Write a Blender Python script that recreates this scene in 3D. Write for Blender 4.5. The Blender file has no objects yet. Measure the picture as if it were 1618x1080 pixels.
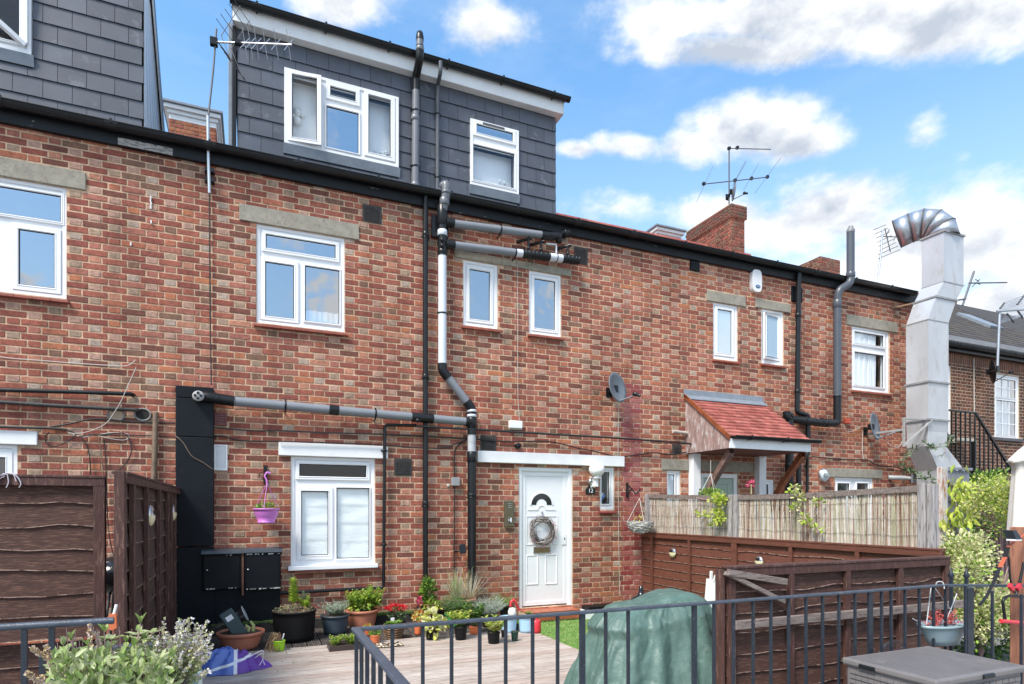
import bpy, math, random
from math import sin, cos, pi, tan, atan, radians
from mathutils import Vector, Matrix, noise
random.seed(7)
SC = bpy.context.scene
COL = SC.collection

# ---------------------------------------------------------------- camera, sky, sun, exposure
EYE = Vector((0.0, -7.86, 1.54)); F = 964.0; TH = radians(23.0); HY = 805.0
cam_d = bpy.data.cameras.new('camera'); cam = bpy.data.objects.new('camera', cam_d)
COL.objects.link(cam); SC.camera = cam
cam.location = EYE; cam.rotation_euler = (radians(90), 0, -TH)
cam_d.sensor_width = 36; cam_d.lens = 36 * F / 1618; cam_d.shift_y = (HY - 540) / 1618
cam_d.clip_start = 0.05; cam_d.clip_end = 2000
SC.view_settings.view_transform = 'Standard'; SC.view_settings.look = 'None'
SC.view_settings.exposure = 0.92; SC.view_settings.gamma = 1.0
SC.view_settings.use_curve_mapping = False

SUN_DIR = Vector((-0.56, -0.34, 0.86)).normalized()        # towards the sun
sun_d = bpy.data.lights.new('sun', 'SUN'); sun = bpy.data.objects.new('sun', sun_d); COL.objects.link(sun)
sun_d.energy = 3.0; sun_d.angle = radians(17); sun_d.color = (1, .94, .86)
sun.rotation_euler = SUN_DIR.to_track_quat('Z', 'Y').to_euler()

def pxdir(px, py):
    t = (px - 809) / F
    v = Vector((sin(TH) + t * cos(TH), cos(TH) - t * sin(TH), (HY - py) / F))
    return v.normalized()

def build_world():
    w = bpy.data.worlds.new('World'); SC.world = w; w.use_nodes = True
    nt = w.node_tree; N = nt.nodes; L = nt.links; N.clear()
    out = N.new('ShaderNodeOutputWorld'); bg = N.new('ShaderNodeBackground'); L.new(bg.outputs[0], out.inputs[0])
    sky = N.new('ShaderNodeTexSky'); sky.sky_type = 'NISHITA'; sky.sun_disc = False
    sky.sun_elevation = math.asin(SUN_DIR.z); sky.sun_rotation = math.atan2(SUN_DIR.x, SUN_DIR.y)
    sky.air_density = 1.0; sky.dust_density = 0.6; sky.ozone_density = 2.0
    bg.inputs['Strength'].default_value = 0.135
    tc = N.new('ShaderNodeTexCoord'); D = tc.outputs['Generated']
    def M(op, a, b=None, clamp=False):
        n = N.new('ShaderNodeMath'); n.operation = op; n.use_clamp = clamp
        for i, v in enumerate((a, b)):
            if v is None: continue
            if isinstance(v, (int, float)): n.inputs[i].default_value = v
            else: L.new(v, n.inputs[i])
        return n.outputs[0]
    def DOT(v):
        n = N.new('ShaderNodeVectorMath'); n.operation = 'DOT_PRODUCT'; L.new(D, n.inputs[0]); n.inputs[1].default_value = v
        return n.outputs['Value']
    def NOISE(scale, det, rough=.55, off=(0, 0, 0), stretch=(1, 1, 1.6)):
        mp = N.new('ShaderNodeMapping'); L.new(D, mp.inputs[0]); mp.inputs['Location'].default_value = off; mp.inputs['Scale'].default_value = stretch
        n = N.new('ShaderNodeTexNoise'); L.new(mp.outputs[0], n.inputs[0]); n.inputs['Scale'].default_value = scale
        n.inputs['Detail'].default_value = det; n.inputs['Roughness'].default_value = rough
        return n.outputs[0]
    n1 = NOISE(7, 8, .6); n2 = NOISE(20, 6, .6, (3, 1, 2)); n3 = NOISE(3.2, 6, .55, (5, 2, 1))
    wob = M('ADD', M('MULTIPLY', M('SUBTRACT', n1, .5), 1.9), M('MULTIPLY', M('SUBTRACT', n2, .5), 1.1))
    def px_len(a, b): return pxdir(*a).angle(pxdir(*b))
    # clouds in view: centre, half width, half height, softness gain, bottom cut
    blobs = [(1400, 26, 450, 62, 1.35), (1160, 78, 180, 34, 1.1), (1040, 45, 75, 42, .95), (1175, 200, 115, 50, 1.15), (1090, 228, 75, 34, 1), (1270, 222, 75, 34, 1),
             (1000, 228, 75, 22, .9), (915, 235, 35, 14, .8), (770, 35, 75, 45, .75), (545, -10, 95, 55, .95), (1330, 330, 120, 60, 1.1), (1250, 360, 130, 45, .9),
             (1470, 390, 200, 95, 1.2), (1150, 335, 110, 28, .7), (960, 330, 130, 26, .5), (1620, 480, 160, 60, 1.1), (1465, 205, 28, 22, .3), (1525, 245, 22, 14, .25), (1610, 30, 120, 42, .8)]
    acc = None; acc2 = None
    for (cx, cy, rx, ry, g) in blobs:
        c = pxdir(cx, cy); r = (pxdir(cx + 20, cy) - pxdir(cx - 20, cy)); r = (r - c * r.dot(c)).normalized(); u = r.cross(c).normalized()
        if u.z < 0: u = -u
        ax = px_len((cx - rx, cy), (cx + rx, cy)) / 2; ay = px_len((cx, cy - ry), (cx, cy + ry)) / 2
        a = DOT(r / ax); b = DOT(u / ay)
        d = M('SQRT', M('ADD', M('MULTIPLY', a, a), M('MULTIPLY', b, b)))
        v = M('MULTIPLY', M('SUBTRACT', 1.25, d), g)
        v = M('SUBTRACT', v, M('MULTIPLY', M('LESS_THAN', DOT(c), 0), 100))
        acc = v if acc is None else M('MAXIMUM', acc, v)
        v2 = M('SUBTRACT', v, M('MULTIPLY', M('MAXIMUM', M('MINIMUM', b, 1), -1), .75 if cy < 300 else .3)); v2 = M('SUBTRACT', v2, 0 if cy < 300 else .3); acc2 = v2 if acc2 is None else M('MAXIMUM', acc2, v2)
    inner = M('ADD', M('MAXIMUM', acc, -1.2), wob)
    # the rest of the sky: scattered fair-weather cloud
    fw = Vector((sin(TH), cos(TH), .35)).normalized()
    away = M('MULTIPLY', M('SUBTRACT', .66, DOT(fw)), 4.0, True)
    gen = M('MULTIPLY', M('SUBTRACT', M('ADD', M('MULTIPLY', n3, .72), M('MULTIPLY', n1, .28)), .465), 9)
    gen = M('SUBTRACT', gen, M('MULTIPLY', M('SUBTRACT', 1, away), 50))
    tot = M('MAXIMUM', inner, gen)
    mr = N.new('ShaderNodeMapRange'); mr.interpolation_type = 'SMOOTHSTEP'; L.new(tot, mr.inputs['Value'])
    mr.inputs['From Min'].default_value = 0.0; mr.inputs['From Max'].default_value = 0.85
    dens = mr.outputs[0]
    # veil near the horizon
    sep = N.new('ShaderNodeSeparateXYZ'); L.new(D, sep.inputs[0]); z = sep.outputs['Z']
    veil = M('MULTIPLY', M('SUBTRACT', .56, z), 1.6, True)
    veil = M('MULTIPLY', veil, .9)
    wisps = M('MULTIPLY', M('SUBTRACT', NOISE(4, 6, .65, (9, 4, 4), (1, 1, 3)), .45), 1.3, True)
    low = M('MAXIMUM', veil, M('MULTIPLY', wisps, .42))
    # cloud colour: brighter at the sunlit rims, greyer where thick
    nup = NOISE(7, 8, .6, (0, 0, .075)); thick = N.new('ShaderNodeMapRange'); L.new(M('ADD', M('MAXIMUM', acc2, M('MULTIPLY', gen, .22)), M('MULTIPLY', M('SUBTRACT', nup, n1), 6)), thick.inputs['Value'])
    thick.inputs['From Min'].default_value = .3; thick.inputs['From Max'].default_value = 1.9
    cc = N.new('ShaderNodeMixRGB'); L.new(thick.outputs[0], cc.inputs[0])
    cc.inputs[1].default_value = (4.6, 4.65, 4.7, 1); cc.inputs[2].default_value = (2.35, 2.62, 3.05, 1)
    tint = N.new('ShaderNodeMixRGB'); tint.blend_type = 'MULTIPLY'; tint.inputs[0].default_value = 1; L.new(sky.outputs[0], tint.inputs[1]); tint.inputs[2].default_value = SKYT
    m0 = N.new('ShaderNodeMixRGB'); L.new(low, m0.inputs[0]); L.new(tint.outputs[0], m0.inputs[1]); m0.inputs[2].default_value = (3.6, 4.05, 4.4, 1)
    m1 = N.new('ShaderNodeMixRGB'); L.new(dens, m1.inputs[0]); L.new(m0.outputs[0], m1.inputs[1]); L.new(cc.outputs[0], m1.inputs[2])
    L.new(m1.outputs[0], bg.inputs['Color'])
SKYT = (1.0, 1.32, 1.38, 1)
build_world()

# ---------------------------------------------------------------- placing: picture measurements -> metres on real planes
def at(px, py, Y=0.0):
    t = (px - 809) / F; a = atan(t) + TH; D = Y + 7.86
    return Vector((D * tan(a), Y, 1.54 + (HY - py) / F * D / (cos(TH) - t * sin(TH))))
DZ = .11        # the deck stands this much above the lawn
def gp(px, py, z=.11):
    t = (px - 809) / F; dep = F * (1.54 - z) / (py - HY); D = dep * (cos(TH) - t * sin(TH)); a = atan(t) + TH
    return Vector((D * tan(a), D - 7.86, z))
def onx(px, py, X):
    t = (px - 809) / F; a = atan(t) + TH; D = X / tan(a)
    return Vector((X, D - 7.86, 1.54 + (HY - py) / F * D / (cos(TH) - t * sin(TH))))
def scl(p):
    d = p - EYE
    return F / (d.x * sin(TH) + d.y * cos(TH))           # pixels per metre there
def XX(px, Y=0.0): return at(px, 800, Y).x

# ---------------------------------------------------------------- mesh builder
class MB:
    def __init__(s): s.v = []; s.f = []; s.m = []; s.s = []
    def face(s, idx, m=0, sm=False): s.f.append(idx); s.m.append(m); s.s.append(sm)
    def poly(s, pts, m=0, sm=False):
        b = len(s.v); s.v += [tuple(p) for p in pts]; s.face(list(range(b, b + len(pts))), m, sm)
    def box(s, x0, x1, y0, y1, z0, z1, m=0):
        if x1 < x0: x0, x1 = x1, x0
        if y1 < y0: y0, y1 = y1, y0
        if z1 < z0: z0, z1 = z1, z0
        b = len(s.v); s.v += [(x0, y0, z0), (x1, y0, z0), (x1, y1, z0), (x0, y1, z0), (x0, y0, z1), (x1, y0, z1), (x1, y1, z1), (x0, y1, z1)]
        for q in ((0, 3, 2, 1), (4, 5, 6, 7), (0, 1, 5, 4), (1, 2, 6, 5), (2, 3, 7, 6), (3, 0, 4, 7)): s.face([b + i for i in q], m)
        return s
    def obox(s, c, u, v, w, m=0):       # centre and three half-vectors
        c = Vector(c); u = Vector(u); v = Vector(v); w = Vector(w); b = len(s.v)
        for k in ((-1, -1, -1), (1, -1, -1), (1, 1, -1), (-1, 1, -1), (-1, -1, 1), (1, -1, 1), (1, 1, 1), (-1, 1, 1)):
            s.v.append(tuple(c + u * k[0] + v * k[1] + w * k[2]))
        for q in ((0, 3, 2, 1), (4, 5, 6, 7), (0, 1, 5, 4), (1, 2, 6, 5), (2, 3, 7, 6), (3, 0, 4, 7)): s.face([b + i for i in q], m)
        return s
    def beam(s, a, b, w, h, up=(0, 0, 1), m=0):
        a = Vector(a); b = Vector(b); d = (b - a); L = d.length; d.normalize(); up = Vector(up)
        sd = d.cross(up); sd = sd.normalized() if sd.length > 1e-4 else Vector((1, 0, 0)); up = sd.cross(d).normalized()
        return s.obox((a + b) / 2, d * L / 2, sd * w / 2, up * h / 2, m)
    def tube(s, pts, r, n=10, m=0, caps=True):
        pts = [Vector(p) for p in pts]; rr = r if isinstance(r, (list, tuple)) else [r] * len(pts)
        T = []
        for i in range(len(pts)):
            a = pts[max(i - 1, 0)]; b = pts[min(i + 1, len(pts) - 1)]; d = b - a
            T.append(d.normalized() if d.length > 1e-9 else Vector((0, 0, 1)))
        ref = Vector((0, 0, 1)) if abs(T[0].z) < .9 else Vector((1, 0, 0))
        nrm = (ref - T[0] * ref.dot(T[0])).normalized(); base = len(s.v)
        for i, p in enumerate(pts):
            nrm = nrm - T[i] * nrm.dot(T[i])
            nrm = nrm.normalized() if nrm.length > 1e-6 else T[i].orthogonal().normalized()
            bi = T[i].cross(nrm)
            for k in range(n):
                a = 2 * pi * k / n; s.v.append(tuple(p + (nrm * cos(a) + bi * sin(a)) * rr[i]))
        for i in range(len(pts) - 1):
            for k in range(n):
                k2 = (k + 1) % n; s.face([base + i * n + k, base + i * n + k2, base + (i + 1) * n + k2, base + (i + 1) * n + k], m, n > 4)
        if caps and n > 2:
            s.poly([s.v[base + k] for k in range(n)][::-1], m); e = base + (len(pts) - 1) * n; s.poly([s.v[e + k] for k in range(n)], m)
        return s
    def lathe(s, c, prof, n=24, m=0, axis='Z', sq=(1, 1), sm=True):
        c = Vector(c); base = len(s.v)
        for (r, h) in prof:
            for k in range(n):
                a = 2 * pi * k / n; x = r * cos(a) * sq[0]; y = r * sin(a) * sq[1]
                p = (x, y, h) if axis == 'Z' else ((x, h, y) if axis == 'Y' else (h, x, y))
                s.v.append(tuple(c + Vector(p)))
        for i in range(len(prof) - 1):
            for k in range(n):
                k2 = (k + 1) % n; s.face([base + i * n + k, base + i * n + k2, base + (i + 1) * n + k2, base + (i + 1) * n + k], m, sm)
        return s
    def prism(s, pts, off, m=0):        # flat outline extruded by a vector
        off = Vector(off); P = [Vector(p) for p in pts]; Q = [p + off for p in P]; n = len(P)
        s.poly(P, m); s.poly(Q[::-1], m)
        for i in range(n): s.poly([P[i], P[(i + 1) % n], Q[(i + 1) % n], Q[i]], m)
        return s
    def ball(s, c, r, n=12, m=0, sq=(1, 1, 1)):
        prof = [(max(1e-4, r * sin(pi * i / (n // 2 + 2))), -r * cos(pi * i / (n // 2 + 2))) for i in range(n // 2 + 3)]
        b = len(s.v); s.lathe((0, 0, 0), prof, n, m)
        for i in range(b, len(s.v)):
            v = s.v[i]; s.v[i] = (c[0] + v[0] * sq[0], c[1] + v[1] * sq[1], c[2] + v[2] * sq[2])
        return s
    def ring(s, x0, x1, z0, z1, w, yf, yb, m=0, ch=.004):       # picture-frame moulding on a y plane
        loops = [(0, yb), (0, yf + ch), (ch, yf), (w - ch * 1.6, yf), (w, yf + ch * 1.6), (w, yb)]
        b = len(s.v)
        for (i, y) in loops: s.v += [(x0 + i, y, z0 + i), (x1 - i, y, z0 + i), (x1 - i, y, z1 - i), (x0 + i, y, z1 - i)]
        for k in range(len(loops) - 1):
            for j in range(4): s.face([b + k * 4 + j, b + k * 4 + (j + 1) % 4, b + (k + 1) * 4 + (j + 1) % 4, b + (k + 1) * 4 + j], m)
        return s
    def plate(s, x0, x1, z0, z1, holes, yf, yb, m=0, mr=None, outer=True):   # wall with openings and reveals
        xs = sorted(set([x0, x1] + [v for h in holes for v in h[:2] if x0 < v < x1])); zs = sorted(set([z0, z1] + [v for h in holes for v in h[2:4] if z0 < v < z1]))
        for i in range(len(xs) - 1):
            for j in range(len(zs) - 1):
                cx = (xs[i] + xs[i + 1]) / 2; cz = (zs[j] + zs[j + 1]) / 2
                if any(h[0] < cx < h[1] and h[2] < cz < h[3] for h in holes): continue
                s.poly([(xs[i], yf, zs[j]), (xs[i + 1], yf, zs[j]), (xs[i + 1], yf, zs[j + 1]), (xs[i], yf, zs[j + 1])], m)
        for h in list(holes) + ([(x0, x1, z0, z1)] if outer else []):
            a, b, c, d = h[:4]; q = m if mr is None else mr
            s.poly([(a, yf, c), (b, yf, c), (b, yb, c), (a, yb, c)], q); s.poly([(a, yf, d), (b, yf, d), (b, yb, d), (a, yb, d)], q)
            s.poly([(a, yf, c), (a, yf, d), (a, yb, d), (a, yb, c)], q); s.poly([(b, yf, c), (b, yf, d), (b, yb, d), (b, yb, c)], q)
        return s
    def mesh(s, name, mats, off):
        me = bpy.data.meshes.new(name); o = off
        me.from_pydata([(v[0] - o[0], v[1] - o[1], v[2] - o[2]) for v in s.v], [], s.f)
        for m in mats: me.materials.append(m)
        me.polygons.foreach_set('material_index', s.m); me.polygons.foreach_set('use_smooth', s.s); me.update()
        return me

def wloc(o):
    v = Vector((0, 0, 0))
    while o is not None: v += o.location; o = o.parent
    return v
def thing(name, label, cat, loc=(0, 0, 0), group=None):
    o = bpy.data.objects.new(name, None); COL.objects.link(o); o.location = loc; o.empty_display_size = .1
    o['label'] = label; o['category'] = cat
    if group: o['group'] = group
    return o
def part(name, mb, mats, parent=None, kind=None, label=None, bev=0, loc=None, solid=0, sub=0):
    if not isinstance(mats, (list, tuple)): mats = [mats]
    if parent is not None:
        pl = wloc(parent); me = mb.mesh(name, mats, pl); o = bpy.data.objects.new(name, me); o.parent = parent
    else:
        pl = Vector(loc) if loc is not None else Vector((0, 0, 0)); me = mb.mesh(name, mats, pl); o = bpy.data.objects.new(name, me); o.location = pl
    COL.objects.link(o)
    if kind: o['kind'] = kind
    if label: o['label'] = label
    if bev:
        b = o.modifiers.new('bevel', 'BEVEL'); b.width = bev; b.segments = 2; b.limit_method = 'ANGLE'; b.angle_limit = radians(40)
    if solid:
        b = o.modifiers.new('solid', 'SOLIDIFY'); b.thickness = solid
    return o
def single(name, mb, mats, label, cat, loc, group=None, bev=0):
    o = part(name, mb, mats, None, loc=loc, bev=bev); o['label'] = label; o['category'] = cat
    if group: o['group'] = group
    return o

# ---------------------------------------------------------------- materials
def srgb(r, g, b):
    f = lambda c: (c / 255) / 12.92 if c / 255 <= .04045 else ((c / 255 + .055) / 1.055) ** 2.4
    return (f(r), f(g), f(b))
MC = {}
def mat(name, col, rough=.6, var=.18, sc=6, bump=.15, bsc=60, metal=0, col2=None, f2=.5, st=(1, 1, 1), w2=.1, transl=0, coat=0, spec=.5, sc2=None, col3=None, f3=.7, sc3=2.5, soot=0):
    if name in MC: return MC[name]
    m = bpy.data.materials.new(name); m.use_nodes = True; nt = m.node_tree; N = nt.nodes; L = nt.links
    bs = N['Principled BSDF']; bs.inputs['Roughness'].default_value = rough; bs.inputs['Metallic'].default_value = metal
    bs.inputs['Specular IOR Level'].default_value = spec
    if coat: bs.inputs['Coat Weight'].default_value = coat; bs.inputs['Coat Roughness'].default_value = .1
    ge = N.new('ShaderNodeNewGeometry'); mp = N.new('ShaderNodeMapping'); L.new(ge.outputs['Position'], mp.inputs[0]); mp.inputs['Scale'].default_value = st
    def noi(scale, det=5, rg=.6):
        n = N.new('ShaderNodeTexNoise'); L.new(mp.outputs[0], n.inputs[0]); n.inputs['Scale'].default_value = scale; n.inputs['Detail'].default_value = det; n.inputs['Roughness'].default_value = rg
        return n.outputs[0]
    r = N.new('ShaderNodeMapRange'); L.new(noi(sc), r.inputs['Value']); r.inputs['From Min'].default_value = .3; r.inputs['From Max'].default_value = .7
    r.inputs['To Min'].default_value = 1 - var; r.inputs['To Max'].default_value = 1 + var
    cur = N.new('ShaderNodeVectorMath'); cur.operation = 'SCALE'; cur.inputs[0].default_value = col; L.new(r.outputs[0], cur.inputs['Scale']); c = cur.outputs[0]
    for (cc, ff, ss) in ((col2, f2, sc2 or sc * 2.3), (col3, f3, sc3)):
        if cc is None: continue
        q = N.new('ShaderNodeMapRange'); L.new(noi(ss, 7, .68), q.inputs['Value']); q.inputs['From Min'].default_value = ff; q.inputs['From Max'].default_value = ff + w2
        mx = N.new('ShaderNodeMixRGB'); L.new(q.outputs[0], mx.inputs[0]); L.new(c, mx.inputs[1]); mx.inputs[2].default_value = (*cc, 1); c = mx.outputs[0]
    if soot:      # old rain streaks and grime on the masonry
        m2 = N.new('ShaderNodeMapping'); L.new(ge.outputs['Position'], m2.inputs[0]); m2.inputs['Scale'].default_value = (1.7, 1, .42)
        n = N.new('ShaderNodeTexNoise'); L.new(m2.outputs[0], n.inputs[0]); n.inputs['Scale'].default_value = 1.6; n.inputs['Detail'].default_value = 8; n.inputs['Roughness'].default_value = .68
        q = N.new('ShaderNodeMapRange'); L.new(n.outputs[0], q.inputs['Value']); q.inputs['From Min'].default_value = .40; q.inputs['From Max'].default_value = .72; q.inputs['To Min'].default_value = 1.06; q.inputs['To Max'].default_value = 1 - .42 * soot
        v = N.new('ShaderNodeVectorMath'); v.operation = 'SCALE'; L.new(c, v.inputs[0]); L.new(q.outputs[0], v.inputs['Scale']); c = v.outputs[0]
    L.new(c, bs.inputs['Base Color'])
    if bump:
        b = N.new('ShaderNodeBump'); b.inputs['Strength'].default_value = min(bump, 1); b.inputs['Distance'].default_value = .01; L.new(noi(bsc, 4), b.inputs['Height']); L.new(b.outputs[0], bs.inputs['Normal'])
    if transl:
        tr = N.new('ShaderNodeBsdfTranslucent'); L.new(c, tr.inputs[0]); mxs = N.new('ShaderNodeMixShader'); mxs.inputs[0].default_value = transl
        L.new(bs.outputs[0], mxs.inputs[1]); L.new(tr.outputs[0], mxs.inputs[2]); L.new(mxs.outputs[0], N['Material Output'].inputs[0])
    MC[name] = m
    return m
def glass_mat(name, refl, tint, rough=0.0, body=None):
    m = bpy.data.materials.new(name); m.use_nodes = True; nt = m.node_tree; N = nt.nodes; L = nt.links; N.clear()
    out = N.new('ShaderNodeOutputMaterial'); gl = N.new('ShaderNodeBsdfGlossy'); gl.inputs['Roughness'].default_value = rough; gl.inputs[0].default_value = (.95, .97, 1, 1)
    if body is None: tr = N.new('ShaderNodeBsdfTransparent'); tr.inputs[0].default_value = (*tint, 1)
    else: tr = N.new('ShaderNodeBsdfDiffuse'); tr.inputs[0].default_value = (*body, 1)
    fr = N.new('ShaderNodeFresnel'); fr.inputs[0].default_value = 1.6
    ma = N.new('ShaderNodeMath'); ma.operation = 'ADD'; ma.use_clamp = True; L.new(fr.outputs[0], ma.inputs[0]); ma.inputs[1].default_value = refl
    # slightly wavy panes
    ge = N.new('ShaderNodeNewGeometry'); no = N.new('ShaderNodeTexNoise'); L.new(ge.outputs['Position'], no.inputs[0]); no.inputs['Scale'].default_value = 2.2
    bu = N.new('ShaderNodeBump'); bu.inputs['Strength'].default_value = .25; bu.inputs['Distance'].default_value = .02; L.new(no.outputs[0], bu.inputs['Height']); L.new(bu.outputs[0], gl.inputs['Normal'])
    mx = N.new('ShaderNodeMixShader'); gb = N.new('ShaderNodeNewGeometry'); inv = N.new('ShaderNodeMath'); inv.operation = 'SUBTRACT'; inv.inputs[0].default_value = 1; L.new(gb.outputs['Backfacing'], inv.inputs[1])
    mu = N.new('ShaderNodeMath'); mu.operation = 'MULTIPLY'; L.new(ma.outputs[0], mu.inputs[0]); L.new(inv.outputs[0], mu.inputs[1]); L.new(mu.outputs[0], mx.inputs[0]); L.new(tr.outputs[0], mx.inputs[1]); L.new(gl.outputs[0], mx.inputs[2]); L.new(mx.outputs[0], out.inputs[0])
    return m
G_SKY = glass_mat('window_glass', .40, (.88, .92, .94))
G_CLEAR = glass_mat('clear_glass', .0, (.97, .985, .99))
G_FROST = glass_mat('obscured_glass', .30, (1, 1, 1), .12, (.42, .55, .66))
G_DARK = glass_mat('smoked_glass', .08, (.25, .28, .32))

UPVC = mat('white_upvc', (.80, .81, .83), .3, .03, 3, 0)
WPAINT = mat('white_paint', (.78, .79, .80), .5, .05, 5, .2, 40, col2=(.55, .52, .48), f2=.66, sc2=14)
BLACKP = mat('black_plastic', (.010, .011, .013), .32, .25, 5, 0, col2=(.035, .035, .04), f2=.62, spec=.35)
BLACKG = mat('black_gloss_paint', (.006, .007, .010), .4, .3, 5, .1, 30, col2=(.30, .29, .28), f2=.735, sc2=9, w2=.02, spec=.2)
BLACKM = mat('black_board', (.005, .007, .010), .55, .25, 3, .05, 20, col2=(.014, .017, .02), f2=.6, spec=.22)
GREYP = mat('grey_pipe', (.20, .215, .24), .35, .06, 4, 0, col2=(.2, .2, .2), f2=.68)
LGREYP = mat('pale_grey_pipe', (.62, .66, .72), .35, .04, 4, 0)
DGREYP = mat('slate_grey_pipe', (.075, .085, .105), .35, .1, 4, 0)
CONC = mat('concrete', (.30, .275, .225), .9, .18, 9, .4, 90, col2=(.18, .165, .14), f2=.56, sc2=30)
MORTAR = mat('mortar', (.64, .44, .295), .95, .3, 14, .8, 120, col2=(.34, .225, .155), f2=.54, sc2=9, w2=.15, soot=1)
MORTAR2 = mat('pale_mortar', (.52, .40, .28), .95, .2, 14, .5, 120)
SLATE = mat('slate_tile', (.070, .078, .098), .42, .12, 3, .12, 90, col2=(.125, .137, .165), f2=.55)
SLATE2 = mat('slate_tile_lighter', (.080, .089, .111), .42, .12, 3, .12, 90)
LEAD = mat('lead_flashing', (.20, .23, .27), .45, .15, 8, .2, 30)
ROOM = mat('room_interior', (.22, .22, .23), .9, .1, 2, 0)
BLIND = mat('white_blind', (.90, .92, .92), .85, .06, 3, .3, 12, st=(1, 1, 3))
CURT = mat('curtain_cloth', (.88, .90, .93), .85, .08, 12, .2, 20, st=(6, 6, .3))
GALV = mat('galvanised_steel', (.47, .50, .54), .36, .15, 3, .08, 12, metal=.8, col2=(.50, .53, .57), f2=.55)
DUCT = mat('weathered_duct_paint', (.52, .53, .55), .38, .08, 2.5, .12, 20, metal=.3, col2=(.42, .39, .36), f2=.53, sc2=7, w2=.2, col3=(.33, .17, .08), f3=.635, sc3=3.1, st=(1, 1, .5))
STEEL = mat('bright_steel', (.62, .64, .66), .3, .1, 5, 0, metal=1)
ALU = mat('aerial_aluminium', (.55, .57, .60), .35, .1, 5, 0, metal=.8)
ALUD = mat('dull_aerial_metal', (.12, .12, .13), .5, .1, 5, 0, metal=.5)
IRON = mat('painted_iron', (.018, .025, .037), .36, .25, 20, .25, 120, col2=(.10, .12, .15), f2=.62, sc2=50)
IRONL = mat('worn_handrail_paint', (.055, .07, .095), .36, .25, 14, .25, 120, col2=(.20, .18, .16), f2=.62, sc2=30)
CABLE = mat('black_cable', (.015, .015, .017), .5, .1, 5, 0)
CABLEW = mat('white_cable', (.50, .47, .43), .5, .1, 5, 0)
TERRA = mat('terracotta_plastic', (.50, .185, .11), .5, .1, 6, .1, 40, col2=(.56, .27, .18), f2=.6)
ORANGEP = mat('orange_plastic', (.62, .16, .06), .5, .1, 6, 0)
POTBLK = mat('black_pot_plastic', (.007, .007, .008), .55, .2, 8, .1, spec=.22)
SOIL = mat('soil', (.055, .035, .022), .95, .4, 30, .8, 80)
RTILE = [mat('red_roof_tile_%s' % n, c, .8, .22, 8, .35, 70, col2=tuple(x * .6 for x in c), f2=.6) for n, c in (('rosy', (.32, .085, .068)), ('dull', (.26, .068, .052)), ('pale', (.37, .118, .092)))]
QUARRY = mat('quarry_tile', (.36, .10, .045), .45, .25, 12, .1, 60, col2=(.20, .06, .03), f2=.58)
SILLT = mat('sill_tile', (.28, .075, .05), .6, .2, 12, .3, 50)
def wood(name, c, c2, st, bump=.5, rough=.7, f2=.52): return mat(name, c, rough, .28, 5, bump, 22, st=st, col2=c2, f2=f2, sc2=9, w2=.09)
WF_X = wood('brown_fence_stain', (.052, .018, .012), (.165, .078, .050), (1.3, 9, 24))
WF_R = wood('red_brown_fence_stain', (.125, .040, .025), (.21, .085, .058), (9, 1.3, 22), .45, .6, .56)
WF_D = wood('dark_fence_stain', (.040, .018, .014), (.085, .044, .034), (9, 1.3, 22), .4)
WF_P = wood('fence_post_stain', (.065, .026, .020), (.16, .085, .066), (6, 6, .8), .5, .7, .54)
WF_B = wood('panel_back_stain', (.058, .022, .015), (.14, .070, .048), (1.3, 9, 24))
WGREY = wood('weathered_grey_wood', (.33, .30, .29), (.17, .14, .125), (5, .8, 8), .5, .8)
WGREYX = wood('weathered_grey_rail', (.21, .17, .155), (.10, .07, .06), (.8, 5, 8), .5, .8)
WGREYZ = wood('weathered_grey_upright', (.34, .32, .32), (.16, .14, .13), (7, 7, .7), .5, .8)
WDECK = [wood('deck_board_%s' % n, c, c2, (.55, 6, 6), .35, .75) for n, c, c2 in (('pinkish', (.42, .355, .31), (.25, .205, .175)), ('greyish', (.47, .41, .365), (.29, .245, .22)), ('tawny', (.40, .32, .275), (.23, .18, .15)))]
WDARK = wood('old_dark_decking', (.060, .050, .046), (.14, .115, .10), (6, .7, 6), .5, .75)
WPORCH = wood('peeling_porch_wood', (.30, .20, .18), (.50, .46, .45), (9, 3, .8), .4, .8)
WSTAIN = wood('orange_wood_stain', (.26, .075, .028), (.14, .04, .02), (3, 3, 1), .3, .45)
WBRACK = wood('bracket_wood', (.15, .085, .068), (.30, .20, .17), (5, 5, 2), .5, .7)
WPOSTO = wood('orange_timber', (.33, .145, .09), (.22, .09, .055), (7, 7, .6), .3, .65)
REED = [wood('reed_%s' % n, c, c2, (20, 20, 1.2), .4, .85) for n, c, c2 in (('straw', (.42, .36, .29), (.24, .195, .155)), ('pale', (.55, .50, .455), (.30, .255, .225)), ('brown', (.28, .19, .14), (.16, .11, .08)), ('mossy', (.36, .36, .24), (.22, .20, .13)))]
WEDGE = mat('pale_board_edge', (.30, .20, .16), .8, .4, 30, 0, col2=(.07, .035, .025), f2=.48, sc2=14)  # paler, patchy strip along the lower lip of each fence board
def leafm(name, c, c2=None): return mat(name, tuple(min(.7, v * k) for v, k in zip(c, (1.35, 1.25, 1.2))), .5, .3, 18, 0, transl=.28, col2=c2, f2=.6)
LIME = leafm('lime_leaf', (.30, .42, .06)); MINT = leafm('mint_leaf', (.20, .34, .05)); GREEN = leafm('green_leaf', (.09, .19, .035)); DKG = leafm('dark_leaf', (.035, .085, .022))
SAGE = leafm('sage_leaf', (.24, .31, .13)); SAGE2 = leafm('sage_leaf_pale', (.32, .38, .21)); SILV = leafm('silver_leaf', (.45, .52, .50)); LAV = leafm('grey_green_leaf', (.17, .25, .14))
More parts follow.
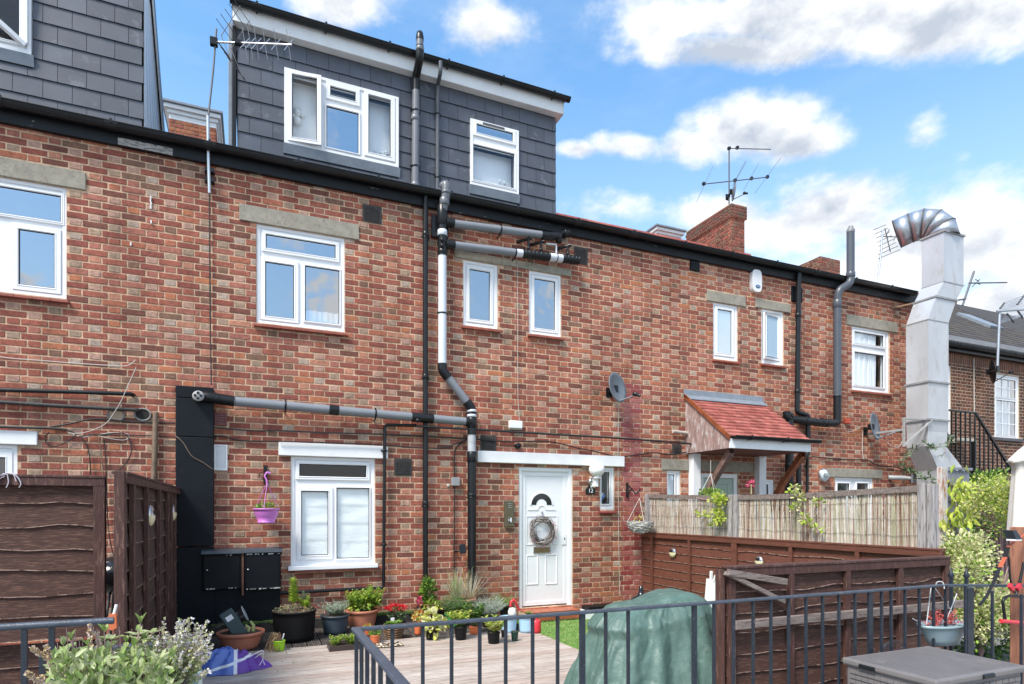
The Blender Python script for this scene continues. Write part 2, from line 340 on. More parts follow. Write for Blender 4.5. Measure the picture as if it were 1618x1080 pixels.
YEL = leafm('yellow_green_leaf', (.44, .50, .12)); PALEL = leafm('pale_shrub_leaf', (.48, .51, .29)); STRAW = leafm('straw_stem', (.42, .34, .18)); DRY = leafm('dry_root', (.26, .17, .11))
REDF = leafm('red_flower', (.55, .025, .035)); PINKF = leafm('pink_flower', (.62, .07, .16)); LILF = leafm('thyme_flower', (.62, .52, .56)); MAUV = leafm('mauve_stem', (.34, .24, .25)); ORF = leafm('orange_leaf', (.6, .2, .05))
CORALF = leafm('coral_twig', (.55, .13, .12))
MOSS = mat('moss', (.09, .15, .03), .95, .4, 30, .8, 90, col2=(.04, .045, .03), f2=.55)
# ================================================================ ground and sheets
def sheet(name, x0, x1, y0, y1, z, m, lab=None):
    mb = MB(); mb.poly([(x0, y0, z), (x1, y0, z), (x1, y1, z), (x0, y1, z)]); o = part(name, mb, m); o['kind'] = 'structure'; return o
GROUNDM = mat('roof_felt_ground', (.16, .155, .15), .95, .2, 2, .5, 40, col2=(.11, .105, .10), f2=.55)
sheet('ground', -350, 350, -350, 350, -.06, GROUNDM)
sheet('walkway', -6, 12, -12, -4.64, -.02, mat('walkway_concrete', (.30, .29, .28), .9, .15, 3, .4, 60, col2=(.2, .19, .18), f2=.58))

# ================================================================ bricks
CRS = .075; PER = .3585; ZB = .0155; PHX = 4.876
def brick_run(x0, x1, z0, z1, holes, crs=CRS, per=PER, zb=ZB, ph=PHX, gap=.0145, k0=14):
    out = []; S = per * 2 / 3; H = per / 3
    k = int(math.floor((z0 - zb) / crs))
    while zb + k * crs < z1 - .02:
        za = max(zb + k * crs + gap / 2, z0); zt = min(zb + (k + 1) * crs - gap / 2, z1)
        off = ph if (k - k0) % 2 == 0 else ph + per / 2
        n = math.floor((x0 - off) / per) - 1; x = off + n * per          # header centre
        iv = []
        while x < x1 + per:
            iv.append((x - H / 2 + gap / 2, x + H / 2 - gap / 2, 'H')); iv.append((x + H / 2 + gap / 2, x + per - H / 2 - gap / 2, 'S')); x += per
        for (a, b, t) in iv:
            segs = [(max(a, x0), min(b, x1), za, zt)]
            for h in holes:
                ns = []
                for (p, q, c, d) in segs:
                    if q <= h[0] or p >= h[1] or d <= h[2] or c >= h[3]: ns.append((p, q, c, d)); continue
                    ov = min(d, h[3]) - max(c, h[2])
                    if ov < .6 * (d - c):
                        if h[2] > c: ns.append((p, q, c, h[2] - .003))
                        else: ns.append((p, q, h[3] + .003, d))
                    else:
                        if p < h[0] - .02: ns.append((p, h[0] - .002, c, d))
                        if q > h[1] + .02: ns.append((h[1] + .002, q, c, d))
                segs = ns
            for (p, q, c, d) in segs:
                if q - p > .022 and d - c > .012: out.append((p, q, c, d, t, abs((q - p) - (b - a)) < 1e-4 and abs((d - c) - (crs - gap)) < 1e-4))
        k += 1
    return out
def brick_geo(mb, a, b, c, d, f, m, dep=.007, ch=.0035, prot=0):      # f maps (along, out, up) to the world
    lo = []
    for (i, o) in ((0, -.004), (0, dep - ch + prot), (ch, dep + prot)):
        lo.append([(a + i, o, c + i), (b - i, o, c + i), (b - i, o, d - i), (a + i, o, d - i)])
    j = [random.uniform(-.0028, .0028) for _ in range(4)]
    base = len(mb.v)
    for L_ in lo:
        for q, p in enumerate(L_): mb.v.append(tuple(f(p[0], p[1], p[2] + j[q])))
    for k in range(2):
        for q in range(4): mb.face([base + k * 4 + q, base + k * 4 + (q + 1) % 4, base + k * 4 + 4 + (q + 1) % 4, base + k * 4 + 4 + q], m)
    mb.face([base + 8, base + 9, base + 10, base + 11], m)
def bm_(n, c, v=.3): return mat('brick_' + n, c, .9, v, 24, .9, 110, col2=tuple(x * .50 for x in c), f2=.56, sc2=70, w2=.12, col3=tuple(x * .40 for x in c), f3=.62, sc3=1.9, soot=1)
BR = [bm_('wine', (.27, .078, .055)), bm_('red', (.345, .108, .071)), bm_('dusky', (.19, .070, .050)), bm_('orange_red', (.42, .142, .082)), bm_('rose', (.385, .142, .102)),       # 0-4
      bm_('pink_grey', (.46, .275, .21), .28), bm_('buff_grey', (.37, .255, .18), .3), bm_('salmon', (.50, .22, .142), .25), bm_('ash', (.43, .325, .262), .3), bm_('brown', (.23, .122, .08), .3), bm_('orange', (.47, .17, .085), .2), bm_('cream', (.56, .42, .29))]   # 5-11
PB = [mat('brick_painted_%s' % n, c, .5, .15, 14, .4, 90, col2=c2, f2=.62, sc2=22, w2=.08) for n, c, c2 in (('maroon', (.26, .048, .046), (.40, .22, .19)), ('faded', (.33, .105, .092), (.5, .32, .28)))]
def pick(t, x):
    r = random.random(); e = min(max((x - 1.5) / 5, 0), 1)       # the right-hand houses are a brighter orange
    if t == 'S':
        w = [(.32 - .17 * e, 0), (.30, 1), (.10 - .02 * e, 2), (.06 + .16 * e, 3), (.14 + .06 * e, 4), (.01 + .03 * e, 10), (.03, 9), (.01, 7)]
    else:
        w = [(.22 - .05 * e, 5), (.17 - .06 * e, 6), (.10 + .06 * e, 7), (.08 - .04 * e, 8), (.12, 1), (.11 + .04 * e, 4), (.07 + .06 * e, 3), (.07, 9), (.02 + .03 * e, 10)]
    s = sum(a for a, _ in w); r *= s
    for a, i in w:
        r -= a
        if r <= 0: return i
    return w[0][1]

# ================================================================ the terrace
terrace = thing('terraced_house', 'long two-storey terrace of mottled red brick with white windows, seen from its rear terrace', 'building', (0, 0, 0))
WZ0 = 0.0; WZ1 = 5.56; WX0 = -3.6; WX1 = 11.95
def WR(pl, pr, yt, yb, Y=0.0):
    a = at(pl, yt, Y); b = at(pl, yb, Y); return (a.x, XX(pr, Y), b.z, a.z)
WINS = []       # outer rect, lights, options
def light(pl, pr, yt, yb, g='sky', op=0, w=.045): return dict(r=WR(pl, pr, yt, yb), g=g, op=op, w=w)
def W(key, outer, lights, **k): WINS.append(dict(key=key, o=WR(*outer), l=lights, **k))
# upper floor
xl = at(105, 296).x
W('A', (-150, 105, 243, 436), [], sill=1)
WINS[-1]['o'] = (xl - 1.35, xl, at(105, 472).z, at(105, 296).z)
o = WINS[-1]['o']; pA = at(96, 308); pB = at(28, 357); pC = at(86, 455)
WINS[-1]['l'] = [dict(r=(o[0] + .07, pA.x, at(96, 350).z, pA.z), g='sky', op=0, w=.03), dict(r=(pB.x, at(86, 400).x, pC.z - .0, at(86, 368).z), g='sky', op=0, w=.055),
                 dict(r=(o[0] + .12, o[0] + .12 + (at(86, 400).x - pB.x), pC.z, at(86, 368).z), g='sky', op=0, w=.055)]
W('B', (405, 545, 352, 509), [light(420, 531, 368, 390.5, w=.04), light(419, 465, 411.5, 498, w=.05), light(482, 537, 418, 506, w=.02)], sill=1, curt='low')
W('C', (732, 787, 409, 513), [light(742.5, 775, 423.5, 502.5, w=.045)], sill=1)
W('D', (836, 887, 426, 526), [light(845, 878, 438.5, 517, w=.045)], sill=1)
W('E', (1127, 1166, 476.5, 566), [light(1134.5, 1157.5, 487, 556, 'frost', w=.05)], sill=1)
W('F', (1203, 1238.5, 487, 573), [light(1209, 1231, 498, 562, 'frost', op=1, w=.05)], sill=1)
W('G', (1346, 1405.8, 514, 615), [light(1351, 1397.5, 522.5, 540.5, 'clear', w=.04), light(1351, 1397.5, 554.5, 607, 'clear', w=.03)], sill=1, curt='full')
# ground floor
W('H', (459.5, 592.8, 720, 898), [light(473, 579.5, 732, 752, 'clear', w=.04), light(476, 519.5, 775, 878, 'clear', w=.05), light(532, 584.5, 770, 883, 'clear', w=.015)], sill=2, curt='blind')
W('I', (948, 971, 738, 805), [light(950.5, 964, 745, 796, 'clear', w=.02)], sill=3)
W('J', (1054, 1075.5, 743, 800), [light(1055.5, 1067, 749, 794, 'frost', w=.02)])
W('K', (1319.6, 1380, 753.5, 960), [light(1324, 1343.5, 763, 930, 'clear', w=.03), light(1355, 1373, 763, 930, 'clear', w=.03)])
W('L', (-90, 27.3, 702, 900), [], sill=0)
WINS[-1]['o'] = (at(27.3, 702).x - 1.2, at(27.3, 702).x, .95, at(27.3, 702.5).z)
o = WINS[-1]['o']; WINS[-1]['l'] = [dict(r=(at(8, 800).x - .8, at(8, 800).x, 1.1, at(8, 722).z), g='dark', op=0, w=.06)]
W('M', (1207, 1223, 757, 960), [light(1210, 1215, 765, 940, 'dark', w=.015)])
DOOR1 = WR(820, 905, 737, 961); DOOR2 = WR(1107.7, 1166.5, 747, 976)
DOOR1 = (DOOR1[0], DOOR1[1], .15, DOOR1[3]); DOOR2 = (DOOR2[0], DOOR2[1], .02, DOOR2[3])
# lintels: px left, right, y top at left, y bottom at left
LINT = [('lintel', (378, 567, 321.5, 343.5), CONC, .008, 'concrete lintel with pale patch'), ('lintel', (718, 902, 394, 410), CONC, .006, None), ('lintel', (1116.5, 1177.3, 458.5, 476), CONC, .008, None),
        ('lintel', (1193, 1248.5, 471.5, 489), CONC, .008, None), ('lintel', (1337, 1417.5, 496, 513), CONC, .008, None), ('lintel', (440, 612, 698.3, 717), WPAINT, .035, 'white painted lintel'),
        ('lintel', (753, 984, 712, 730), WPAINT, .04, 'long white painted lintel'), ('lintel', (1045, 1190, 725.5, 742), CONC, .008, None), ('lintel', (1309, 1393, 739, 753), CONC, .008, None)]
lr = [WR(*q[1]) for q in LINT]
a = at(136, 273); b = at(136, 296.5); lr.append((a.x - 1.7, a.x, b.z, a.z)); LINT.append(('lintel', None, CONC, .008, None))
a = at(60, 682); b = at(60, 701.5); lr.append((a.x - 1.5, a.x, b.z, a.z)); LINT.append(('lintel', None, WPAINT, .02, 'white painted lintel'))
for i_, r_ in enumerate(lr):      # lintels sit straight on the window heads
    for w_ in WINS:
        if w_['o'][0] < (r_[0] + r_[1]) / 2 + .5 and w_['o'][1] > (r_[0] + r_[1]) / 2 - .5 and r_[0] < w_['o'][1] and abs(r_[2] - w_['o'][3]) < .11: lr[i_] = (r_[0], r_[1], w_['o'][3] + .001, r_[3])
# air bricks and vents: rect, kind
VENTS = [((573, 603, 322, 349), 'grille'), ((623, 650.5, 724, 751), 'grille'), ((759, 783.5, 687, 712), 'grille'), ((907.5, 928, 389, 415), 'grille'), ((1090, 1104, 412, 427), 'solid'),
         ((338, 359.5, 702, 743), 'white'), ((339, 358.5, 652, 672), 'red'), ((1062, 1076, 701.5, 716), 'grille'), ((1250, 1266, 452, 476), 'solid')]
vr = [WR(*v[0]) for v in VENTS]
holes = [w['o'] for w in WINS] + [DOOR1, DOOR2]
mbw = MB(); mbw.plate(WX0, WX1, WZ0, WZ1, holes, .002, .24, 0)
mbw.poly([(WX0, .24, WZ0), (WX1, .24, WZ0), (WX1, 7, WZ0), (WX0, 7, WZ0)])
mbw.poly([(WX1, .002, WZ0), (WX1, 7, WZ0), (WX1, 7, WZ1), (WX1, .002, WZ1)]); mbw.poly([(WX0, .002, WZ0), (WX0, 7, WZ0), (WX0, 7, WZ1), (WX0, .002, WZ1)])
brick_wall = part('brick_wall', mbw, MORTAR, terrace)
runs = brick_run(WX0, WX1, WZ0, WZ1, holes + lr + vr)
fw = lambda x, o_, z: (x, -o_ + .004, z)
def brick_ix(p, q, c, d, t):
    x = (p + q) / 2; z = (c + d) / 2
    pa = at(985, 800).x; pb = at(1011.5, 800).x
    if z < at(990, 607).z:
        lo = pa - (.03 if z < at(990, 822).z else 0); hi = pb + (.02 if z < at(990, 822).z else 0)
        if lo - .02 < x < hi + .03: return random.choices((12, 13, 4, 1, 5), (5, 4, 1.5, 1.5, .7))[0]
    return pick(t, x)
ALLB = BR + PB
cand = []
for i, (p, q, c, d, t, full) in enumerate(runs):
    if not full: continue
    P = Vector(((p + q) / 2, 0, (c + d) / 2)); s_ = scl(P); dd = P - EYE
    pxx = 809 + F * (dd.x * cos(TH) - dd.y * sin(TH)) / (dd.x * sin(TH) + dd.y * cos(TH)); pyy = HY - s_ * dd.z
    if not (-5 < pxx < 1618 and 0 < pyy < 1000): continue
    if pxx < 165 and pyy > 745: continue
    if 275 < pxx < 340 and pyy > 605: continue
    cand.append((-(s_ ** 3) * (q - p), i))
cand.sort(); single_ix = set(i for _, i in cand[:300])
VM = {'S': [], 'H': []}; LS = PER * 2 / 3 - .0145; LH = PER / 3 - .0145; HH = CRS - .0145
for t, L_ in (('S', LS), ('H', LH)):
    for k in range(5):
        mb = MB(); brick_geo(mb, -L_ / 2, L_ / 2, -HH / 2, HH / 2, lambda x, o_, z: (x, -o_, z), 0); me = mb.mesh('brick', [BR[0]], (0, 0, 0)); VM[t].append(me)
mbp_ = MB(); pa_, pb2 = at(985, 800).x, at(1011.5, 800).x; zt1, zt2 = at(990, 607).z, at(990, 822).z
mbp_.poly([(pa_, .0008, zt2), (pb2, .0008, zt2), (pb2, .0008, zt1), (pa_, .0008, zt1)]); mbp_.poly([(pa_ - .03, .0008, 0), (pb2 + .03, .0008, 0), (pb2 + .03, .0008, zt2 - .001), (pa_ - .03, .0008, zt2 - .001)])
part('painted_mortar', mbp_, mat('painted_mortar', (.32, .12, .10), .8, .2, 14, .5, 90, col2=(.58, .44, .36), f2=.50, sc2=9, w2=.1), brick_wall)
mbs = MB()
for i, (p, q, c, d, t, full) in enumerate(runs):
    ix = brick_ix(p, q, c, d, t)
    if i in single_ix:
        o = bpy.data.objects.new('brick', random.choice(VM[t])); COL.objects.link(o); o.parent = brick_wall
        o.location = ((p + q) / 2, .004 + random.uniform(-.002, .002), (c + d) / 2); o.rotation_euler = (0, random.uniform(-.006, .006), 0)
        o.material_slots[0].link = 'OBJECT'; o.material_slots[0].material = ALLB[ix]
    else:
        brick_geo(mbs, p, q, c, d, fw, ix, prot=random.uniform(-.002, .002))
part('brickwork', mbs, ALLB, brick_wall, kind='stuff')
for (nm, _, m, pr, lb), r in zip(LINT, lr):
    mb = MB(); mb.box(r[0], r[1], -pr - .012, .2, r[2], r[3]); part(nm, mb, m, terrace, bev=.006, label=lb)
# air bricks
for (v, kind), r in zip(VENTS, vr):
    x0, x1, z0, z1 = r; mb = MB()
    if kind == 'solid': mb.box(x0, x1, -.03, .05, z0, z1); part('air_brick', mb, BLACKM, terrace, bev=.006); continue
    if kind in ('white', 'red'):
        mb.ring(x0, x1, z0, z1, .022, -.028, .03); mb.box(x0 + .02, x1 - .02, -.008, .03, z0 + .02, z1 - .02)
        n = 14 if kind == 'white' else 4
        if kind == 'white':
            for k in range(n):
                x = x0 + .03 + (x1 - x0 - .06) * k / (n - 1); mb.box(x - .0035, x + .0035, -.02, -.008, z0 + .022, z1 - .022)
        else:
            for k in range(n):
                z = z0 + .03 + (z1 - z0 - .06) * k / (n - 1); mb.box(x0 + .022, x1 - .022, -.024, -.008, z - .008, z + .008)
        part('air_brick', mb, WPAINT if kind == 'white' else mat('maroon_plastic', (.17, .045, .04), .4, .1, 5, 0), terrace, label='white slatted vent' if kind == 'white' else 'maroon louvred vent'); continue
    nx = int((x1 - x0) / .022); nz = int((z1 - z0) / .022); dx = (x1 - x0) / nx; dz = (z1 - z0) / nz
    hl = [(x0 + i * dx + dx * .25, x0 + (i + 1) * dx - dx * .25, z0 + j * dz + dz * .25, z0 + (j + 1) * dz - dz * .25) for i in range(1, nx - 1) for j in range(1, nz - 1)]
    mb.plate(x0, x1, z0, z1, [], -.012, .05, 0)
    for h in hl:
        mb.box(h[0] - dx * .2, h[1] + dx * .2, -.02, -.012, h[2] - dz * .42, h[2] - dz * .2); mb.box(h[0] - dx * .4, h[0] - dx * .2, -.02, -.012, h[2] - dz * .2, h[3] + dz * .2)
    part('air_brick', mb, mat('blackened_air_brick', (.045, .04, .038), .7, .3, 20, .3, 60), terrace)

GL = {'sky': G_SKY, 'clear': G_CLEAR, 'frost': G_FROST, 'dark': G_DARK}
def build_window(par, w, Y=.0, rec=.022, fm=UPVC, sillm=SILLT):
    x0, x1, z0, z1 = w['o']; yf = Y + rec; mb = MB()
    hs = [(l['r'][0] - .006, l['r'][1] + .006, l['r'][2] - .006, l['r'][3] + .006) for l in w['l']]
    mb.plate(x0 + .03, x1 - .03, z0 + .03, z1 - .03, hs, yf + .010, yf + .07); mb.ring(x0, x1, z0, z1, .042, yf - .004, yf + .07)
    wo = part('window', mb, fm, par, label=w.get('label'))
    for l in w['l']:
        a, b, c, d = l['r']; k = l['w']; op = l['op']
        mb = MB(); mb.ring(a - k, b + k, c - k, d + k, k, yf - .010, yf + .03); mb.ring(a - .012, b + .012, c - .012, d + .012, .014, yf - .014, yf + .02)
        mg = MB(); mg.box(a - .002, b + .002, yf + .010, yf + .016, c - .002, d + .002)
        gk = MB(); gk.ring(a - .001, b + .001, c - .001, d + .001, .012, yf + .002, yf + .012)
        if op:
            piv = (x1 - .02, yf + .02) if op == 1 else (x0 + .02, yf)
            ang = radians(-9) if op == 1 else radians(7)
            for q in (mb, mg, gk):
                for i, v in enumerate(q.v):
                    dx = v[0] - piv[0]; dy = v[1] - piv[1]
                    if op == 1: nx = dx * cos(ang) - dy * sin(ang); ny = dx * sin(ang) + dy * cos(ang); ny = -abs(ny) if dx < 0 else ny; 
                    else: nx, ny = dx * cos(ang) + dy * sin(ang), -dx * sin(ang) + dy * cos(ang)
                    q.v[i] = (piv[0] + nx, piv[1] + ny, v[2])
        part('sash', mb, fm, wo); part('pane', mg, GL[l['g']], wo); part('gasket', gk, BLACKP, wo)
    # the room behind
    rm = MB(); yb = Y + 1.3; A = (x0 - .3, x1 + .3, max(z0 - .3, .03), z1 + .25); yi = Y + .245
    rm.poly([(A[0], yb, A[2]), (A[1], yb, A[2]), (A[1], yb, A[3]), (A[0], yb, A[3])]); rm.poly([(A[0], yi, A[2]), (A[0], yb, A[2]), (A[0], yb, A[3]), (A[0], yi, A[3])])
    rm.poly([(A[1], yi, A[2]), (A[1], yb, A[2]), (A[1], yb, A[3]), (A[1], yi, A[3])]); rm.poly([(A[0], yi, A[2]), (A[1], yi, A[2]), (A[1], yb, A[2]), (A[0], yb, A[2])])
    rm.poly([(A[0], yi, A[3]), (A[1], yi, A[3]), (A[1], yb, A[3]), (A[0], yb, A[3])]); part('room', rm, ROOM, wo)
    if w.get('sill') in (1, 2, 3):
        mb = MB(); n = max(1, round((x1 - x0 + .06) / .16)); e = (x1 - x0 + .06) / n; pj = .055
        xs0 = x0 - .03 + (.07 if w['sill'] == 2 else 0); e = (x1 + .03 - xs0) / n
        for i in range(n):
            a = xs0 + i * e; mb.prism([(a + .002, -pj, z0 - .052), (a + .002, -pj, z0 - .028), (a + .002, .10, z0 - .004), (a + .002, .10, z0 - .052)], (e - .004, 0, 0))
        part('sill', mb, sillm if w['sill'] != 3 else PB[0], wo, bev=.003)
        if w['sill'] == 2:
            mb = MB(); mb.box(x0 - .035, x1 + .025, -.075, yf, z0 - .022, z0 + .03); part('sill', mb, UPVC, wo, bev=.008, label='white plastic sill')
    c = w.get('curt')
    if c:
        for l in (w['l'][1:] if c == 'blind' else w['l'][-1:] if c == 'low' else w['l']):
            a, b, p, q = l['r']; mb = MB(); yc = Y + .060
            if c == 'low': q = p + (q - p) * .22
            n = 44; base = len(mb.v)
            if c == 'blind':
                for i in range(n + 1):
                    z = p - .02 + (q - p + .04) * i / n; k = (i * 4 / n) % 1
                    for jx in range(9):
                        x = a - .02 + (b - a + .04) * jx / 8; mb.v.append((x, yc - .007 * (1 - k) * (1 if i else 0) + .006 * noise.noise((x * 9, z * 9, 1)), z))
                for i in range(n):
                    for jx in range(8): q0 = base + i * 9 + jx; mb.face([q0, q0 + 1, q0 + 10, q0 + 9], 0, True)
            else:
                fx = [(a - .02 + (b - a + .04) * i / n) for i in range(n + 1)]
                if c == 'full': fx = [x for x in fx if x < a + (b - a) * .80]
                for x in fx:
                    y = yc + .012 * sin(x * 95) + .006 * sin(x * 41 + 1)
                    mb.v.append((x, y, p - .02)); mb.v.append((x + .01 * sin(x * 60), y, q + (.02 if c != 'low' else .0)))
                for i in range(len(fx) - 1): q0 = base + 2 * i; mb.face([q0, q0 + 2, q0 + 3, q0 + 1], 0, True)
            part('blind' if c == 'blind' else 'curtain', mb, BLIND if c == 'blind' else CURT, wo)
    return wo
LBL = {'A': 'wide window reflecting deep blue sky', 'F': 'narrow window with its sash swung open', 'H': 'ground floor window with white roman blinds', 'I': 'slim window with red sill beside the door', 'K': 'white glazed french doors'}
for w in WINS:
    w['label'] = LBL.get(w['key']); w['obj'] = build_window(terrace, w)
wi = [w for w in WINS if w['key'] == 'B'][0]
mb = MB(); a_, b_ = at(949.5, 795), at(962, 778)
mb.obox(((a_.x + b_.x) / 2, .09, (a_.z + b_.z) / 2), (.035, 0, .06), (-.022, .0, .013), (0, .004, 0)); mag = part('leaflet', mb, mat('blue_leaflet', (.06, .20, .55), .4, .1, 5, 0), [w for w in WINS if w['key'] == 'I'][0]['obj'])
mb = MB(); mb.obox(((a_.x + b_.x) / 2 - .015, .084, (a_.z + b_.z) / 2 + .022), (.035, 0, .06), (-.006, .0, .004), (0, .003, 0)); part('leaflet_edge', mb, WPAINT, mag if False else [w for w in WINS if w['key'] == 'I'][0]['obj'])

# ---------------------------------------------------------------- front door with wreath
x0, x1, z0, z1 = DOOR1
mb = MB(); mb.ring(x0, x1, z0 - .06, z1, .055, .02, .12); mb.ring(x0 + .04, x1 - .04, z0 - .05, z1 - .04, .028, .035, .12)
df = part('door_frame', mb, UPVC, terrace)
lx0, lx1, lz0, lz1 = x0 + .068, x1 - .068, z0 + .02, z1 - .068
mb = MB(); mb.ring(lx0, lx1, lz0, lz1, .06, .045, .10); mb.box(lx0 + .055, lx1 - .055, .055, .10, lz0 + .055, lz1 - .055)
door = part('front_door', mb, UPVC, terrace, label='white panelled door with arched fanlight')
def DP(px, py): p = at(px, py, .055); return p.x, p.z
mbp = MB()
def mould(pl, pr, yt, yb, w=.018):
    a, zt = DP(pl, yt); b, _ = DP(pr, yt); _, zb_ = DP(pl, yb); mbp.ring(a, b, zb_, zt, w, .047, .056)
mould(831.5, 850.5, 876.5, 924); mould(861.5, 880.5, 875.5, 923); mould(831, 881, 814.5, 861); 
cx, cz = DP(855.7, 797.5); Rr = .165
def arcband(r0, r1, y0_, y1_, m, tgt, n=20, zc=None):
    zc = cz if zc is None else zc
    P = [(cx + r1 * cos(pi * i / n), y0_, zc + r1 * sin(pi * i / n)) for i in range(n + 1)]; Q = [(cx + r0 * cos(pi * i / n), y0_, zc + r0 * sin(pi * i / n)) for i in range(n + 1)]
    for i in range(n):
        tgt.poly([P[i], P[i + 1], Q[i + 1], Q[i]], m); up = lambda p: (p[0], y1_, p[2]); tgt.poly([P[i], P[i + 1], up(P[i + 1]), up(P[i])], m); tgt.poly([Q[i], Q[i + 1], up(Q[i + 1]), up(Q[i])], m)
arcband(Rr, Rr + .02, .046, .056, 0, mbp); mbp.box(cx - .22, cx - .07, .047, .056, cz - .075, cz - .060); mbp.box(cx + .07, cx + .22, .047, .056, cz - .075, cz - .060)
arcband(.055, .07, .047, .056, 0, mbp, zc=cz - .068)
part('moulding', mbp, UPVC, door)
mb = MB(); arcband(.085, Rr, .052, .056, 0, mb); part('fanlight', mb, mat('dark_fanlight', (.02, .024, .028), .08, .1, 3, 0), door)
mb = MB(); a, zt = DP(842.5, 863.8); b, zb_ = DP(869.5, 873.5); mb.ring(a, b, zb_, zt, .012, .038, .056); part('letter_box', mb, STEEL, door)
mb = MB(); mb.box(a + .012, b - .012, .045, .056, zb_ + .012, zt - .012); part('letter_flap', mb, mat('brass', (.42, .34, .2), .35, .15, 20, .1, metal=1), door)
mb = MB(); a, zt = DP(887.3, 843.5); b, zb_ = DP(894.4, 860); mb.box(a, b, .036, .046, zb_, zt); part('handle_plate', mb, UPVC, door, bev=.003)
mb = MB(); mb.ball(((a + b) / 2 + .005, .034, (zt + zb_) / 2 + .01), .009, 8, 0, (1, .6, 1.8)); part('keyhole', mb, BLACKP, door)
mb = MB(); mb.box(cx - .012, cx + .012, .025, .047, cz - .125, cz - .095); mb.tube([(cx, .03, cz - .12), (cx, .028, cz - .19)], .003, 5); part('hook', mb, STEEL, door)
# step
st = MB(); sx0, sx1 = at(824, 950, -.10).x, at(917, 950, -.28).x
st.box(sx0, sx1, -.28, .10, .0, .115); step = part('doorstep', st, MORTAR2, terrace)
n = 6; e = (sx1 - sx0) / n
for i in range(n):
    mb = MB(); mb.box(sx0 + i * e + .003, sx0 + (i + 1) * e - .003, -.292, -.28, .01, .113); part('tile', mb, QUARRY, step, bev=.003)
    mb = MB(); mb.box(sx0 + i * e + .003, sx0 + (i + 1) * e - .003, -.294, .02, .116, .132); part('tile', mb, QUARRY, step, bev=.003)
# wreath
wc = at(857.9, 837.5, -.0); wreath = thing('wreath', 'round twig wreath hanging on the white front door', 'wreath', wc)
mb = MB()
for k in range(46):
    a0 = random.uniform(0, 2 * pi); ln = random.uniform(1.2, 3.6); rr = .158 + random.uniform(-.034, .034); ph = random.uniform(0, 6); q = random.uniform(.008, .03)
    pts = [(wc.x + (rr + q * sin(3 * t_ + ph)) * cos(a0 + t_) * .98, wc.y + .005 + .025 * cos(2.3 * t_ + ph), wc.z + (rr + q * sin(3 * t_ + ph)) * 1.08 * sin(a0 + t_)) for t_ in [ln * i / 12 for i in range(13)]]
    mb.tube(pts, random.uniform(.003, .0065), 4, random.choice((0, 0, 1)), caps=False)
part('twig_ring', mb, [mat('grey_twig', (.10, .082, .075), .8, .3, 30, .3), mat('pale_twig', (.27, .23, .215), .8, .3, 30, .3)], wreath, kind='stuff')
mb = MB()
for k in range(70):
    a0 = random.uniform(-2.6, .6); d = Vector((cos(a0 + random.uniform(-.7, .7)), random.uniform(-.6, .2), sin(a0 + random.uniform(-.7, .7)) * 1.1)); p = Vector((wc.x + .17 * cos(a0), wc.y, wc.z + .18 * sin(a0)))
    mb.tube([p, p + d * .035, p + d * random.uniform(.05, .085) + Vector((0, 0, -.01))], .0022, 3, 0, caps=False)
part('stray_twigs', mb, MAUV, wreath, kind='stuff')

# pale green door under the porch
x0, x1, z0, z1 = DOOR2; mb = MB(); mb.ring(x0, x1, z0 - .05, z1, .07, .02, .12); part('door_frame', mb, WPAINT, terrace)
mb = MB(); mb.ring(x0 + .075, x1 - .075, z0, z1 - .075, .10, .05, .1); mb.box(x0 + .17, x1 - .17, .062, .1, z0 + .08, z1 - .17); mb.ring(x0 + .22, x1 - .22, z1 - .9, z1 - .24, .02, .05, .065)
part('front_door', mb, mat('sage_green_paint', (.36, .45, .38), .45, .05, 4, .05), terrace, label='pale green panelled door under the tiled porch')

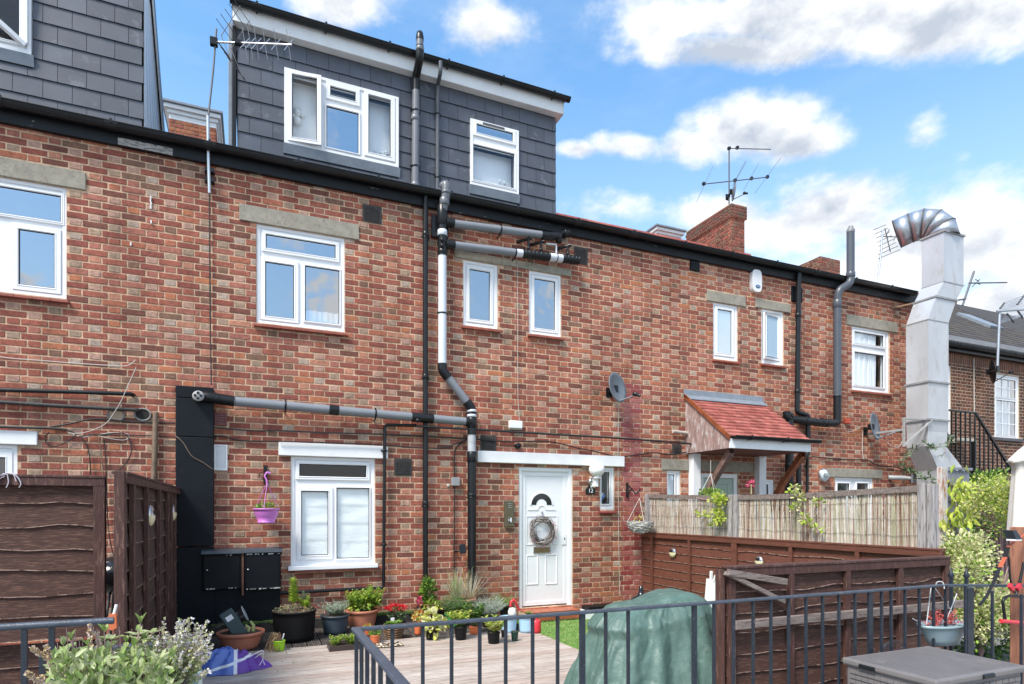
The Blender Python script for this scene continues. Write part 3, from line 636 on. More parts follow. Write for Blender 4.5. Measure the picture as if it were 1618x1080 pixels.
# ---------------------------------------------------------------- eaves, gutter, roof
mb = MB(); mb.box(WX0, WX1, -.052, .24, 5.52, 5.70); part('fascia', mb, mat('flaking_black_fascia', (.007, .008, .010), .45, .3, 8, .3, 30, col2=(.36, .34, .32), f2=.665, sc2=7, w2=.03, st=(1, 1, 4), spec=.3), terrace, bev=.004)
mb = MB(); mb.box(at(188, 0).x, at(274, 0).x, -.060, -.02, 5.525, 5.60); part('fascia_patch', mb, mat('bare_fascia_wood', (.36, .34, .32), .8, .3, 8, .6, 40, col2=(.08, .08, .08), f2=.5, st=(1, 1, 4)), terrace)
def gutter(par, x0, x1, y, z, r, m, brk=.95, nm='gutter'):
    mb = MB(); n = 10; base = len(mb.v)
    for x in (x0, x1):
        for (q, sg) in ((r, 1), (r - .006, -1)):
            for i in range(n + 1): a = pi + pi * i / n; mb.v.append((x, y - q * cos(a) * 1, z + q * sin(a)))
    for off in (0, n + 1):
        for i in range(n): mb.face([base + off + i, base + off + i + 1, base + 2 * (n + 1) + off + i + 1, base + 2 * (n + 1) + off + i], 0, True)
    mb.tube([(x0, y - r, z), (x1, y - r, z)], .009, 6); mb.tube([(x0, y + r, z), (x1, y + r, z)], .006, 6)
    for x in (x0, x1): mb.poly([(x, y + r * cos(pi + pi * i / n), z + r * sin(pi + pi * i / n)) for i in range(n + 1)])
    g = part(nm, mb, m, par)
    x = x0 + .3
    while x < x1:
        mb = MB(); w = .018 if int(x * 7) % 3 else .06
        mb.tube([(x - w, y - r * cos(pi * i / 8) * 1.09, z - r * 1.09 * sin(pi * i / 8)) for i in range(9)], .001, 4, caps=False)
        pts = [(y - (r + .007) * cos(pi * i / 8), z - (r + .007) * sin(pi * i / 8)) for i in range(9)]
        for i in range(8):
            mb.poly([(x - w, pts[i][0], pts[i][1]), (x + w, pts[i][0], pts[i][1]), (x + w, pts[i + 1][0], pts[i + 1][1]), (x - w, pts[i + 1][0], pts[i + 1][1])])
        mb.box(x - .012, x + .012, y - r - .012, y - r + .004, z - .02, z + .022); mb.box(x - .01, x + .01, y + r - .02, y + r + .012, z - .05, z + .01)
        part('gutter_bracket', mb, m, g); x += brk
    return g
gutter(terrace, WX0, at(1446, 470, -.12).x, -.118, 5.70, .062, BLACKP)
EZ = 5.735; PIT = tan(radians(28.85)); RIDGE = 4.2
rx0 = XX(884, .35); mb = MB()
def rz(y): return EZ - .02 + y * PIT
mb.poly([(rx0, -.02, rz(-.02)), (WX1, -.02, rz(-.02)), (WX1, RIDGE, rz(RIDGE)), (rx0, RIDGE, rz(RIDGE))]); mb.poly([(rx0, RIDGE, rz(RIDGE)), (WX1, RIDGE, rz(RIDGE)), (WX1, 8.4, EZ), (rx0, 8.4, EZ)])
mb.poly([(rx0, -.02, rz(-.02)), (rx0, RIDGE, rz(RIDGE)), (rx0, 8.4, EZ)]); mb.poly([(WX1, -.02, rz(-.02)), (WX1, RIDGE, rz(RIDGE)), (WX1, 8.4, EZ)])
roof = part('roof', mb, RTILE[1], terrace); mb = MB(); y = 0.0
while y < RIDGE - .1:
    x = rx0 + random.uniform(0, .1)
    while x < WX1 - .16:
        mb.obox((x + .08, y + .05, rz(y + .05) + .014), (.079, 0, 0), (0, .056, .056 * PIT - .004), (0, -.003, .006), random.randint(0, 2)); x += .163
    y += .11
part('roof_tiles', mb, RTILE, roof, kind='stuff')
mb = MB(); x = rx0
while x < WX1 - .3: mb.tube([(x, RIDGE, rz(RIDGE) + .02), (x + .29, RIDGE, rz(RIDGE) + .02)], .07, 8, random.randint(0, 2)); x += .3
part('ridge_tiles', mb, RTILE, roof, kind='stuff')
mb = MB(); mb.box(WX0, rx0, .24, 8.0, 5.60, 5.68); part('flat_roof', mb, mat('roof_felt', (.05, .05, .055), .9, .2, 5, .4), terrace)
SLATE3 = mat('slate_tile_darker', (.084, .096, .124), .45, .16, 4, .12, 90, col2=(.13, .14, .15), f2=.62, sc2=20)
# ================================================================ slate-clad dormers
def tiles(par, x0, x1, z0, z1, Y, holes, tw=.268, th=.207, ph=0):
    n = 0; k = 0; z = z1
    while z > z0 + .02:
        zb_ = max(z - th, z0); x = x0 - (tw / 2 if (k + ph) % 2 else 0)
        while x < x1 - .01:
            a = max(x, x0) + .0025; b = min(x + tw, x1) - .0025; segs = [(a, b, zb_, z)]
            for h in holes:
                ns = []
                for (p, q, c, d) in segs:
                    if q <= h[0] or p >= h[1] or d <= h[2] or c >= h[3]: ns.append((p, q, c, d)); continue
                    if p < h[0] - .02: ns.append((p, h[0], c, d))
                    if q > h[1] + .02: ns.append((h[1], q, c, d))
                    m0, m1 = max(p, h[0]), min(q, h[1])
                    if c < h[2] - .02: ns.append((m0, m1, c, h[2]))
                    if d > h[3] + .02: ns.append((m0, m1, h[3], d))
                segs = ns
            for (p, q, c, d) in segs:
                if q - p < .02: continue
                mb = MB(); j = random.uniform(0, .0025); e = random.uniform(-.002, .002)
                P = [(p, Y - .016 - j, c + .002 + e), (q, Y - .016 - j, c + .002 - e), (q, Y - .004, d), (p, Y - .004, d)]; mb.prism(P, (0, .008, 0))
                part('slate', mb, random.choice((SLATE, SLATE, SLATE2, SLATE2, SLATE3)), par)
            x += tw
        z -= th; k += 1
def flash(par, w, Y, dz=.11):
    x0, x1, z0, z1 = w['o']; mb = MB(); mb.prism([(x0 - .01, Y - .05, z0 - .0), (x0 - .01, Y - .024, z0 - dz), (x0 - .01, Y - .018, z0 - dz), (x0 - .01, Y - .012, z0)], (x1 - x0 + .03, 0, 0)); part('flashing', mb, LEAD, par, label='lead flashing under window')
DY = .30
def WRd(pl, pr, yt, yb): return WR(pl, pr, yt, yb, DY)
def ld(pl, pr, yt, yb, g='clear', op=0, w=.045): return dict(r=WRd(pl, pr, yt, yb), g=g, op=op, w=w)
dx0 = XX(375, DY); dx1 = XX(878, DY); dzt = at(878, 187, DY).z
dormer = thing('loft_dormer', 'slate-clad loft dormer with two white windows and black gutter, centre of the roof', 'dormer', (dx0, DY, 5.6))
w1 = dict(o=WRd(449, 629, 109, 228), l=[ld(461, 500.5, 121, 220, op=2, w=.05), ld(521, 561.5, 139, 154, w=.05), ld(515, 566, 170, 235, 'sky', w=.02), ld(581, 616.5, 152.5, 243, w=.055)], label='three-light dormer window')
w2 = dict(o=WRd(742, 818, 189, 293), l=[ld(751, 808.5, 198, 212, 'sky', w=.045), ld(745.5, 811, 230, 286, w=.03)], label='two-light dormer window')
mb = MB(); mb.plate(dx0, dx1, 5.62, dzt + .22, [w1['o'], w2['o']], DY, DY + .2, 0)
mb.poly([(dx0, DY, 5.6), (dx0, 5.2, 5.6), (dx0, 5.2, dzt + .22), (dx0, DY, dzt + .22)]); mb.poly([(dx1, DY, 5.6), (dx1, 5.2, 5.6), (dx1, 5.2, dzt + .22), (dx1, DY, dzt + .22)]); mb.poly([(dx0, 5.2, 5.6), (dx1, 5.2, 5.6), (dx1, 5.2, dzt + .22), (dx0, 5.2, dzt + .22)])
part('wall', mb, mat('dark_batten_board', (.02, .022, .026), .8, .2, 5, 0), dormer)
FL = .115
h1 = [(w['o'][0], w['o'][1], w['o'][2] - FL, w['o'][3]) for w in (w1, w2)]
tiles(dormer, dx0, dx1, 5.64, dzt, DY, h1)
for w in (w1, w2): w['obj'] = build_window(dormer, w, DY, -.045); flash(dormer, w, DY, FL)
# trickle vents, toy and blossoms on the sills
mb = MB()
for (a, b, y) in ((463, 499, 117.5), (583, 614, 150), (763, 797, 194)):
    p = at(a, y, DY - .06); q = XX(b, DY - .06); mb.box(p.x, q, DY - .068, DY - .05, p.z - .012, p.z + .010)
part('trickle_vent', mb, mat('vent_grey', (.10, .105, .11), .5, .1, 5, 0), w1['obj'])
mb = MB()
for k in range(30): p = at(random.uniform(590, 612), random.uniform(240, 249), DY + .1); mb.ball(p, random.uniform(.01, .022), 6)
for (px_, py_, r_) in ((470, 178, .05), (470, 192, .06), (463, 183, .03), (478, 183, .03), (467, 171, .018), (474, 171, .018)): mb.ball(at(px_, py_, DY + .1), r_, 8)
part('sill_ornaments', mb, WPAINT, w1['obj'])
mb = MB()
for (px_, py_) in ((748, 290), (753, 291), (762, 290), (768, 293), (783, 296), (790, 290), (797, 292)): mb.ball(at(px_, py_ - 4, DY + .1), .018, 6, 0, (1, 1, 1.6))
part('sill_ornaments', mb, WPAINT, w2['obj'])
# net blind behind the dormer panes
for w, ls in ((w1, (0, 1, 3)), (w2, (1,))):
    for i in ls:
        a, b, c, d = w['l'][i]['r']; mb = MB(); mb.box(a - .02, b + .02, DY + .12, DY + .124, c - .02, d + .02); part('blind', mb, mat('net_blind', (.84, .86, .90), .9, .05, 3, 0), w['obj'])
fz = dzt + .012
mb = MB(); mb.box(dx0 - .05, dx1 + .06, DY - .12, DY + .4, fz - .0, fz + .185); part('fascia', mb, WPAINT, dormer, bev=.006)
mb = MB(); mb.box(dx0 - .06, dx1 + .10, DY - .17, 5.3, fz + .192, fz + .215); part('roof', mb, mat('roof_felt', (.05, .05, .055)), dormer)
mb = MB(); mb.prism([(dx1 + .062, DY - .12, fz), (dx1 + .062, DY - .12, fz + .175), (dx1 + .062, 5.2, fz + .175), (dx1 + .062, 5.2, fz)], (.012, 0, 0)); part('barge_board', mb, WPAINT, dormer)
gutter(dormer, dx0 - .08, dx1 + .14, DY - .175, fz + .205, .050, BLACKP, .8)
mb = MB(); mb.box(dx0 - .055, dx0 - .012, DY - .03, DY + .06, 5.62, fz); part('corner_trim', mb, BLACKP, dormer, bev=.004)
mb = MB(); mb.box(dx0 - .10, dx0 - .058, DY + .0, DY + .08, 5.62, fz + .05); part('corner_trim', mb, LEAD, dormer, bev=.004)

# neighbour's dormer, cut by the left edge of the photo
ex1 = XX(227.5, DY); ex0 = ex1 - 3.1; ezt = 7.75
dorm2 = thing('loft_dormer', 'slate-clad loft dormer with white ribbed side and an open window, at the left edge', 'dormer', (ex0, DY, 5.6))
aw = at(51.5, 0, DY); zb2 = at(51.5, 91, DY).z
w3 = dict(o=(aw.x - 1.2, aw.x, zb2, 7.45), l=[dict(r=(aw.x - 1.1, aw.x - .10, zb2 + .10, 7.35), g='clear', op=0, w=.03)], label='dormer window with sash hung open')
mb = MB(); mb.plate(ex0, ex1, 5.62, ezt, [w3['o']], DY, DY + .2, 0); part('wall', mb, MC['dark_batten_board'], dorm2)
tiles(dorm2, ex0, ex1, 5.64, 7.70, DY, [(w3['o'][0], w3['o'][1] + .005, w3['o'][2] - FL, w3['o'][3])], ph=1)
w3['obj'] = build_window(dorm2, w3, DY, -.045); flash(dorm2, w3, DY, FL)
s0 = w3['o']; mb = MB(); yo = .22; T = Vector((0, DY - .06, s0[3])); 
pz = at(0, 28, DY - .15); hz = at(36, 70, DY - .03)
mb.beam((hz.x + .03, DY - .05, hz.z - .02), (hz.x - .75, DY - .38, hz.z + .48), .05, .05); mb.beam((hz.x + .03, DY - .06, s0[3]), (hz.x + .03, DY - .05, hz.z), .05, .05)
part('open_sash', mb, UPVC, w3['obj'], bev=.005)
mb = MB(); mb.obox(at(12, 70, DY + .04), (.10, 0, .01), (0, .04, 0), (0, 0, .028)); part('blue_cloth', mb, mat('blue_cloth', (.08, .16, .35), .9, .3, 20, .5), w3['obj'], bev=.01)
# ribbed cheek running back to the roof
yb0 = onx(268, 208, ex1).y; yt0 = onx(237, 0, ex1).y; zt0 = onx(237, 0, ex1).z
tops = lambda z: yb0 + (yt0 - yb0) * (z - 5.6) / (zt0 - 5.6)
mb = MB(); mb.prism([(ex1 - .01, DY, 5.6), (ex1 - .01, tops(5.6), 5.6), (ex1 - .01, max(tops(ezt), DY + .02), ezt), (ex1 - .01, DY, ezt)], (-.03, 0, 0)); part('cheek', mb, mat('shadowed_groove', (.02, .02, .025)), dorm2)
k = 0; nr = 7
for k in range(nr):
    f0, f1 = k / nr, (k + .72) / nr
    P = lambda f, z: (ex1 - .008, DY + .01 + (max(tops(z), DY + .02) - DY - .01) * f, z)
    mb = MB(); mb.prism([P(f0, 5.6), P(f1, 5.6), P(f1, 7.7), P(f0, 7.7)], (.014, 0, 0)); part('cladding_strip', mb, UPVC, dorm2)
mb = MB(); mb.beam((ex1 + .02, tops(5.6) + .04, 5.6), (ex1 + .02, tops(7.9) + .04, 7.9), .05, .12, (0, 1, 0)); part('verge_trim', mb, BLACKP, dorm2, bev=.006)
mb = MB(); mb.beam((ex1 + .035, tops(5.6) - .10, 5.6), (ex1 + .035, tops(7.9) - .06, 7.9), .015, .03, (0, 1, 0)); part('verge_trim', mb, WPAINT, dorm2, label='white verge strip')

# ================================================================ chimneys
def chimney(name, label, x0, x1, y0, y1, z0, z1, cap=None, pal=(2, 0, 9), crs=.075, white=None):
    t = thing(name, label, 'chimney', ((x0 + x1) / 2, y0, z0)); mb = MB(); mb.box(x0, x1, y0, y1, z0, z1); part('stack', mb, MORTAR2 if white is None else MORTAR, t)
    ms = [BR[i] for i in pal]; zz = z1 - (cap or 0)
    def faces(a0, a1, b0, b1, za, zt, mbx, o_=0):
        per = .3
        for (f, l0, l1) in ((lambda u, q, z: (u, b0 - q - o_, z), a0 - o_, a1 + o_), (lambda u, q, z: (a0 - q - o_, u, z), b0 - o_, b1 + o_), (lambda u, q, z: (a1 + q + o_, u, z), b0 - o_, b1 + o_)):
            for (p, q_, c, d, tt, fl) in brick_run(l0, l1, za, zt, [], crs, per, z0, l0): brick_geo(mbx, p, q_, c, d, f, random.randrange(len(ms)), dep=.012)
    mb = MB(); faces(x0, x1, y0, y1, z0, zz, mb); part('brickwork', mb, ms, t, kind='stuff')
    if cap:
        mb = MB(); mb.box(x0 - .035, x1 + .035, y0 - .035, y1 + .035, zz, z1 + .01); cp = part('cap', mb, MORTAR2, t); mb = MB(); faces(x0, x1, y0, y1, zz, z1, mb, .038); part('cap_bricks', mb, [mat('sooty_brick', (.10, .065, .05), .9, .3, 20, .5, col2=(.30, .27, .10), f2=.6), BR[2]], cp, kind='stuff')
    if white is not None:
        a, b = white
        for (h0, h1, pr, m) in ((0, .10, .01, WPAINT), (.10, .17, .04, WPAINT), (.17, .25, .09, WPAINT), (.25, .30, .13, LEAD)):
            mb = MB(); mb.box(x0 - pr, x1 + pr, y0 - pr, y1 + pr, z1 + h0, z1 + h1); part('cornice', mb, m, t, bev=.008)
    return t
yc1 = 3.3; c0 = at(1154, 322, yc1); c1x = XX(1176, yc1)
chimney('chimney', 'tall dark red brick chimney carrying the double aerial, mid terrace', c0.x + .03, c1x, yc1, yc1 + 1.55, 6.9, c0.z, cap=.30, pal=(2, 0, 1, 9))
yc2 = 3.9; c2 = at(1296, 404.5, yc2)
chimney('chimney', 'short brown brick chimney left of the black vent stack', c2.x, XX(1327, yc2), yc2, yc2 + .7, 6.7, c2.z, pal=(2, 9, 0))
yc3 = 5.4; c3 = at(268, 187, yc3); c3r = XX(341, yc3)
chimney('chimney', 'orange brick chimney with white corniced top between the two dormers', c3.x, c3r, yc3, yc3 + .9, 5.7, c3.z, pal=(10, 3, 10, 1), white=(0, 0))
c4 = at(1039, 369, 5.4)
chimney('chimney', 'low white corniced chimney behind the left flank of the tall brick chimney', c4.x, XX(1074, 5.4), 5.4, 6.2, 6.6, c4.z - .10, pal=(10, 3), white=(0, 0))

# ================================================================ pipes
def fillet(pts, r=.08, n=5):
    out = [Vector(pts[0])]
    for i in range(1, len(pts) - 1):
        p, a, b = Vector(pts[i]), Vector(pts[i - 1]), Vector(pts[i + 1]); u = (a - p); v = (b - p); rr = min(r, u.length * .45, v.length * .45)
        s0, s1 = p + u.normalized() * rr, p + v.normalized() * rr
        for k in range(n + 1): t = k / n; out.append(s0 * (1 - t) ** 2 + p * 2 * t * (1 - t) + s1 * t * t)
    out.append(Vector(pts[-1])); return out
def pipe(mb, pts, r, n=14, m=0, fr=.09): mb.tube(fillet(pts, fr), r, n, m); return mb
def collar(mb, p, d, r, w=.05, m=0, n=14):
    p = Vector(p); d = Vector(d).normalized(); mb.tube([p - d * w / 2, p - d * w / 2 + d * .004, p + d * w / 2 - d * .004, p + d * w / 2], [r - .004, r, r, r - .004], n, m)
def strap(par, p, d, r, yb=0.0):        # pipe clip: band plus lugs back to the wall
    mb = MB(); collar(mb, p, d, r + .006, .022); p = Vector(p)
    side = Vector(d).normalized().cross(Vector((0, 1, 0))).normalized()
    mb.beam(p - side * (r + .02), p + side * (r + .02), .02, .012, (0, 1, 0)); mb.beam(p - side * (r + .016), Vector((p.x, yb, p.z)) - side * (r + .016), .014, .014)
    part('pipe_clip', mb, BLACKP, par, bev=0)
PY = -.115
def P_(px, py, Y=PY): return at(px, py, Y)
# main soil stack with its branches
soil = thing('soil_pipe', 'tall soil stack, black and pale grey, with two grey branches high on the wall', 'drain pipe', (P_(745.5, 900).x, PY, 0))
R1 = .056; X1_ = P_(699, 450).x; X2_ = P_(745.5, 700).x
def Zp(px, py): return P_(px, py).z
zt_ = Zp(704, 297)
mb = MB(); pipe(mb, [(XX(676, .25), .10, zt_ - .13), (X1_ + .03, -.11, zt_ + .0), (X1_ + .03, -.135, zt_ - .02)], .055, 14, 0, .05); part('top_pipe', mb, DGREYP, soil)
mb = MB(); pipe(mb, [(X1_ + .01, -.10, zt_ + .02), (X1_ + .035, -.16, zt_ + .03), (X1_ + .035, -.17, zt_ - .10), (X1_ + .01, -.13, zt_ - .26), (X1_, PY, zt_ - .40)], .058, 14, 0, .07)
collar(mb, (X1_ + .035, -.168, zt_ - .09), (0, 0, 1), .068, .03); collar(mb, (X1_ + .02, -.145, zt_ - .2), (0, 0, 1), .066, .09)
part('bend', mb, mat('mid_grey_elbow', (.13, .14, .155), .35, .1, 4, 0), soil)
mb = MB(); pipe(mb, [(X1_, PY, zt_ - .36), (X1_, PY, Zp(699, 404))], .060); collar(mb, (X1_, PY, Zp(699, 340)), (0, 0, 1), .070, .26); collar(mb, (X1_, PY, Zp(699, 398)), (0, 0, 1), .066, .05)
mb.ball((X1_ - .02, PY - .055, Zp(699, 382)), .03, 10); mb.ball((X1_ - .02, PY - .055, Zp(699, 391)), .03, 10); mb.box(X1_ - .12, X1_ + .10, -.06, 0, Zp(699, 372), Zp(699, 338))
part('branch_fitting', mb, BLACKP, soil)
mb = MB(); collar(mb, (X1_, PY, Zp(699, 368)), (0, 0, 1), .064, .075); part('white_collar', mb, LGREYP, soil)
mb = MB(); pipe(mb, [(X1_, PY, Zp(699, 403)), (X1_, PY, Zp(699, 578))], R1); part('grey_pipe', mb, LGREYP, soil)
strap(soil, (X1_, PY, Zp(699, 495)), (0, 0, 1), R1)
zA = Zp(699, 585); zB = P_(741, 645).z; dA = Vector((X2_ - X1_, 0, zB - zA)).normalized()
mb = MB(); pipe(mb, [(X1_, PY, zA + .09), (X1_, PY, zA), Vector((X1_, PY, zA)) + dA * .12], .062, 14, 0, .06); part('bend', mb, BLACKP, soil); mb = MB(); pipe(mb, [Vector((X2_, PY, zB)) - dA * .12, (X2_, PY, zB), (X2_, PY, zB - .10)], .062, 14, 0, .06); part('bend', mb, BLACKP, soil)
mb = MB(); mb.tube([Vector((X1_, PY, zA)) + dA * .1, Vector((X2_, PY, zB)) - dA * .1], R1, 14); part('grey_pipe', mb, GREYP, soil)
mb = MB(); pipe(mb, [(X2_, PY, zB - .08), (X2_, PY, Zp(745, 687))], .059); collar(mb, (X2_, PY, Zp(745, 668)), (0, 0, 1), .066, .14); part('branch_fitting', mb, BLACKP, soil)
mb = MB(); collar(mb, (X2_, PY, Zp(745, 649)), (0, 0, 1), .064, .035); part('white_collar', mb, LGREYP, soil); mb = MB(); collar(mb, (X2_, PY, Zp(745, 656.5)), (0, 0, 1), .064, .035); part('white_collar', mb, LGREYP, soil)
mb = MB(); pipe(mb, [(X2_, PY, Zp(745, 686)), (X2_, PY, Zp(745, 713))], R1); part('grey_pipe', mb, mat('soiled_grey_pipe', (.42, .44, .47), .4, .25, 6, 0, col2=(.22, .21, .2), f2=.58), soil)
mb = MB(); pipe(mb, [(X2_, PY, Zp(745, 713)), (X2_, PY, .0)], .058); collar(mb, (X2_, PY, Zp(745, 722)), (0, 0, 1), .064, .14); collar(mb, (X2_, PY, Zp(745, 782)), (0, 0, 1), .063, .04); part('lower_pipe', mb, BLACKP, soil)
strap(soil, (X2_, PY, Zp(745, 653)), (0, 0, 1), R1); strap(soil, (X2_, PY, Zp(745, 786)), (0, 0, 1), R1)
# branches
def hrun(par, x0px, y0px, x1px, y1px, r, m, nm, Y=PY - .01):
    mb = MB(); mb.tube([P_(x0px, y0px, Y), P_(x1px, y1px, Y)], r, 14); return part(nm, mb, m, par)
b1 = thing('waste_branch', 'upper grey branch pipe with black end elbow above the small windows', 'drain pipe', P_(708, 352))
hrun(b1, 716, 353, 856, 371, .052, GREYP, 'grey_pipe'); hrun(b1, 704, 350.5, 717, 353, .060, BLACKP, 'coupling'); hrun(b1, 855, 371, 872, 373.4, .058, BLACKP, 'coupling')
mb = MB(); pipe(mb, [P_(868, 373, PY - .01), P_(880, 373, PY - .01), P_(886, 369.5, PY + .05), P_(899, 368, PY + .03)], .058, 14, 0, .05); mb.ball(P_(883, 379, PY + .02), .05, 10); collar(mb, P_(892, 369, PY + .03), (1, 0, .1), .066, .03); part('end_elbow', mb, BLACKP, b1)
strap(b1, P_(790.5, 362.5, PY - .01), (1, 0, 0), .052)
b2 = thing('waste_branch', 'lower grey branch pipe with black ribbed end just above the two small windows', 'drain pipe', P_(708, 386))
hrun(b2, 716, 387, 815, 399, .052, GREYP, 'grey_pipe'); hrun(b2, 704, 385.5, 718, 387.3, .060, BLACKP, 'coupling'); hrun(b2, 814, 399, 826, 400.4, .053, LGREYP, 'pale_sleeve'); hrun(b2, 825, 400.3, 868, 405.6, .058, BLACKP, 'ribbed_end'); hrun(b2, 868, 405.6, 889, 408.2, .055, LGREYP, 'pale_sleeve'); hrun(b2, 888, 408, 914, 411.2, .058, BLACKP, 'end_cap')
mb = MB()
for px_ in (829, 834, 840, 846, 853, 860, 866, 879, 890, 896, 902, 908, 913): collar(mb, P_(px_, 387 + (px_ - 716) * .1222, PY - .01), (1, 0, 0), .064, .010)
part('rib', mb, BLACKP, b2); strap(b2, P_(814, 399, PY - .01), (1, 0, 0), .052)
for (xa, ya, xb, yb_) in ((835, 399, 835, 378), (855, 401, 855, 383), (897, 407, 897, 389)):
    mb = MB(); p, q = P_(xa, ya), P_(xb, yb_); mb.tube([p, q], .017, 10); mb.tube([q + Vector((-.13, .11, -.015)), q + Vector((.04, -.03, .015))], .021, 10); collar(mb, p + Vector((0, 0, .06)), (0, 0, 1), .024, .03); part('waste_stub', mb, BLACKP, b2)
mb = MB(); mb.tube(fillet([P_(863, 384.5), P_(879, 386), P_(879, 400)], .02), .012, 8); part('white_overflow', mb, LGREYP, b2)
# long lower branch with access cap
b3 = thing('waste_branch', 'long grey branch pipe with round access cap crossing above the ground floor window', 'drain pipe', P_(312, 625))
hrun(b3, 368, 633.5, 522, 647, .055, GREYP, 'grey_pipe', -.12); hrun(b3, 533, 648, 652, 658.5, .055, GREYP, 'grey_pipe', -.12); hrun(b3, 682, 661, 738, 666, .055, GREYP, 'grey_pipe', -.12)
hrun(b3, 345, 630, 370, 633.7, .062, BLACKP, 'coupling', -.13); hrun(b3, 520, 646.8, 535, 648.2, .062, BLACKP, 'coupling', -.12); hrun(b3, 650, 658.2, 684, 661.3, .062, BLACKP, 'coupling', -.12); hrun(b3, 735, 665.6, 746, 667, .064, BLACKP, 'coupling', -.12)
mb = MB(); mb.tube(fillet([P_(316, 626, -.13), P_(330, 627.5, -.15), P_(346, 630, -.14)], .04), .062, 14); mb.tube([P_(313, 624.7, -.13), P_(313, 624.7, -.235)], .064, 20); mb.ball(P_(660, 664, -.2), .03, 8); part('access_bend', mb, BLACKP, b3)
c_ = P_(313, 624.7, -.236); mb = MB(); mb.lathe(c_, [(.0001, -.012), (.05, -.012), (.058, -.004), (.062, .004)], 24, axis='Y'); capo = part('access_cap', mb, mat('pale_cap', (.34, .33, .33), .6, .1, 5, 0), b3)
mb = MB()
for a in (0, 1):
    for sg in (-1, 1): mb.box(c_.x + (-.012 if a else sg * .03 - .012), c_.x + (.012 if a else sg * .03 + .012), c_.y - .02, c_.y - .010, c_.z + (sg * .03 - .012 if a else -.012), c_.z + (sg * .03 + .012 if a else .012))
part('cap_slot', mb, BLACKP, capo)
for (a, b) in ((451, 640.7), (593, 653.3)): strap(b3, P_(a, b, -.12), (1, 0, .0), .055)
# rain downpipes
def downpipe(label, pts, r, m, clips=(), Y=-.07, name='downpipe', cols=()):
    t = thing(name, label, 'drain pipe', (at(pts[-1][0], pts[-1][1], Y).x, Y, 0)); W_ = []
    for p in pts: W_.append(at(p[0], p[1], p[2] if len(p) > 2 else Y))
    mb = MB(); pipe(mb, W_, r, 12, 0, .05); part('pipe', mb, m, t)
    for (a, b) in clips: strap(t, at(a, b, Y), (0, 0, 1), r, DY if Y > .1 else 0)
    if cols:
        for (a, b) in cols: mb = MB(); collar(mb, at(a, b, Y), (0, 0, 1), r + .007, .06); part('socket', mb, m, t)
    return t
x_ = 672.3
t = downpipe('straight black downpipe left of the pale grey soil stack, gutter to ground', [(x_, 309), (x_, 935)], .035, BLACKP, [(x_, 375), (x_, 598), (x_, 800)], cols=[(x_, 370), (x_, 595), (x_, 795)])
downpipe('slim black waste pipe right of the blind-filled window, bending left near the ground', [(658, 672), (608, 671), (607, 800), (606, 929), (560, 930.5), (443, 936.5)], .021, BLACKP, [(606.5, 860), (607, 712)], Y=-.06)
downpipe('black downpipe with offset swan neck passing the tiled porch', [(1262, 432), (1259.5, 651), (1276.5, 656), (1276.5, 716), (1262, 731), (1261.5, 800)], .043, BLACKP, [(1261, 500), (1260, 620)], Y=-.09, cols=[(1261, 498), (1260, 618)])
downpipe('thin black pipe behind the porch downpipe', [(1276, 700), (1275, 790)], .025, BLACKP, (), Y=-.04)
vs = thing('vent_stack', 'dark grey vent stack rising through the gutter beside the galvanised duct', 'drain pipe', at(1323, 600, -.12))
vx = at(1323, 550, -.12).x; vx2 = at(1344, 400, -.20).x; z1_ = at(1344, 447, -.2).z; z2_ = at(1323, 468, -.12).z
mb = MB(); pipe(mb, [(vx2, -.2, at(1345, 366, -.2).z), (vx2, -.2, z1_), (vx, -.14, z2_ + .10), (vx, -.12, z2_ - .1), (vx, -.12, at(1323, 627, -.12).z)], .066, 16, 0, .09); part('pipe', mb, DGREYP, vs)
mb = MB(); collar(mb, (vx2, -.2, at(1344, 434, -.2).z), (0, 0, 1), .076, .09); part('socket', mb, DGREYP, vs); mb = MB(); collar(mb, (vx, -.12, at(1323, 480, -.12).z), (0, 0, 1), .075, .14); part('socket', mb, DGREYP, vs)
mb = MB(); tz = at(1345, 366, -.2).z; mb.lathe((vx2, -.2, tz), [(.068, -.01), (.066, .03), (.045, .075), (.0001, .09)], 16)
for k in range(8): a = k * pi / 4; mb.beam((vx2 + .068 * cos(a), -.2 + .068 * sin(a), tz + .01), (vx2 + .03 * cos(a), -.2 + .03 * sin(a), tz + .10), .012, .01)
part('vent_cowl', mb, mat('cowl_grey', (.2, .21, .22), .5), vs)
mb = MB(); pipe(mb, [(vx, -.12, at(1323, 625, -.12).z), (vx, -.12, at(1324, 668, -.12).z), at(1300, 668, -.12), at(1243, 661, -.12), at(1243, 650, -.12)], .066, 16, 0, .06)
for (a, b) in ((1305, 670), (1298, 669), (1272, 666), (1248, 660)): collar(mb, at(a, b - 2, -.12), (1, 0, 0), .074, .04)
part('lower_branch', mb, BLACKP, vs); strap(vs, (vx, -.12, at(1323, 626, -.12).z), (0, 0, 1), .066)
downpipe('stout black pipe half hidden under the right side of the porch', [(1247, 660), (1247, 800)], .066, BLACKP, (), Y=-.12, cols=[(1247, 735)])
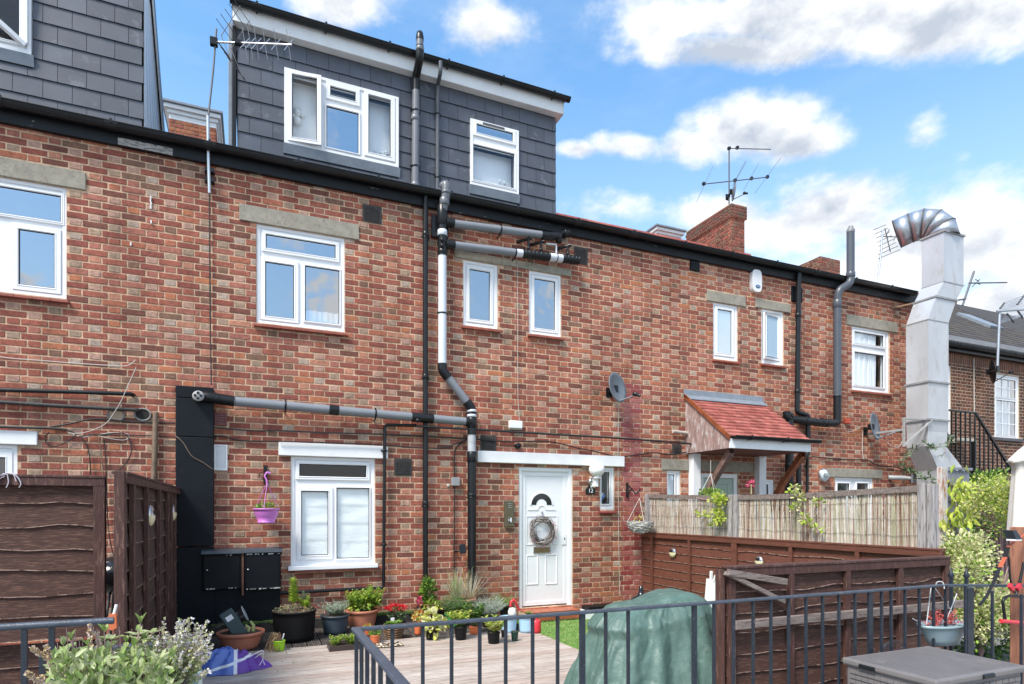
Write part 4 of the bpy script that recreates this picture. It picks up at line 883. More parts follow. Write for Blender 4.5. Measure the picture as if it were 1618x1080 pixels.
# dormer pipes
dp = thing('dormer_vent_pipe', 'grey vent pipe with domed cap climbing the dormer between its two windows', 'drain pipe', at(655, 297, DY - .1))
Yd = DY - .09; xa = at(656, 250, Yd).x
mb = MB(); pipe(mb, [(xa, Yd, at(655, 302, Yd).z), (xa + .01, Yd, at(657, 140, Yd).z)], .05); collar(mb, (xa, Yd, at(655, 293, Yd).z), (0, 0, 1), .058, .07); collar(mb, (xa, Yd, at(656, 187, Yd).z), (0, 0, 1), .057, .06); part('pipe', mb, GREYP if False else mat('charcoal_pipe', (.15, .16, .18), .35, .08, 4, 0), dp)
mb = MB(); pipe(mb, [(xa + .01, Yd, at(657, 143, Yd).z), (xa + .01, Yd, at(657.5, 122, Yd).z), (xa + .0, Yd - .24, at(660, 92, Yd - .24).z), (xa + .0, Yd - .25, at(660.5, 72, Yd - .25).z)], .053, 14, 0, .05); part('offset', mb, BLACKP, dp)
mb = MB(); yq = Yd - .25; pipe(mb, [(xa, yq, at(660.5, 80, yq).z), (xa, yq, at(660.5, 58, yq).z)], .048); collar(mb, (xa, yq, at(660.5, 77, yq).z), (0, 0, 1), .057, .05); part('upper_pipe', mb, MC['charcoal_pipe'], dp)
mb = MB(); mb.lathe((xa, yq, at(660.5, 60, yq).z), [(.052, -.02), (.052, .02), (.04, .08), (.018, .10), (.0001, .10)], 14); part('vent_cowl', mb, BLACKP, dp)
for (a, b) in ((656, 175), (655.5, 263)): strap(dp, at(a, b, Yd), (0, 0, 1), .05, DY)
Ye = DY - .05
downpipe('slim dark downpipe on the dormer just right of the vent pipe', [(696, 97, DY - .27), (696, 114, DY - .27), (691.5, 135, Ye), (691.3, 300, Ye)], .027, mat('charcoal_downpipe', (.09, .10, .115), .35), [(691.4, 180), (691.3, 280)], Y=Ye)
# left pipes
downpipe('upper of two black pipes crossing at the left edge, ending in an elbow', [(-60, 614), (118, 619), (206, 622), (211, 624, .0)], .022, BLACKP, (), Y=-.05)
downpipe('rusty-ended black pipe, lower of two at the left edge', [(-60, 631), (86, 640.5), (218, 647.5), (222, 650, .02)], .021, mat('rusty_black_pipe', (.03, .028, .028), .6, .3, 10, .4, 60, col2=(.16, .08, .04), f2=.6, sc2=6), (), Y=-.05)
for (px_, py_, m_, lb) in ((184, 655, mat('bare_plaster', (.42, .31, .22), .9, .3, 20, .5), 'round hole patched with plaster under the rusty pipe'), (226, 655, mat('hole_dark', (.02, .018, .016), .9), 'dark round hole where the rusty pipe enters the wall')):
    p = at(px_, py_); t = thing('wall_hole', lb, 'pipe hole', p); mb = MB(); mb.lathe(p, [(.0001, -.016), (.072, -.016)], 18, axis='Y', sq=(1, .85)); part('hole_fill', mb, m_, t)
    mb = MB(); mb.tube([(p.x + .078 * cos(a), -.018, p.z + .066 * sin(a)) for a in [2 * pi * i / 20 for i in range(21)]], .010, 6, caps=False); part('rim', mb, mat('dirty_rim', (.22, .21, .2), .8, .3, 20, .4), t)
downpipe('brown lichen-streaked pipe beside the tall black duct box', [(246, 651), (245, 700), (242, 775)], .028, mat('brown_pipe', (.17, .12, .085), .8, .3, 10, .5, 50), (), Y=-.045)

# ================================================================ cables
def cable(label, pts, r, m=CABLE, Y=-.028, name='cable', clips=0, cat='cable'):
    W_ = [at(p[0], p[1], p[2] if len(p) > 2 else Y) for p in pts]
    # smooth through the points
    out = []
    for i in range(len(W_) - 1):
        p0 = W_[max(i - 1, 0)]; p1 = W_[i]; p2 = W_[i + 1]; p3 = W_[min(i + 2, len(W_) - 1)]
        for k in range(6):
            t = k / 6; out.append(.5 * ((2 * p1) + (p2 - p0) * t + (2 * p0 - 5 * p1 + 4 * p2 - p3) * t * t + (3 * p1 - p0 - 3 * p2 + p3) * t ** 3))
    out.append(W_[-1]); mb = MB(); mb.tube(out, r, 6)
    return single(name, mb, m, label, cat, W_[0])
cable('black aerial lead dropping from the roof mast down to the black duct box', [(331, 300), (331.5, 420), (332.5, 520), (334, 608)], .007)
cable('thick black service cable running above the front door and its lintel', [(658, 673), (700, 675.5), (780, 680), (860, 685), (985, 692.5), (1094, 701)], .014, Y=-.14)
cable('wavy black cable just above the long white lintel', [(610, 686), (690, 690), (745, 693), (800, 697.5), (835, 697), (870, 697.5), (915, 708), (945, 714), (975, 721), (1003, 719), (1030, 715), (1060, 718), (1090, 713)], .009)
cable('black cable sagging over the window lintel between slim pipe and soil stack', [(440, 697), (520, 699), (600, 702), (655, 707), (700, 707), (722, 700), (737, 695)], .008, Y=-.075)
cable('upper black cable leaving the right side of the duct box', [(338, 675), (400, 680), (440, 680), (520, 683.5), (640, 687), (740, 693)], .009, Y=-.07)
cable('lower black cable leaving the right side of the duct box', [(338, 689), (352, 689), (385, 696), (440, 697)], .008)
cable('black cable dropping to the grey isolator box left of the soil stack', [(737, 694), (722, 706), (718, 722), (718, 745), (717.5, 757)], .010)
cable('thin black conduit from the isolator box down behind the plants', [(718, 767), (718, 830), (717.5, 880), (718, 930)], .009)
cable('white satellite lead dropping past the red painted bricks', [(978, 637), (976.5, 700), (976.8, 760), (977.5, 840), (979, 940)], .0038, CABLEW)
cable('twin white lead down the wall to the white junction box', [(817.5, 410), (818, 520), (818, 600), (819, 640), (821, 664)], .0038, CABLEW)
cable('black cable on the right-hand houses between porch and duct', [(1283, 721), (1330, 725.5), (1362, 726), (1372, 727), (1388, 735), (1410, 737), (1432, 742)], .010)
cable('white dish lead dropping to the long cable, right-hand house', [(1363, 684), (1362.5, 710), (1364.5, 725)], .007, CABLEW)
cable('loose white lead looping between red box and right-hand dish', [(1333.5, 670), (1336, 680), (1347, 681), (1358, 675), (1368, 672)], .0038, CABLEW)
cable('looped white lead hanging below the right-hand dish arm', [(1389, 690, -.2), (1400, 697, -.3), (1410, 705, -.4), (1420, 706, -.4), (1426, 695, -.4), (1424, 684, -.4)], .0038, CABLEW)
cable('old white telephone wire across the upper left bricks', [(-10, 562), (20, 566), (60, 569), (110, 573), (170, 577), (198, 578), (208, 574), (214, 568)], .005, CABLEW)
cable('white wire slanting down beside the two holes at the left', [(215, 580), (208, 596), (200, 614), (190, 636), (180, 652), (168, 668), (150, 678), (128, 684), (108, 684)], .0038, CABLEW, Y=-.085)
cable('black bundled cable along the top of the left white lintel', [(-20, 673), (30, 675), (75, 676), (104, 678.5)], .013, Y=-.05)
cable('black cable arching from the bundle towards the duct box', [(80, 674), (110, 669), (140, 662.5), (165, 662), (210, 666), (277, 668)], .009)
cable('black coil of slack cable left of the two holes', [(104, 679), (120, 686), (100, 700), (84, 705), (74, 700), (71, 690), (78, 683)], .006)
cable('white loop of slack wire under the patched hole', [(106, 682), (130, 690), (150, 687), (180, 683), (200, 685), (204, 690), (196, 695), (176, 693), (155, 688)], .0038, CABLEW)
cable('black looping cable hanging towards the dark fence post', [(125, 689), (160, 686), (195, 684), (205, 695), (208, 712), (200, 730), (188, 742)], .006)
cable('black lead dropping behind the left fence, nearest the lintel', [(128, 690), (138, 706), (142, 725), (143, 752)], .006)
cable('thin brown lead dropping behind the left fence', [(155, 688), (160, 715), (163, 752)], .005, MC['brown_pipe'])
cable('thin dark lead hanging furthest right of the three above the left fence', [(164, 694), (167, 720), (168, 760), (172, 840), (180, 880)], .005)
cable('thin cable crossing behind the black duct box at the left', [(140, 686), (190, 687), (240, 688), (277, 690)], .006)
cable('bare twig trailing over the face of the black duct box', [(272, 681), (280, 690, -.13), (290, 700, -.14), (303, 720, -.14), (320, 730, -.14), (336, 741, -.13)], .005, MC['brown_pipe'], cat='twig', name='vine_twig')
# ================================================================ tall black duct box, meter cupboards
bx = thing('duct_box', 'tall flat black boxed duct on the wall left of the pink hanging basket', 'duct box', (at(300, 800).x, 0, 1))
BY = -.13; l_, r_ = at(277.5, 700, BY).x, at(337.5, 700, BY).x; zt = at(305, 610, BY).z; zb = at(336, 862, BY).z; z_m = at(300, 690, BY).z; z_m1 = at(300, 629, BY).z
for (a, b) in ((zb, z_m), (z_m + .006, z_m1), (z_m1 + .006, zt)):
    mb = MB(); mb.box(l_, r_, BY, .0, a, b); part('panel', mb, BLACKM, bx, bev=.006)
bb = thing('black_plinth_wall', 'low black painted wall section under the duct box and meter cupboards', 'wall', (at(340, 900).x, 0, 0))
l2 = XX(272, -.09); r2 = XX(443, -.09); mb = MB(); mb.box(l2, r2, -.09, 0, .2, at(400, 866).z + .01); part('panel', mb, BLACKM, bb, bev=.008)
mb = MB(); mb.box(l2, XX(338, -.1), -.11, -.09, .2, zb - .01); part('panel', mb, BLACKM, bb, bev=.006)
CY = -.16
for n_, (pl, pr, lb) in enumerate(((320, 381.5, 'left of the pair of black meter cupboards, plain black door'), (385.5, 444, 'right of the pair of black meter cupboards, paint flaking at top and bottom'))):
    zt = at(pl, 869 if n_ == 0 else 867, CY).z; zb_ = at(pl, 933, CY).z; x0, x1 = XX(pl, CY), XX(pr, CY); t = thing('meter_cupboard', lb, 'meter box', (x0, CY, zb_), 'meter cupboards')
    mb = MB(); mb.box(x0, x1, CY + .012, -.09, zb_, zt - .04); part('box', mb, BLACKM, t, bev=.004)
    mb = MB(); mb.prism([(x0 - .012, CY - .02, zt - .045), (x0 - .012, CY - .012, zt - .012), (x0 - .012, -.09, zt + .01), (x0 - .012, -.09, zt - .045)], (x1 - x0 + .024, 0, 0)); part('lid', mb, mat('blue_black_lid', (.05, .06, .075), .4, .2, 8, .2), t, bev=.004)  # lid coloured paler and bluer than the box below it
    mb = MB(); mb.ring(x0 + .008, x1 - .008, zb_ + .012, zt - .055, .016, CY - .006, CY + .012); mb.box(x0 + .022, x1 - .022, CY, CY + .01, zb_ + .026, zt - .07)
    part('door', mb, BLACKG if n_ else mat('black_gloss_worn', (.006, .007, .009), .4, .3, 5, .1, 30, col2=(.3, .29, .28), f2=.78, sc2=9, w2=.02, spec=.2), t, bev=0)
    mb = MB()
    for k in range(26 if n_ else 9):
        x = random.uniform(x0 + .02, x1 - .03); w_ = random.uniform(.01, .035); top = random.random() < .4
        zc = (zt - .062 if top else zb_ + .016); h_ = random.uniform(.003, .010)
        mb.prism([(x, CY - .0075, zc - h_), (x + w_, CY - .0075, zc - h_ * .6), (x + w_ * .9, CY - .0075, zc + h_), (x + w_ * .2, CY - .0075, zc + h_ * .8)], (0, .001, 0))
    part('flaked_paint', mb, mat('flaked_paint', (.55, .54, .53), .9, .2, 30, 0), t, kind='stuff')
    mb = MB(); mb.lathe((x0 + .045, CY - .008, zb_ + (zt - zb_) * .5), [(.0001, -.006), (.010, -.004), (.011, .006)], 10, axis='Y'); part('lock', mb, STEEL, t)
mb = MB(); a = XX(383.5, CY); mb.box(a - .012, a + .012, CY - .0, -.09, at(383, 938).z, at(383, 866).z); single('divider_strip', mb, mat('rusty_strip', (.13, .06, .04), .8, .3, 10, .5), 'rusty upright strip between the two meter cupboards', 'strip', (a, CY, .5), bev=.003)

# ================================================================ wall fittings
def wall_thing(name, label, cat, px, py, Y=0, group=None): return thing(name, label, cat, at(px, py, Y), group)
t = wall_thing('alarm_box', 'white rounded alarm bell box with small blue emblem under the gutter', 'alarm', 1191, 445)
p = at(1191.3, 445.5); w, h = .105, .185; mb = MB(); P = []
for i in range(24): a = 2 * pi * i / 24; P.append((p.x + w * (abs(cos(a)) ** .55) * (1 if cos(a) > 0 else -1), -.075, p.z + h * (abs(sin(a)) ** .6) * (1 if sin(a) > 0 else -1) * (1 if sin(a) > 0 else 1)))
mb.prism(P, (0, .075, 0)); part('case', mb, mat('alarm_white', (.74, .75, .76), .35, .03, 3, 0), t, bev=.012)
mb = MB(); mb.lathe((p.x + .012, -.078, p.z - .095), [(.0001, -.002), (.05, -.002), (.05, .003)], 20, axis='Y', sq=(1, .55)); part('emblem', mb, mat('navy_blue', (.02, .07, .22), .3), t)
mb = MB(); mb.lathe((p.x + .012, -.0805, p.z - .095), [(.030, -.001), (.036, -.001)], 20, axis='Y', sq=(1, .5)); mb.box(p.x - .008, p.x + .032, -.0815, -.080, p.z - .100, p.z - .090); part('emblem_ring', mb, mat('pale_blue', (.35, .55, .75), .3), t)
t = wall_thing('junction_box', 'small white junction box above the long white lintel', 'junction box', 813, 672); p, q = at(803, 664.5), at(823, 677.5); mb = MB(); mb.box(p.x, q.x, -.06, 0, q.z, p.z); part('box', mb, WPAINT, t, bev=.008); mb = MB(); mb.box(p.x + .005, q.x - .005, -.05, 0, q.z - .018, q.z - .001); part('base', mb, CONC, t)
t = wall_thing('wall_sensor', 'small round black sensor just above the white lintel', 'sensor', 817, 705); p = at(817, 704.5); mb = MB(); mb.lathe((p.x, -.05, p.z), [(.0001, -.02), (.035, -.018), (.042, 0), (.04, .05)], 16, axis='Y'); part('case', mb, BLACKP, t)
t = wall_thing('isolator_box', 'small grey electrical box on the slim cable left of the soil stack', 'electrical box', 719, 760); p, q = at(712.5, 754), at(725, 767.5); mb = MB(); mb.box(p.x, q.x, -.055, 0, q.z, p.z); part('box', mb, mat('grey_box', (.26, .27, .28), .5), t, bev=.006)
mb = MB(); mb.lathe((at(708, 767).x, -.02, at(708, 767).z), [(.0001, -.008), (.02, -.006), (.024, .02)], 12, axis='Y'); single('wall_plug', mb, mat('plug_grey', (.4, .38, .36), .6), 'small round grey cover left of the isolator box', 'cover', at(708, 767))
t = wall_thing('floodlight', 'little black floodlight on an arm low beside the soil stack', 'lamp', 730, 868); p = at(731, 867, -.12); mb = MB(); mb.obox(p, (.045, 0, .01), (.01, .03, .0), (-.01, .01, .06)); part('lamp_head', mb, BLACKP, t, bev=.008); mb = MB(); mb.tube([at(719, 871, 0), at(722, 871, -.08), at(730, 870, -.10)], .010, 8); part('arm', mb, BLACKP, t)
t = wall_thing('intercom', 'olive metal door entry panel left of the white front door', 'intercom', 803, 812); p, q = at(795.5, 791), at(810.5, 831.5); mb = MB(); mb.box(p.x, q.x, -.055, 0, q.z, p.z); part('panel', mb, mat('olive_metal', (.12, .105, .065), .4, .1, 8, .1, metal=.3), t, bev=.007)
mb = MB()
for k in range(3): z = at(803, 795.5 + k * 3).z; mb.box(p.x + .045, q.x - .045, -.057, -.055, z - .003, z + .003)
part('speaker_slot', mb, STEEL, t); mb = MB(); z = at(803, 821).z; mb.box(p.x + .05, q.x - .045, -.060, -.055, z - .03, z + .03); part('name_card', mb, WPAINT, t)
mb = MB()
for k in range(2): z = at(803, 819 + k * 4).z; mb.box(p.x + .05, p.x + .075, -.064, -.060, z - .010, z + .010)
part('call_button', mb, BLACKP, t)
for (a_, b_) in ((.012, .012),):
    mb = MB()
    for xx in (p.x + .012, q.x - .012):
        for zz in (p.z - .012, q.z + .012): mb.ball((xx, -.056, zz), .005, 6)
    part('screws', mb, STEEL, t, kind='stuff')
t = wall_thing('globe_lamp', 'white glass globe lamp on a bracket right of the front door', 'lamp', 943, 742); p = at(943, 741.5, -.14); mb = MB(); mb.ball(p, .112, 24, 0, (1.05, 1, .95)); part('globe', mb, mat('opal_glass', (.86, .87, .88), .12, .01, 3, 0, coat=.5), t)
mb = MB(); mb.lathe((p.x, p.y, p.z - .125), [(.0001, -.01), (.05, -.01), (.055, .015), (.04, .03)], 16); mb.box(p.x - .025, p.x + .03, p.y, 0, p.z - .25, p.z - .13); mb.box(p.x - .035, p.x + .04, -.03, 0, p.z - .26, p.z - .10); part('bracket', mb, WPAINT, t, bev=.005)
t = wall_thing('house_number', 'black arched plaque reading 12 beside the front door', 'sign', 932, 775); p, q = at(925, 771.5), at(939.5, 780.5); xm = (p.x + q.x) / 2; w = (q.x - p.x) / 2
P = [(p.x, -.02, q.z), (q.x, -.02, q.z), (q.x, -.02, p.z)] + [(xm + w * .72 * cos(a), -.02, p.z + w * .55 * sin(a)) for a in [pi * i / 10 for i in range(11)]] + [(p.x, -.02, p.z)]
mb = MB(); mb.prism(P, (0, .02, 0)); part('plaque', mb, BLACKP, t, bev=.003)
def text(s, size, loc, m, par, rot=(radians(90), 0, 0), name='lettering', depth=.0012):
    cu = bpy.data.curves.new(name, 'FONT'); cu.body = s; cu.size = size; cu.extrude = depth; cu.align_x = 'CENTER'; cu.align_y = 'CENTER'
    tmp = bpy.data.objects.new('tmp', cu); COL.objects.link(tmp); dg = bpy.context.evaluated_depsgraph_get(); me = bpy.data.meshes.new_from_object(tmp.evaluated_get(dg)); bpy.data.objects.remove(tmp)
    o = bpy.data.objects.new(name, me); me.materials.clear(); me.materials.append(m); COL.objects.link(o); o.parent = par; o.location = Vector(loc) - wloc(par); o.rotation_euler = rot; return o
text('12', .085, (xm, -.022, (p.z + q.z) / 2 + .008), WPAINT, t, name='number')
t = wall_thing('round_wall_light', 'little round chrome light just above the number plaque', 'lamp', 932.5, 760); p = at(932.5, 760.5); mb = MB(); mb.lathe((p.x, -.03, p.z), [(.0001, -.03), (.03, -.026), (.048, -.01), (.052, .03)], 20, axis='Y'); part('rim', mb, STEEL, t); mb = MB(); mb.box(p.x - .03, p.x + .03, -.064, -.05, p.z - .012, p.z + .004); part('lens', mb, BLACKP, t, bev=.003)
t = wall_thing('bulkhead_light', 'round bulkhead light with chrome eyelid left of the french doors', 'lamp', 1298, 750); p = at(1298.5, 750.5); mb = MB(); mb.lathe((p.x, -.05, p.z), [(.0001, -.045), (.05, -.04), (.085, -.02), (.10, -.005)], 24, axis='Y'); part('lens', mb, mat('frosted_lens', (.62, .68, .74), .25), t)
mb = MB(); mb.lathe((p.x, -.05, p.z), [(.094, -.012), (.112, -.015), (.12, .0), (.12, .05)], 24, axis='Y'); mb.beam((p.x - .06, -.10, p.z + .01), (p.x + .07, -.10, p.z - .02), .05, .02, (0, 1, 0)); part('bezel', mb, STEEL, t)
t = wall_thing('pipe_terminal', 'grey flue terminal pipe low on the wall left of the duct', 'flue', 1420, 755); p, q = at(1404, 754, -.02), at(1442, 755.5, -.28); mb = MB(); mb.tube([p + Vector((0, .01, 0)), p + (q - p) * .7], .047, 14); mb.tube([p + (q - p) * .7, q], .04, 14); part('pipe', mb, mat('dull_steel_pipe', (.45, .45, .44), .45, .15, 8, .1, metal=.4), t); mb = MB(); mb.ring(q.x - .05, q.x + .07, q.z - .085, q.z + .085, .02, q.y - .04, q.y + .02); mb.box(q.x - .05, q.x + .07, q.y - .0, q.y + .02, q.z - .085, q.z + .085); part('guard', mb, GREYP, t)
t = wall_thing('junction_box', 'red junction box at the foot of the vent stack', 'junction box', 1336, 664); p, q = at(1333, 661), at(1339.5, 669.5); mb = MB(); mb.box(p.x, q.x, -.06, 0, q.z, p.z); part('box', mb, mat('red_box', (.5, .09, .05), .5), t, bev=.005)
t = wall_thing('short_pipe', 'short rusty white pipe stub sticking out left of the porch', 'pipe', 1075, 683); mb = MB(); mb.tube([at(1063, 681, -.05), at(1090, 685, -.05)], .028, 10); part('pipe', mb, mat('rusty_white', (.5, .44, .40), .6, .3, 20, .3, col2=(.25, .12, .07), f2=.55), t)
t = wall_thing('wall_pins', 'row of small white clips and nails on the upper left bricks', 'clips', 240, 330); mb = MB()
for (a_, b_) in ((238.5, 313), (238, 317), (239, 322), (238.6, 328), (239, 351), (207, 386)): q = at(a_, b_); mb.box(q.x - .006, q.x + .006, -.02, 0, q.z - .018, q.z + .018)
part('clips', mb, WPAINT, t, kind='stuff')

# satellite dishes
def dish(label, c, R, nrm, mount, lnb, m, t_name='satellite_dish'):
    t = thing(t_name, label, 'satellite dish', mount); c = Vector(c); nrm = Vector(nrm).normalized(); u = nrm.cross(Vector((0, 0, 1))).normalized(); v = u.cross(nrm).normalized()
    mb = MB(); n = 28; rings = 6; base = len(mb.v); mb.v.append(tuple(c - nrm * R * .22))
    for i in range(1, rings + 1):
        r = R * i / rings; d = -R * .22 * (1 - (i / rings) ** 2)
        for k in range(n): a = 2 * pi * k / n; mb.v.append(tuple(c + u * r * cos(a) * .92 + v * r * sin(a) + nrm * d))
    for k in range(n): mb.face([base, base + 1 + k, base + 1 + (k + 1) % n], 0, True)
    for i in range(rings - 1):
        for k in range(n): b = base + 1 + i * n; mb.face([b + k, b + n + k, b + n + (k + 1) % n, b + (k + 1) % n], 0, True)
    part('reflector', mb, m, t, solid=.008)
    mb = MB(); mb.tube([c + u * R * cos(a) * .92 + v * R * sin(a) for a in [2 * pi * i / 28 for i in range(29)]], .008, 6, caps=False); part('rim', mb, m, t)
    mb = MB(); b_ = c - nrm * R * .28; mb.tube([b_, b_ * .4 + Vector(mount) * .6, mount], .02, 8); mb.obox(b_, (.05, 0, 0), (0, .03, 0), (0, 0, .05)); mb.obox(mount, (.05, 0, 0), (0, .012, 0), (0, 0, .07)); part('mount', mb, BLACKP, t)
    mb = MB(); lo = c - v * R * .9; mb.tube([lo, lnb], .011, 8); part('arm', mb, GREYP, t)
    mb = MB(); L0 = Vector(lnb); d = (c - L0).normalized(); mb.tube([L0 - d * .06, L0 - d * .02, L0, L0 + d * .05, L0 + d * .055], [.022, .022, .03, .036, .03], 12); part('receiver', mb, BLACKP, t)
    return t
DGREY = mat('dish_grey', (.13, .15, .175), .4, .08, 6, 0)
c = at(976, 612, -.22); dish('grey satellite dish facing right, left of the tiled porch', c, .225, (.38, -.90, .18), at(962, 620, -.0), at(1006, 623, -.46), DGREY)
c = at(1383, 673, -.24); dish('grey satellite dish seen almost edge-on, left of the tall silver duct', c, .25, (.34, -.93, .12), at(1367, 681, 0), at(1420, 681, -.42), DGREY)
c = at(1159.5, 303, yc1 + .1); dish('small dish on the tall brick chimney under its aerial', c, .20, (.85, -.5, -.1), (c.x - .10, yc1 + .2, c.z - .10), at(1178, 305, yc1 - .25), DGREY)

# aerials
def rods(par, items, r, m, nm='element'):
    for (a, b) in items: mb = MB(); mb.tube([a, b], r, 5); part(nm, mb, m, par)
ya = .02
t = thing('tv_aerial', 'silver yagi television aerial on a bent wall mast in front of the dormer corner', 'aerial', at(331, 303, -.08))
mb = MB(); mb.tube([at(331, 305, -.08), at(329, 240, -.09), at(328.3, 183, -.10)], .018, 10); part('mast', mb, ALU, t); mb = MB(); mb.tube([at(328.5, 190, -.10), at(337, 110, -.1), at(342, 45, -.1)], .010, 8); part('mast', mb, ALUD, t, label='thin upper mast')
for (a_, b_) in ((331, 268), (331, 283)): q = at(a_, b_, -.08); mb = MB(); mb.box(q.x - .05, q.x + .05, -.09, 0, q.z - .02, q.z + .02); part('bracket', mb, BLACKP, t)
B0 = at(338, 66, -.1); B1 = at(461, 70.5, -.55); mb = MB(); mb.tube([B0, B1], .011, 8); part('boom', mb, ALU, t); mb = MB(); mb.obox(B0, (.04, 0, 0), (0, .03, 0), (0, 0, .04)); mb.obox(B0 + (B1 - B0) * .32, (.04, 0, 0), (0, .03, 0), (0, 0, .022)); part('clamp', mb, BLACKP, t)
bd = (B1 - B0).normalized(); sdv = bd.cross(Vector((0, 0, 1))).normalized(); upv = sdv.cross(bd)
E = []
for f in (.40, .47, .55, .66, .80, .96):
    q = B0 + (B1 - B0) * f
    for (s1, s2) in ((.16, .12), (-.16, .12)): E.append((q + sdv * s1 * .5 + upv * s2, q - sdv * .0)); E.append((q, q + sdv * s1 * .5 - upv * s2))
rods(t, E, .004, ALU)
q = B0 + (B1 - B0) * .16
E = []
for k in range(5): o_ = upv * (.10 + .055 * k) + bd * (.0 + .045 * k); E.append((q + o_ - sdv * .22, q + o_ + sdv * .22)); o2 = -upv * (.10 + .055 * k) + bd * (.0 + .045 * k); E.append((q + o2 - sdv * .22, q + o2 + sdv * .22))
rods(t, E, .0035, ALUD, 'reflector_rod')
rods(t, [(q + sdv * s_, q + sdv * s_ + upv * .34 + bd * .19) for s_ in (-.1, .1)] + [(q + sdv * s_, q + sdv * s_ - upv * .34 + bd * .19) for s_ in (-.1, .1)], .004, ALUD, 'reflector_frame')
t = thing('tv_aerial', 'double-boom aerial with four long slanting rods standing on the tall brick chimney', 'aerial', at(1152, 322, yc1 + .15)); Y = yc1 + .12
A_ = lambda x, y, dy=0: at(x, y, Y + dy)
mb = MB(); mb.tube([A_(1152, 330), A_(1152, 233.5)], .016, 8); part('mast', mb, ALUD, t)
rods(t, [(A_(1151, 234), A_(1218, 235.5, -.1))], .011, ALUD, 'boom'); rods(t, [(A_(1112, 290.5, .2), A_(1213, 279.5, -.3))], .012, ALUD, 'boom')
rods(t, [(A_(1100.5, 319), A_(1127, 261)), (A_(1157.5, 293), A_(1178, 253.5)), (A_(1160, 289), A_(1179, 255.5)), (A_(1175, 300), A_(1199.5, 256.5)), (A_(1193, 304.5), A_(1234, 248.5))], .005, ALUD)
mb = MB()
for (a_, b_) in ((1112, 290), (1161.5, 284.5), (1187.5, 281.5), (1212.5, 279), (1165, 233), (1152, 234), (1151, 309)): mb.obox(A_(a_, b_), (.03, 0, 0), (0, .03, 0), (0, 0, .03))
part('clamps', mb, BLACKP, t, kind='stuff')
t = thing('tv_aerial', 'leaning grey grid aerial left of the silver duct elbow', 'aerial', at(1387, 446, 1.5)); Y = 1.5
mb = MB(); mb.tube([at(1386, 450, Y), at(1392.5, 398, Y), at(1394, 362, Y)], .02, 8); part('mast', mb, ALU, t)
rods(t, [(A_(1384 + 2 * k if k < 4 else 1388, 376 + 6.5 * k), A_(1406 + 3.2 * k, 366 + 5.6 * k)) for k in range(-2, 6)], .007, ALUD, 'reflector_rod')
rods(t, [(A_(1394, 373), A_(1454, 376, -.2))], .010, ALUD, 'boom'); rods(t, [(A_(1398, 360), A_(1407, 398)), (A_(1405, 362), A_(1400, 372))], .010, ALUD, 'reflector_frame')
rods(t, [(A_(x, 380, -.1), A_(x + 4, 371, -.1)) for x in (1412, 1422, 1437, 1446, 1452)], .008, ALUD)
t = thing('tv_aerial', 'small dark aerial on a leaning mast over the far dark roof', 'aerial', at(1521, 480, 3.5)); Y = 3.5
rods(t, [(A_(1521, 482), A_(1539, 428.5))], .03, ALUD, 'mast'); rods(t, [(A_(1531, 447), A_(1591, 446))], .02, ALUD, 'boom'); rods(t, [(A_(1513, 474), A_(1526, 472))], .025, ALUD, 'bracket')
rods(t, [(A_(1536, 453), A_(1548, 441)), (A_(1540, 446), A_(1549, 449)), (A_(1541, 441), A_(1547, 444))], .012, ALUD)
t = thing('tv_aerial', 'large reflector aerial on a silver pole at the right edge', 'aerial', at(1577, 590, .3)); Y = .25
rods(t, [(A_(1575.5, 582), A_(1579.5, 490))], .028, ALU, 'mast'); rods(t, [(A_(1575, 491.5), A_(1622, 488.5, -.2))], .024, ALU, 'boom')
rods(t, [(A_(1580 + 7 * 0, 487), A_(1587, 478)), (A_(1607, 481), A_(1620, 464))], .02, ALUD, 'reflector_frame'); rods(t, [(A_(1587 - k * 1.6, 478 + k * 3.2), A_(1620 - k * 1.2, 466 + k * 3.2)) for k in range(5)], .008, ALU, 'reflector_rod')
rods(t, [(A_(1591, 495), A_(1602, 509)), (A_(1607, 489), A_(1616, 502))], .02, ALUD, 'reflector_frame'); rods(t, [(A_(1580 + k * 2, 510 - k * 3), A_(1608 + k * 4, 502 - k * 2)) for k in range(4)], .008, ALU, 'reflector_rod')

# ================================================================ tall silver kitchen duct
flue = thing('extract_duct', 'tall square silver extract duct with swan-neck jogs and rust stains, right of the terrace', 'duct', (11.2, -.6, 0))
fy0, fy1 = -.80, -.40; W0, W1 = 11.0, 11.56
def q4(x, z, y0=fy0, y1=fy1, w=W1 - W0): return [(x, y0, z), (x + w, y0, z), (x + w, y1, z), (x, y1, z)]
def seg(a, b, nm='duct_section', lab=None):
    mb = MB(); mb.poly(a); mb.poly(b[::-1])
    for i in range(4): mb.poly([a[i], a[(i + 1) % 4], b[(i + 1) % 4], b[i]])
    return part(nm, mb, DUCT, flue, bev=.004, label=lab)
def FZ(px, py, X): return onx(px, py, X)
def zr(py, X):
    D = fy0 + 7.86; dep = D * cos(TH) + X * sin(TH); return 1.54 + (HY - py) / F * dep
xu = 11.43; SH = xu - W0
xb = 11.72
zs = dict(top=zr(364, xu), j1=zr(444, xu), jm=zr(468, W0 + SH * .5), j2=zr(504, W0), f1=zr(602, W0), f2=zr(662, W0), t1=zr(680, W0), b1=zr(704, W0), b2=zr(765, xb))
seg(q4(xu, zs['j1']), q4(xu, zs['top'])); seg(q4(W0 + SH * .5, zs['jm']), q4(xu, zs['j1'] - .002)); seg(q4(W0, zs['j2']), q4(W0 + SH * .5, zs['jm'] - .002)); seg(q4(W0, zs['f1']), q4(W0, zs['j2'] - .002)); seg(q4(W0, zs['f2']), q4(W0, zs['f1'] - .002))
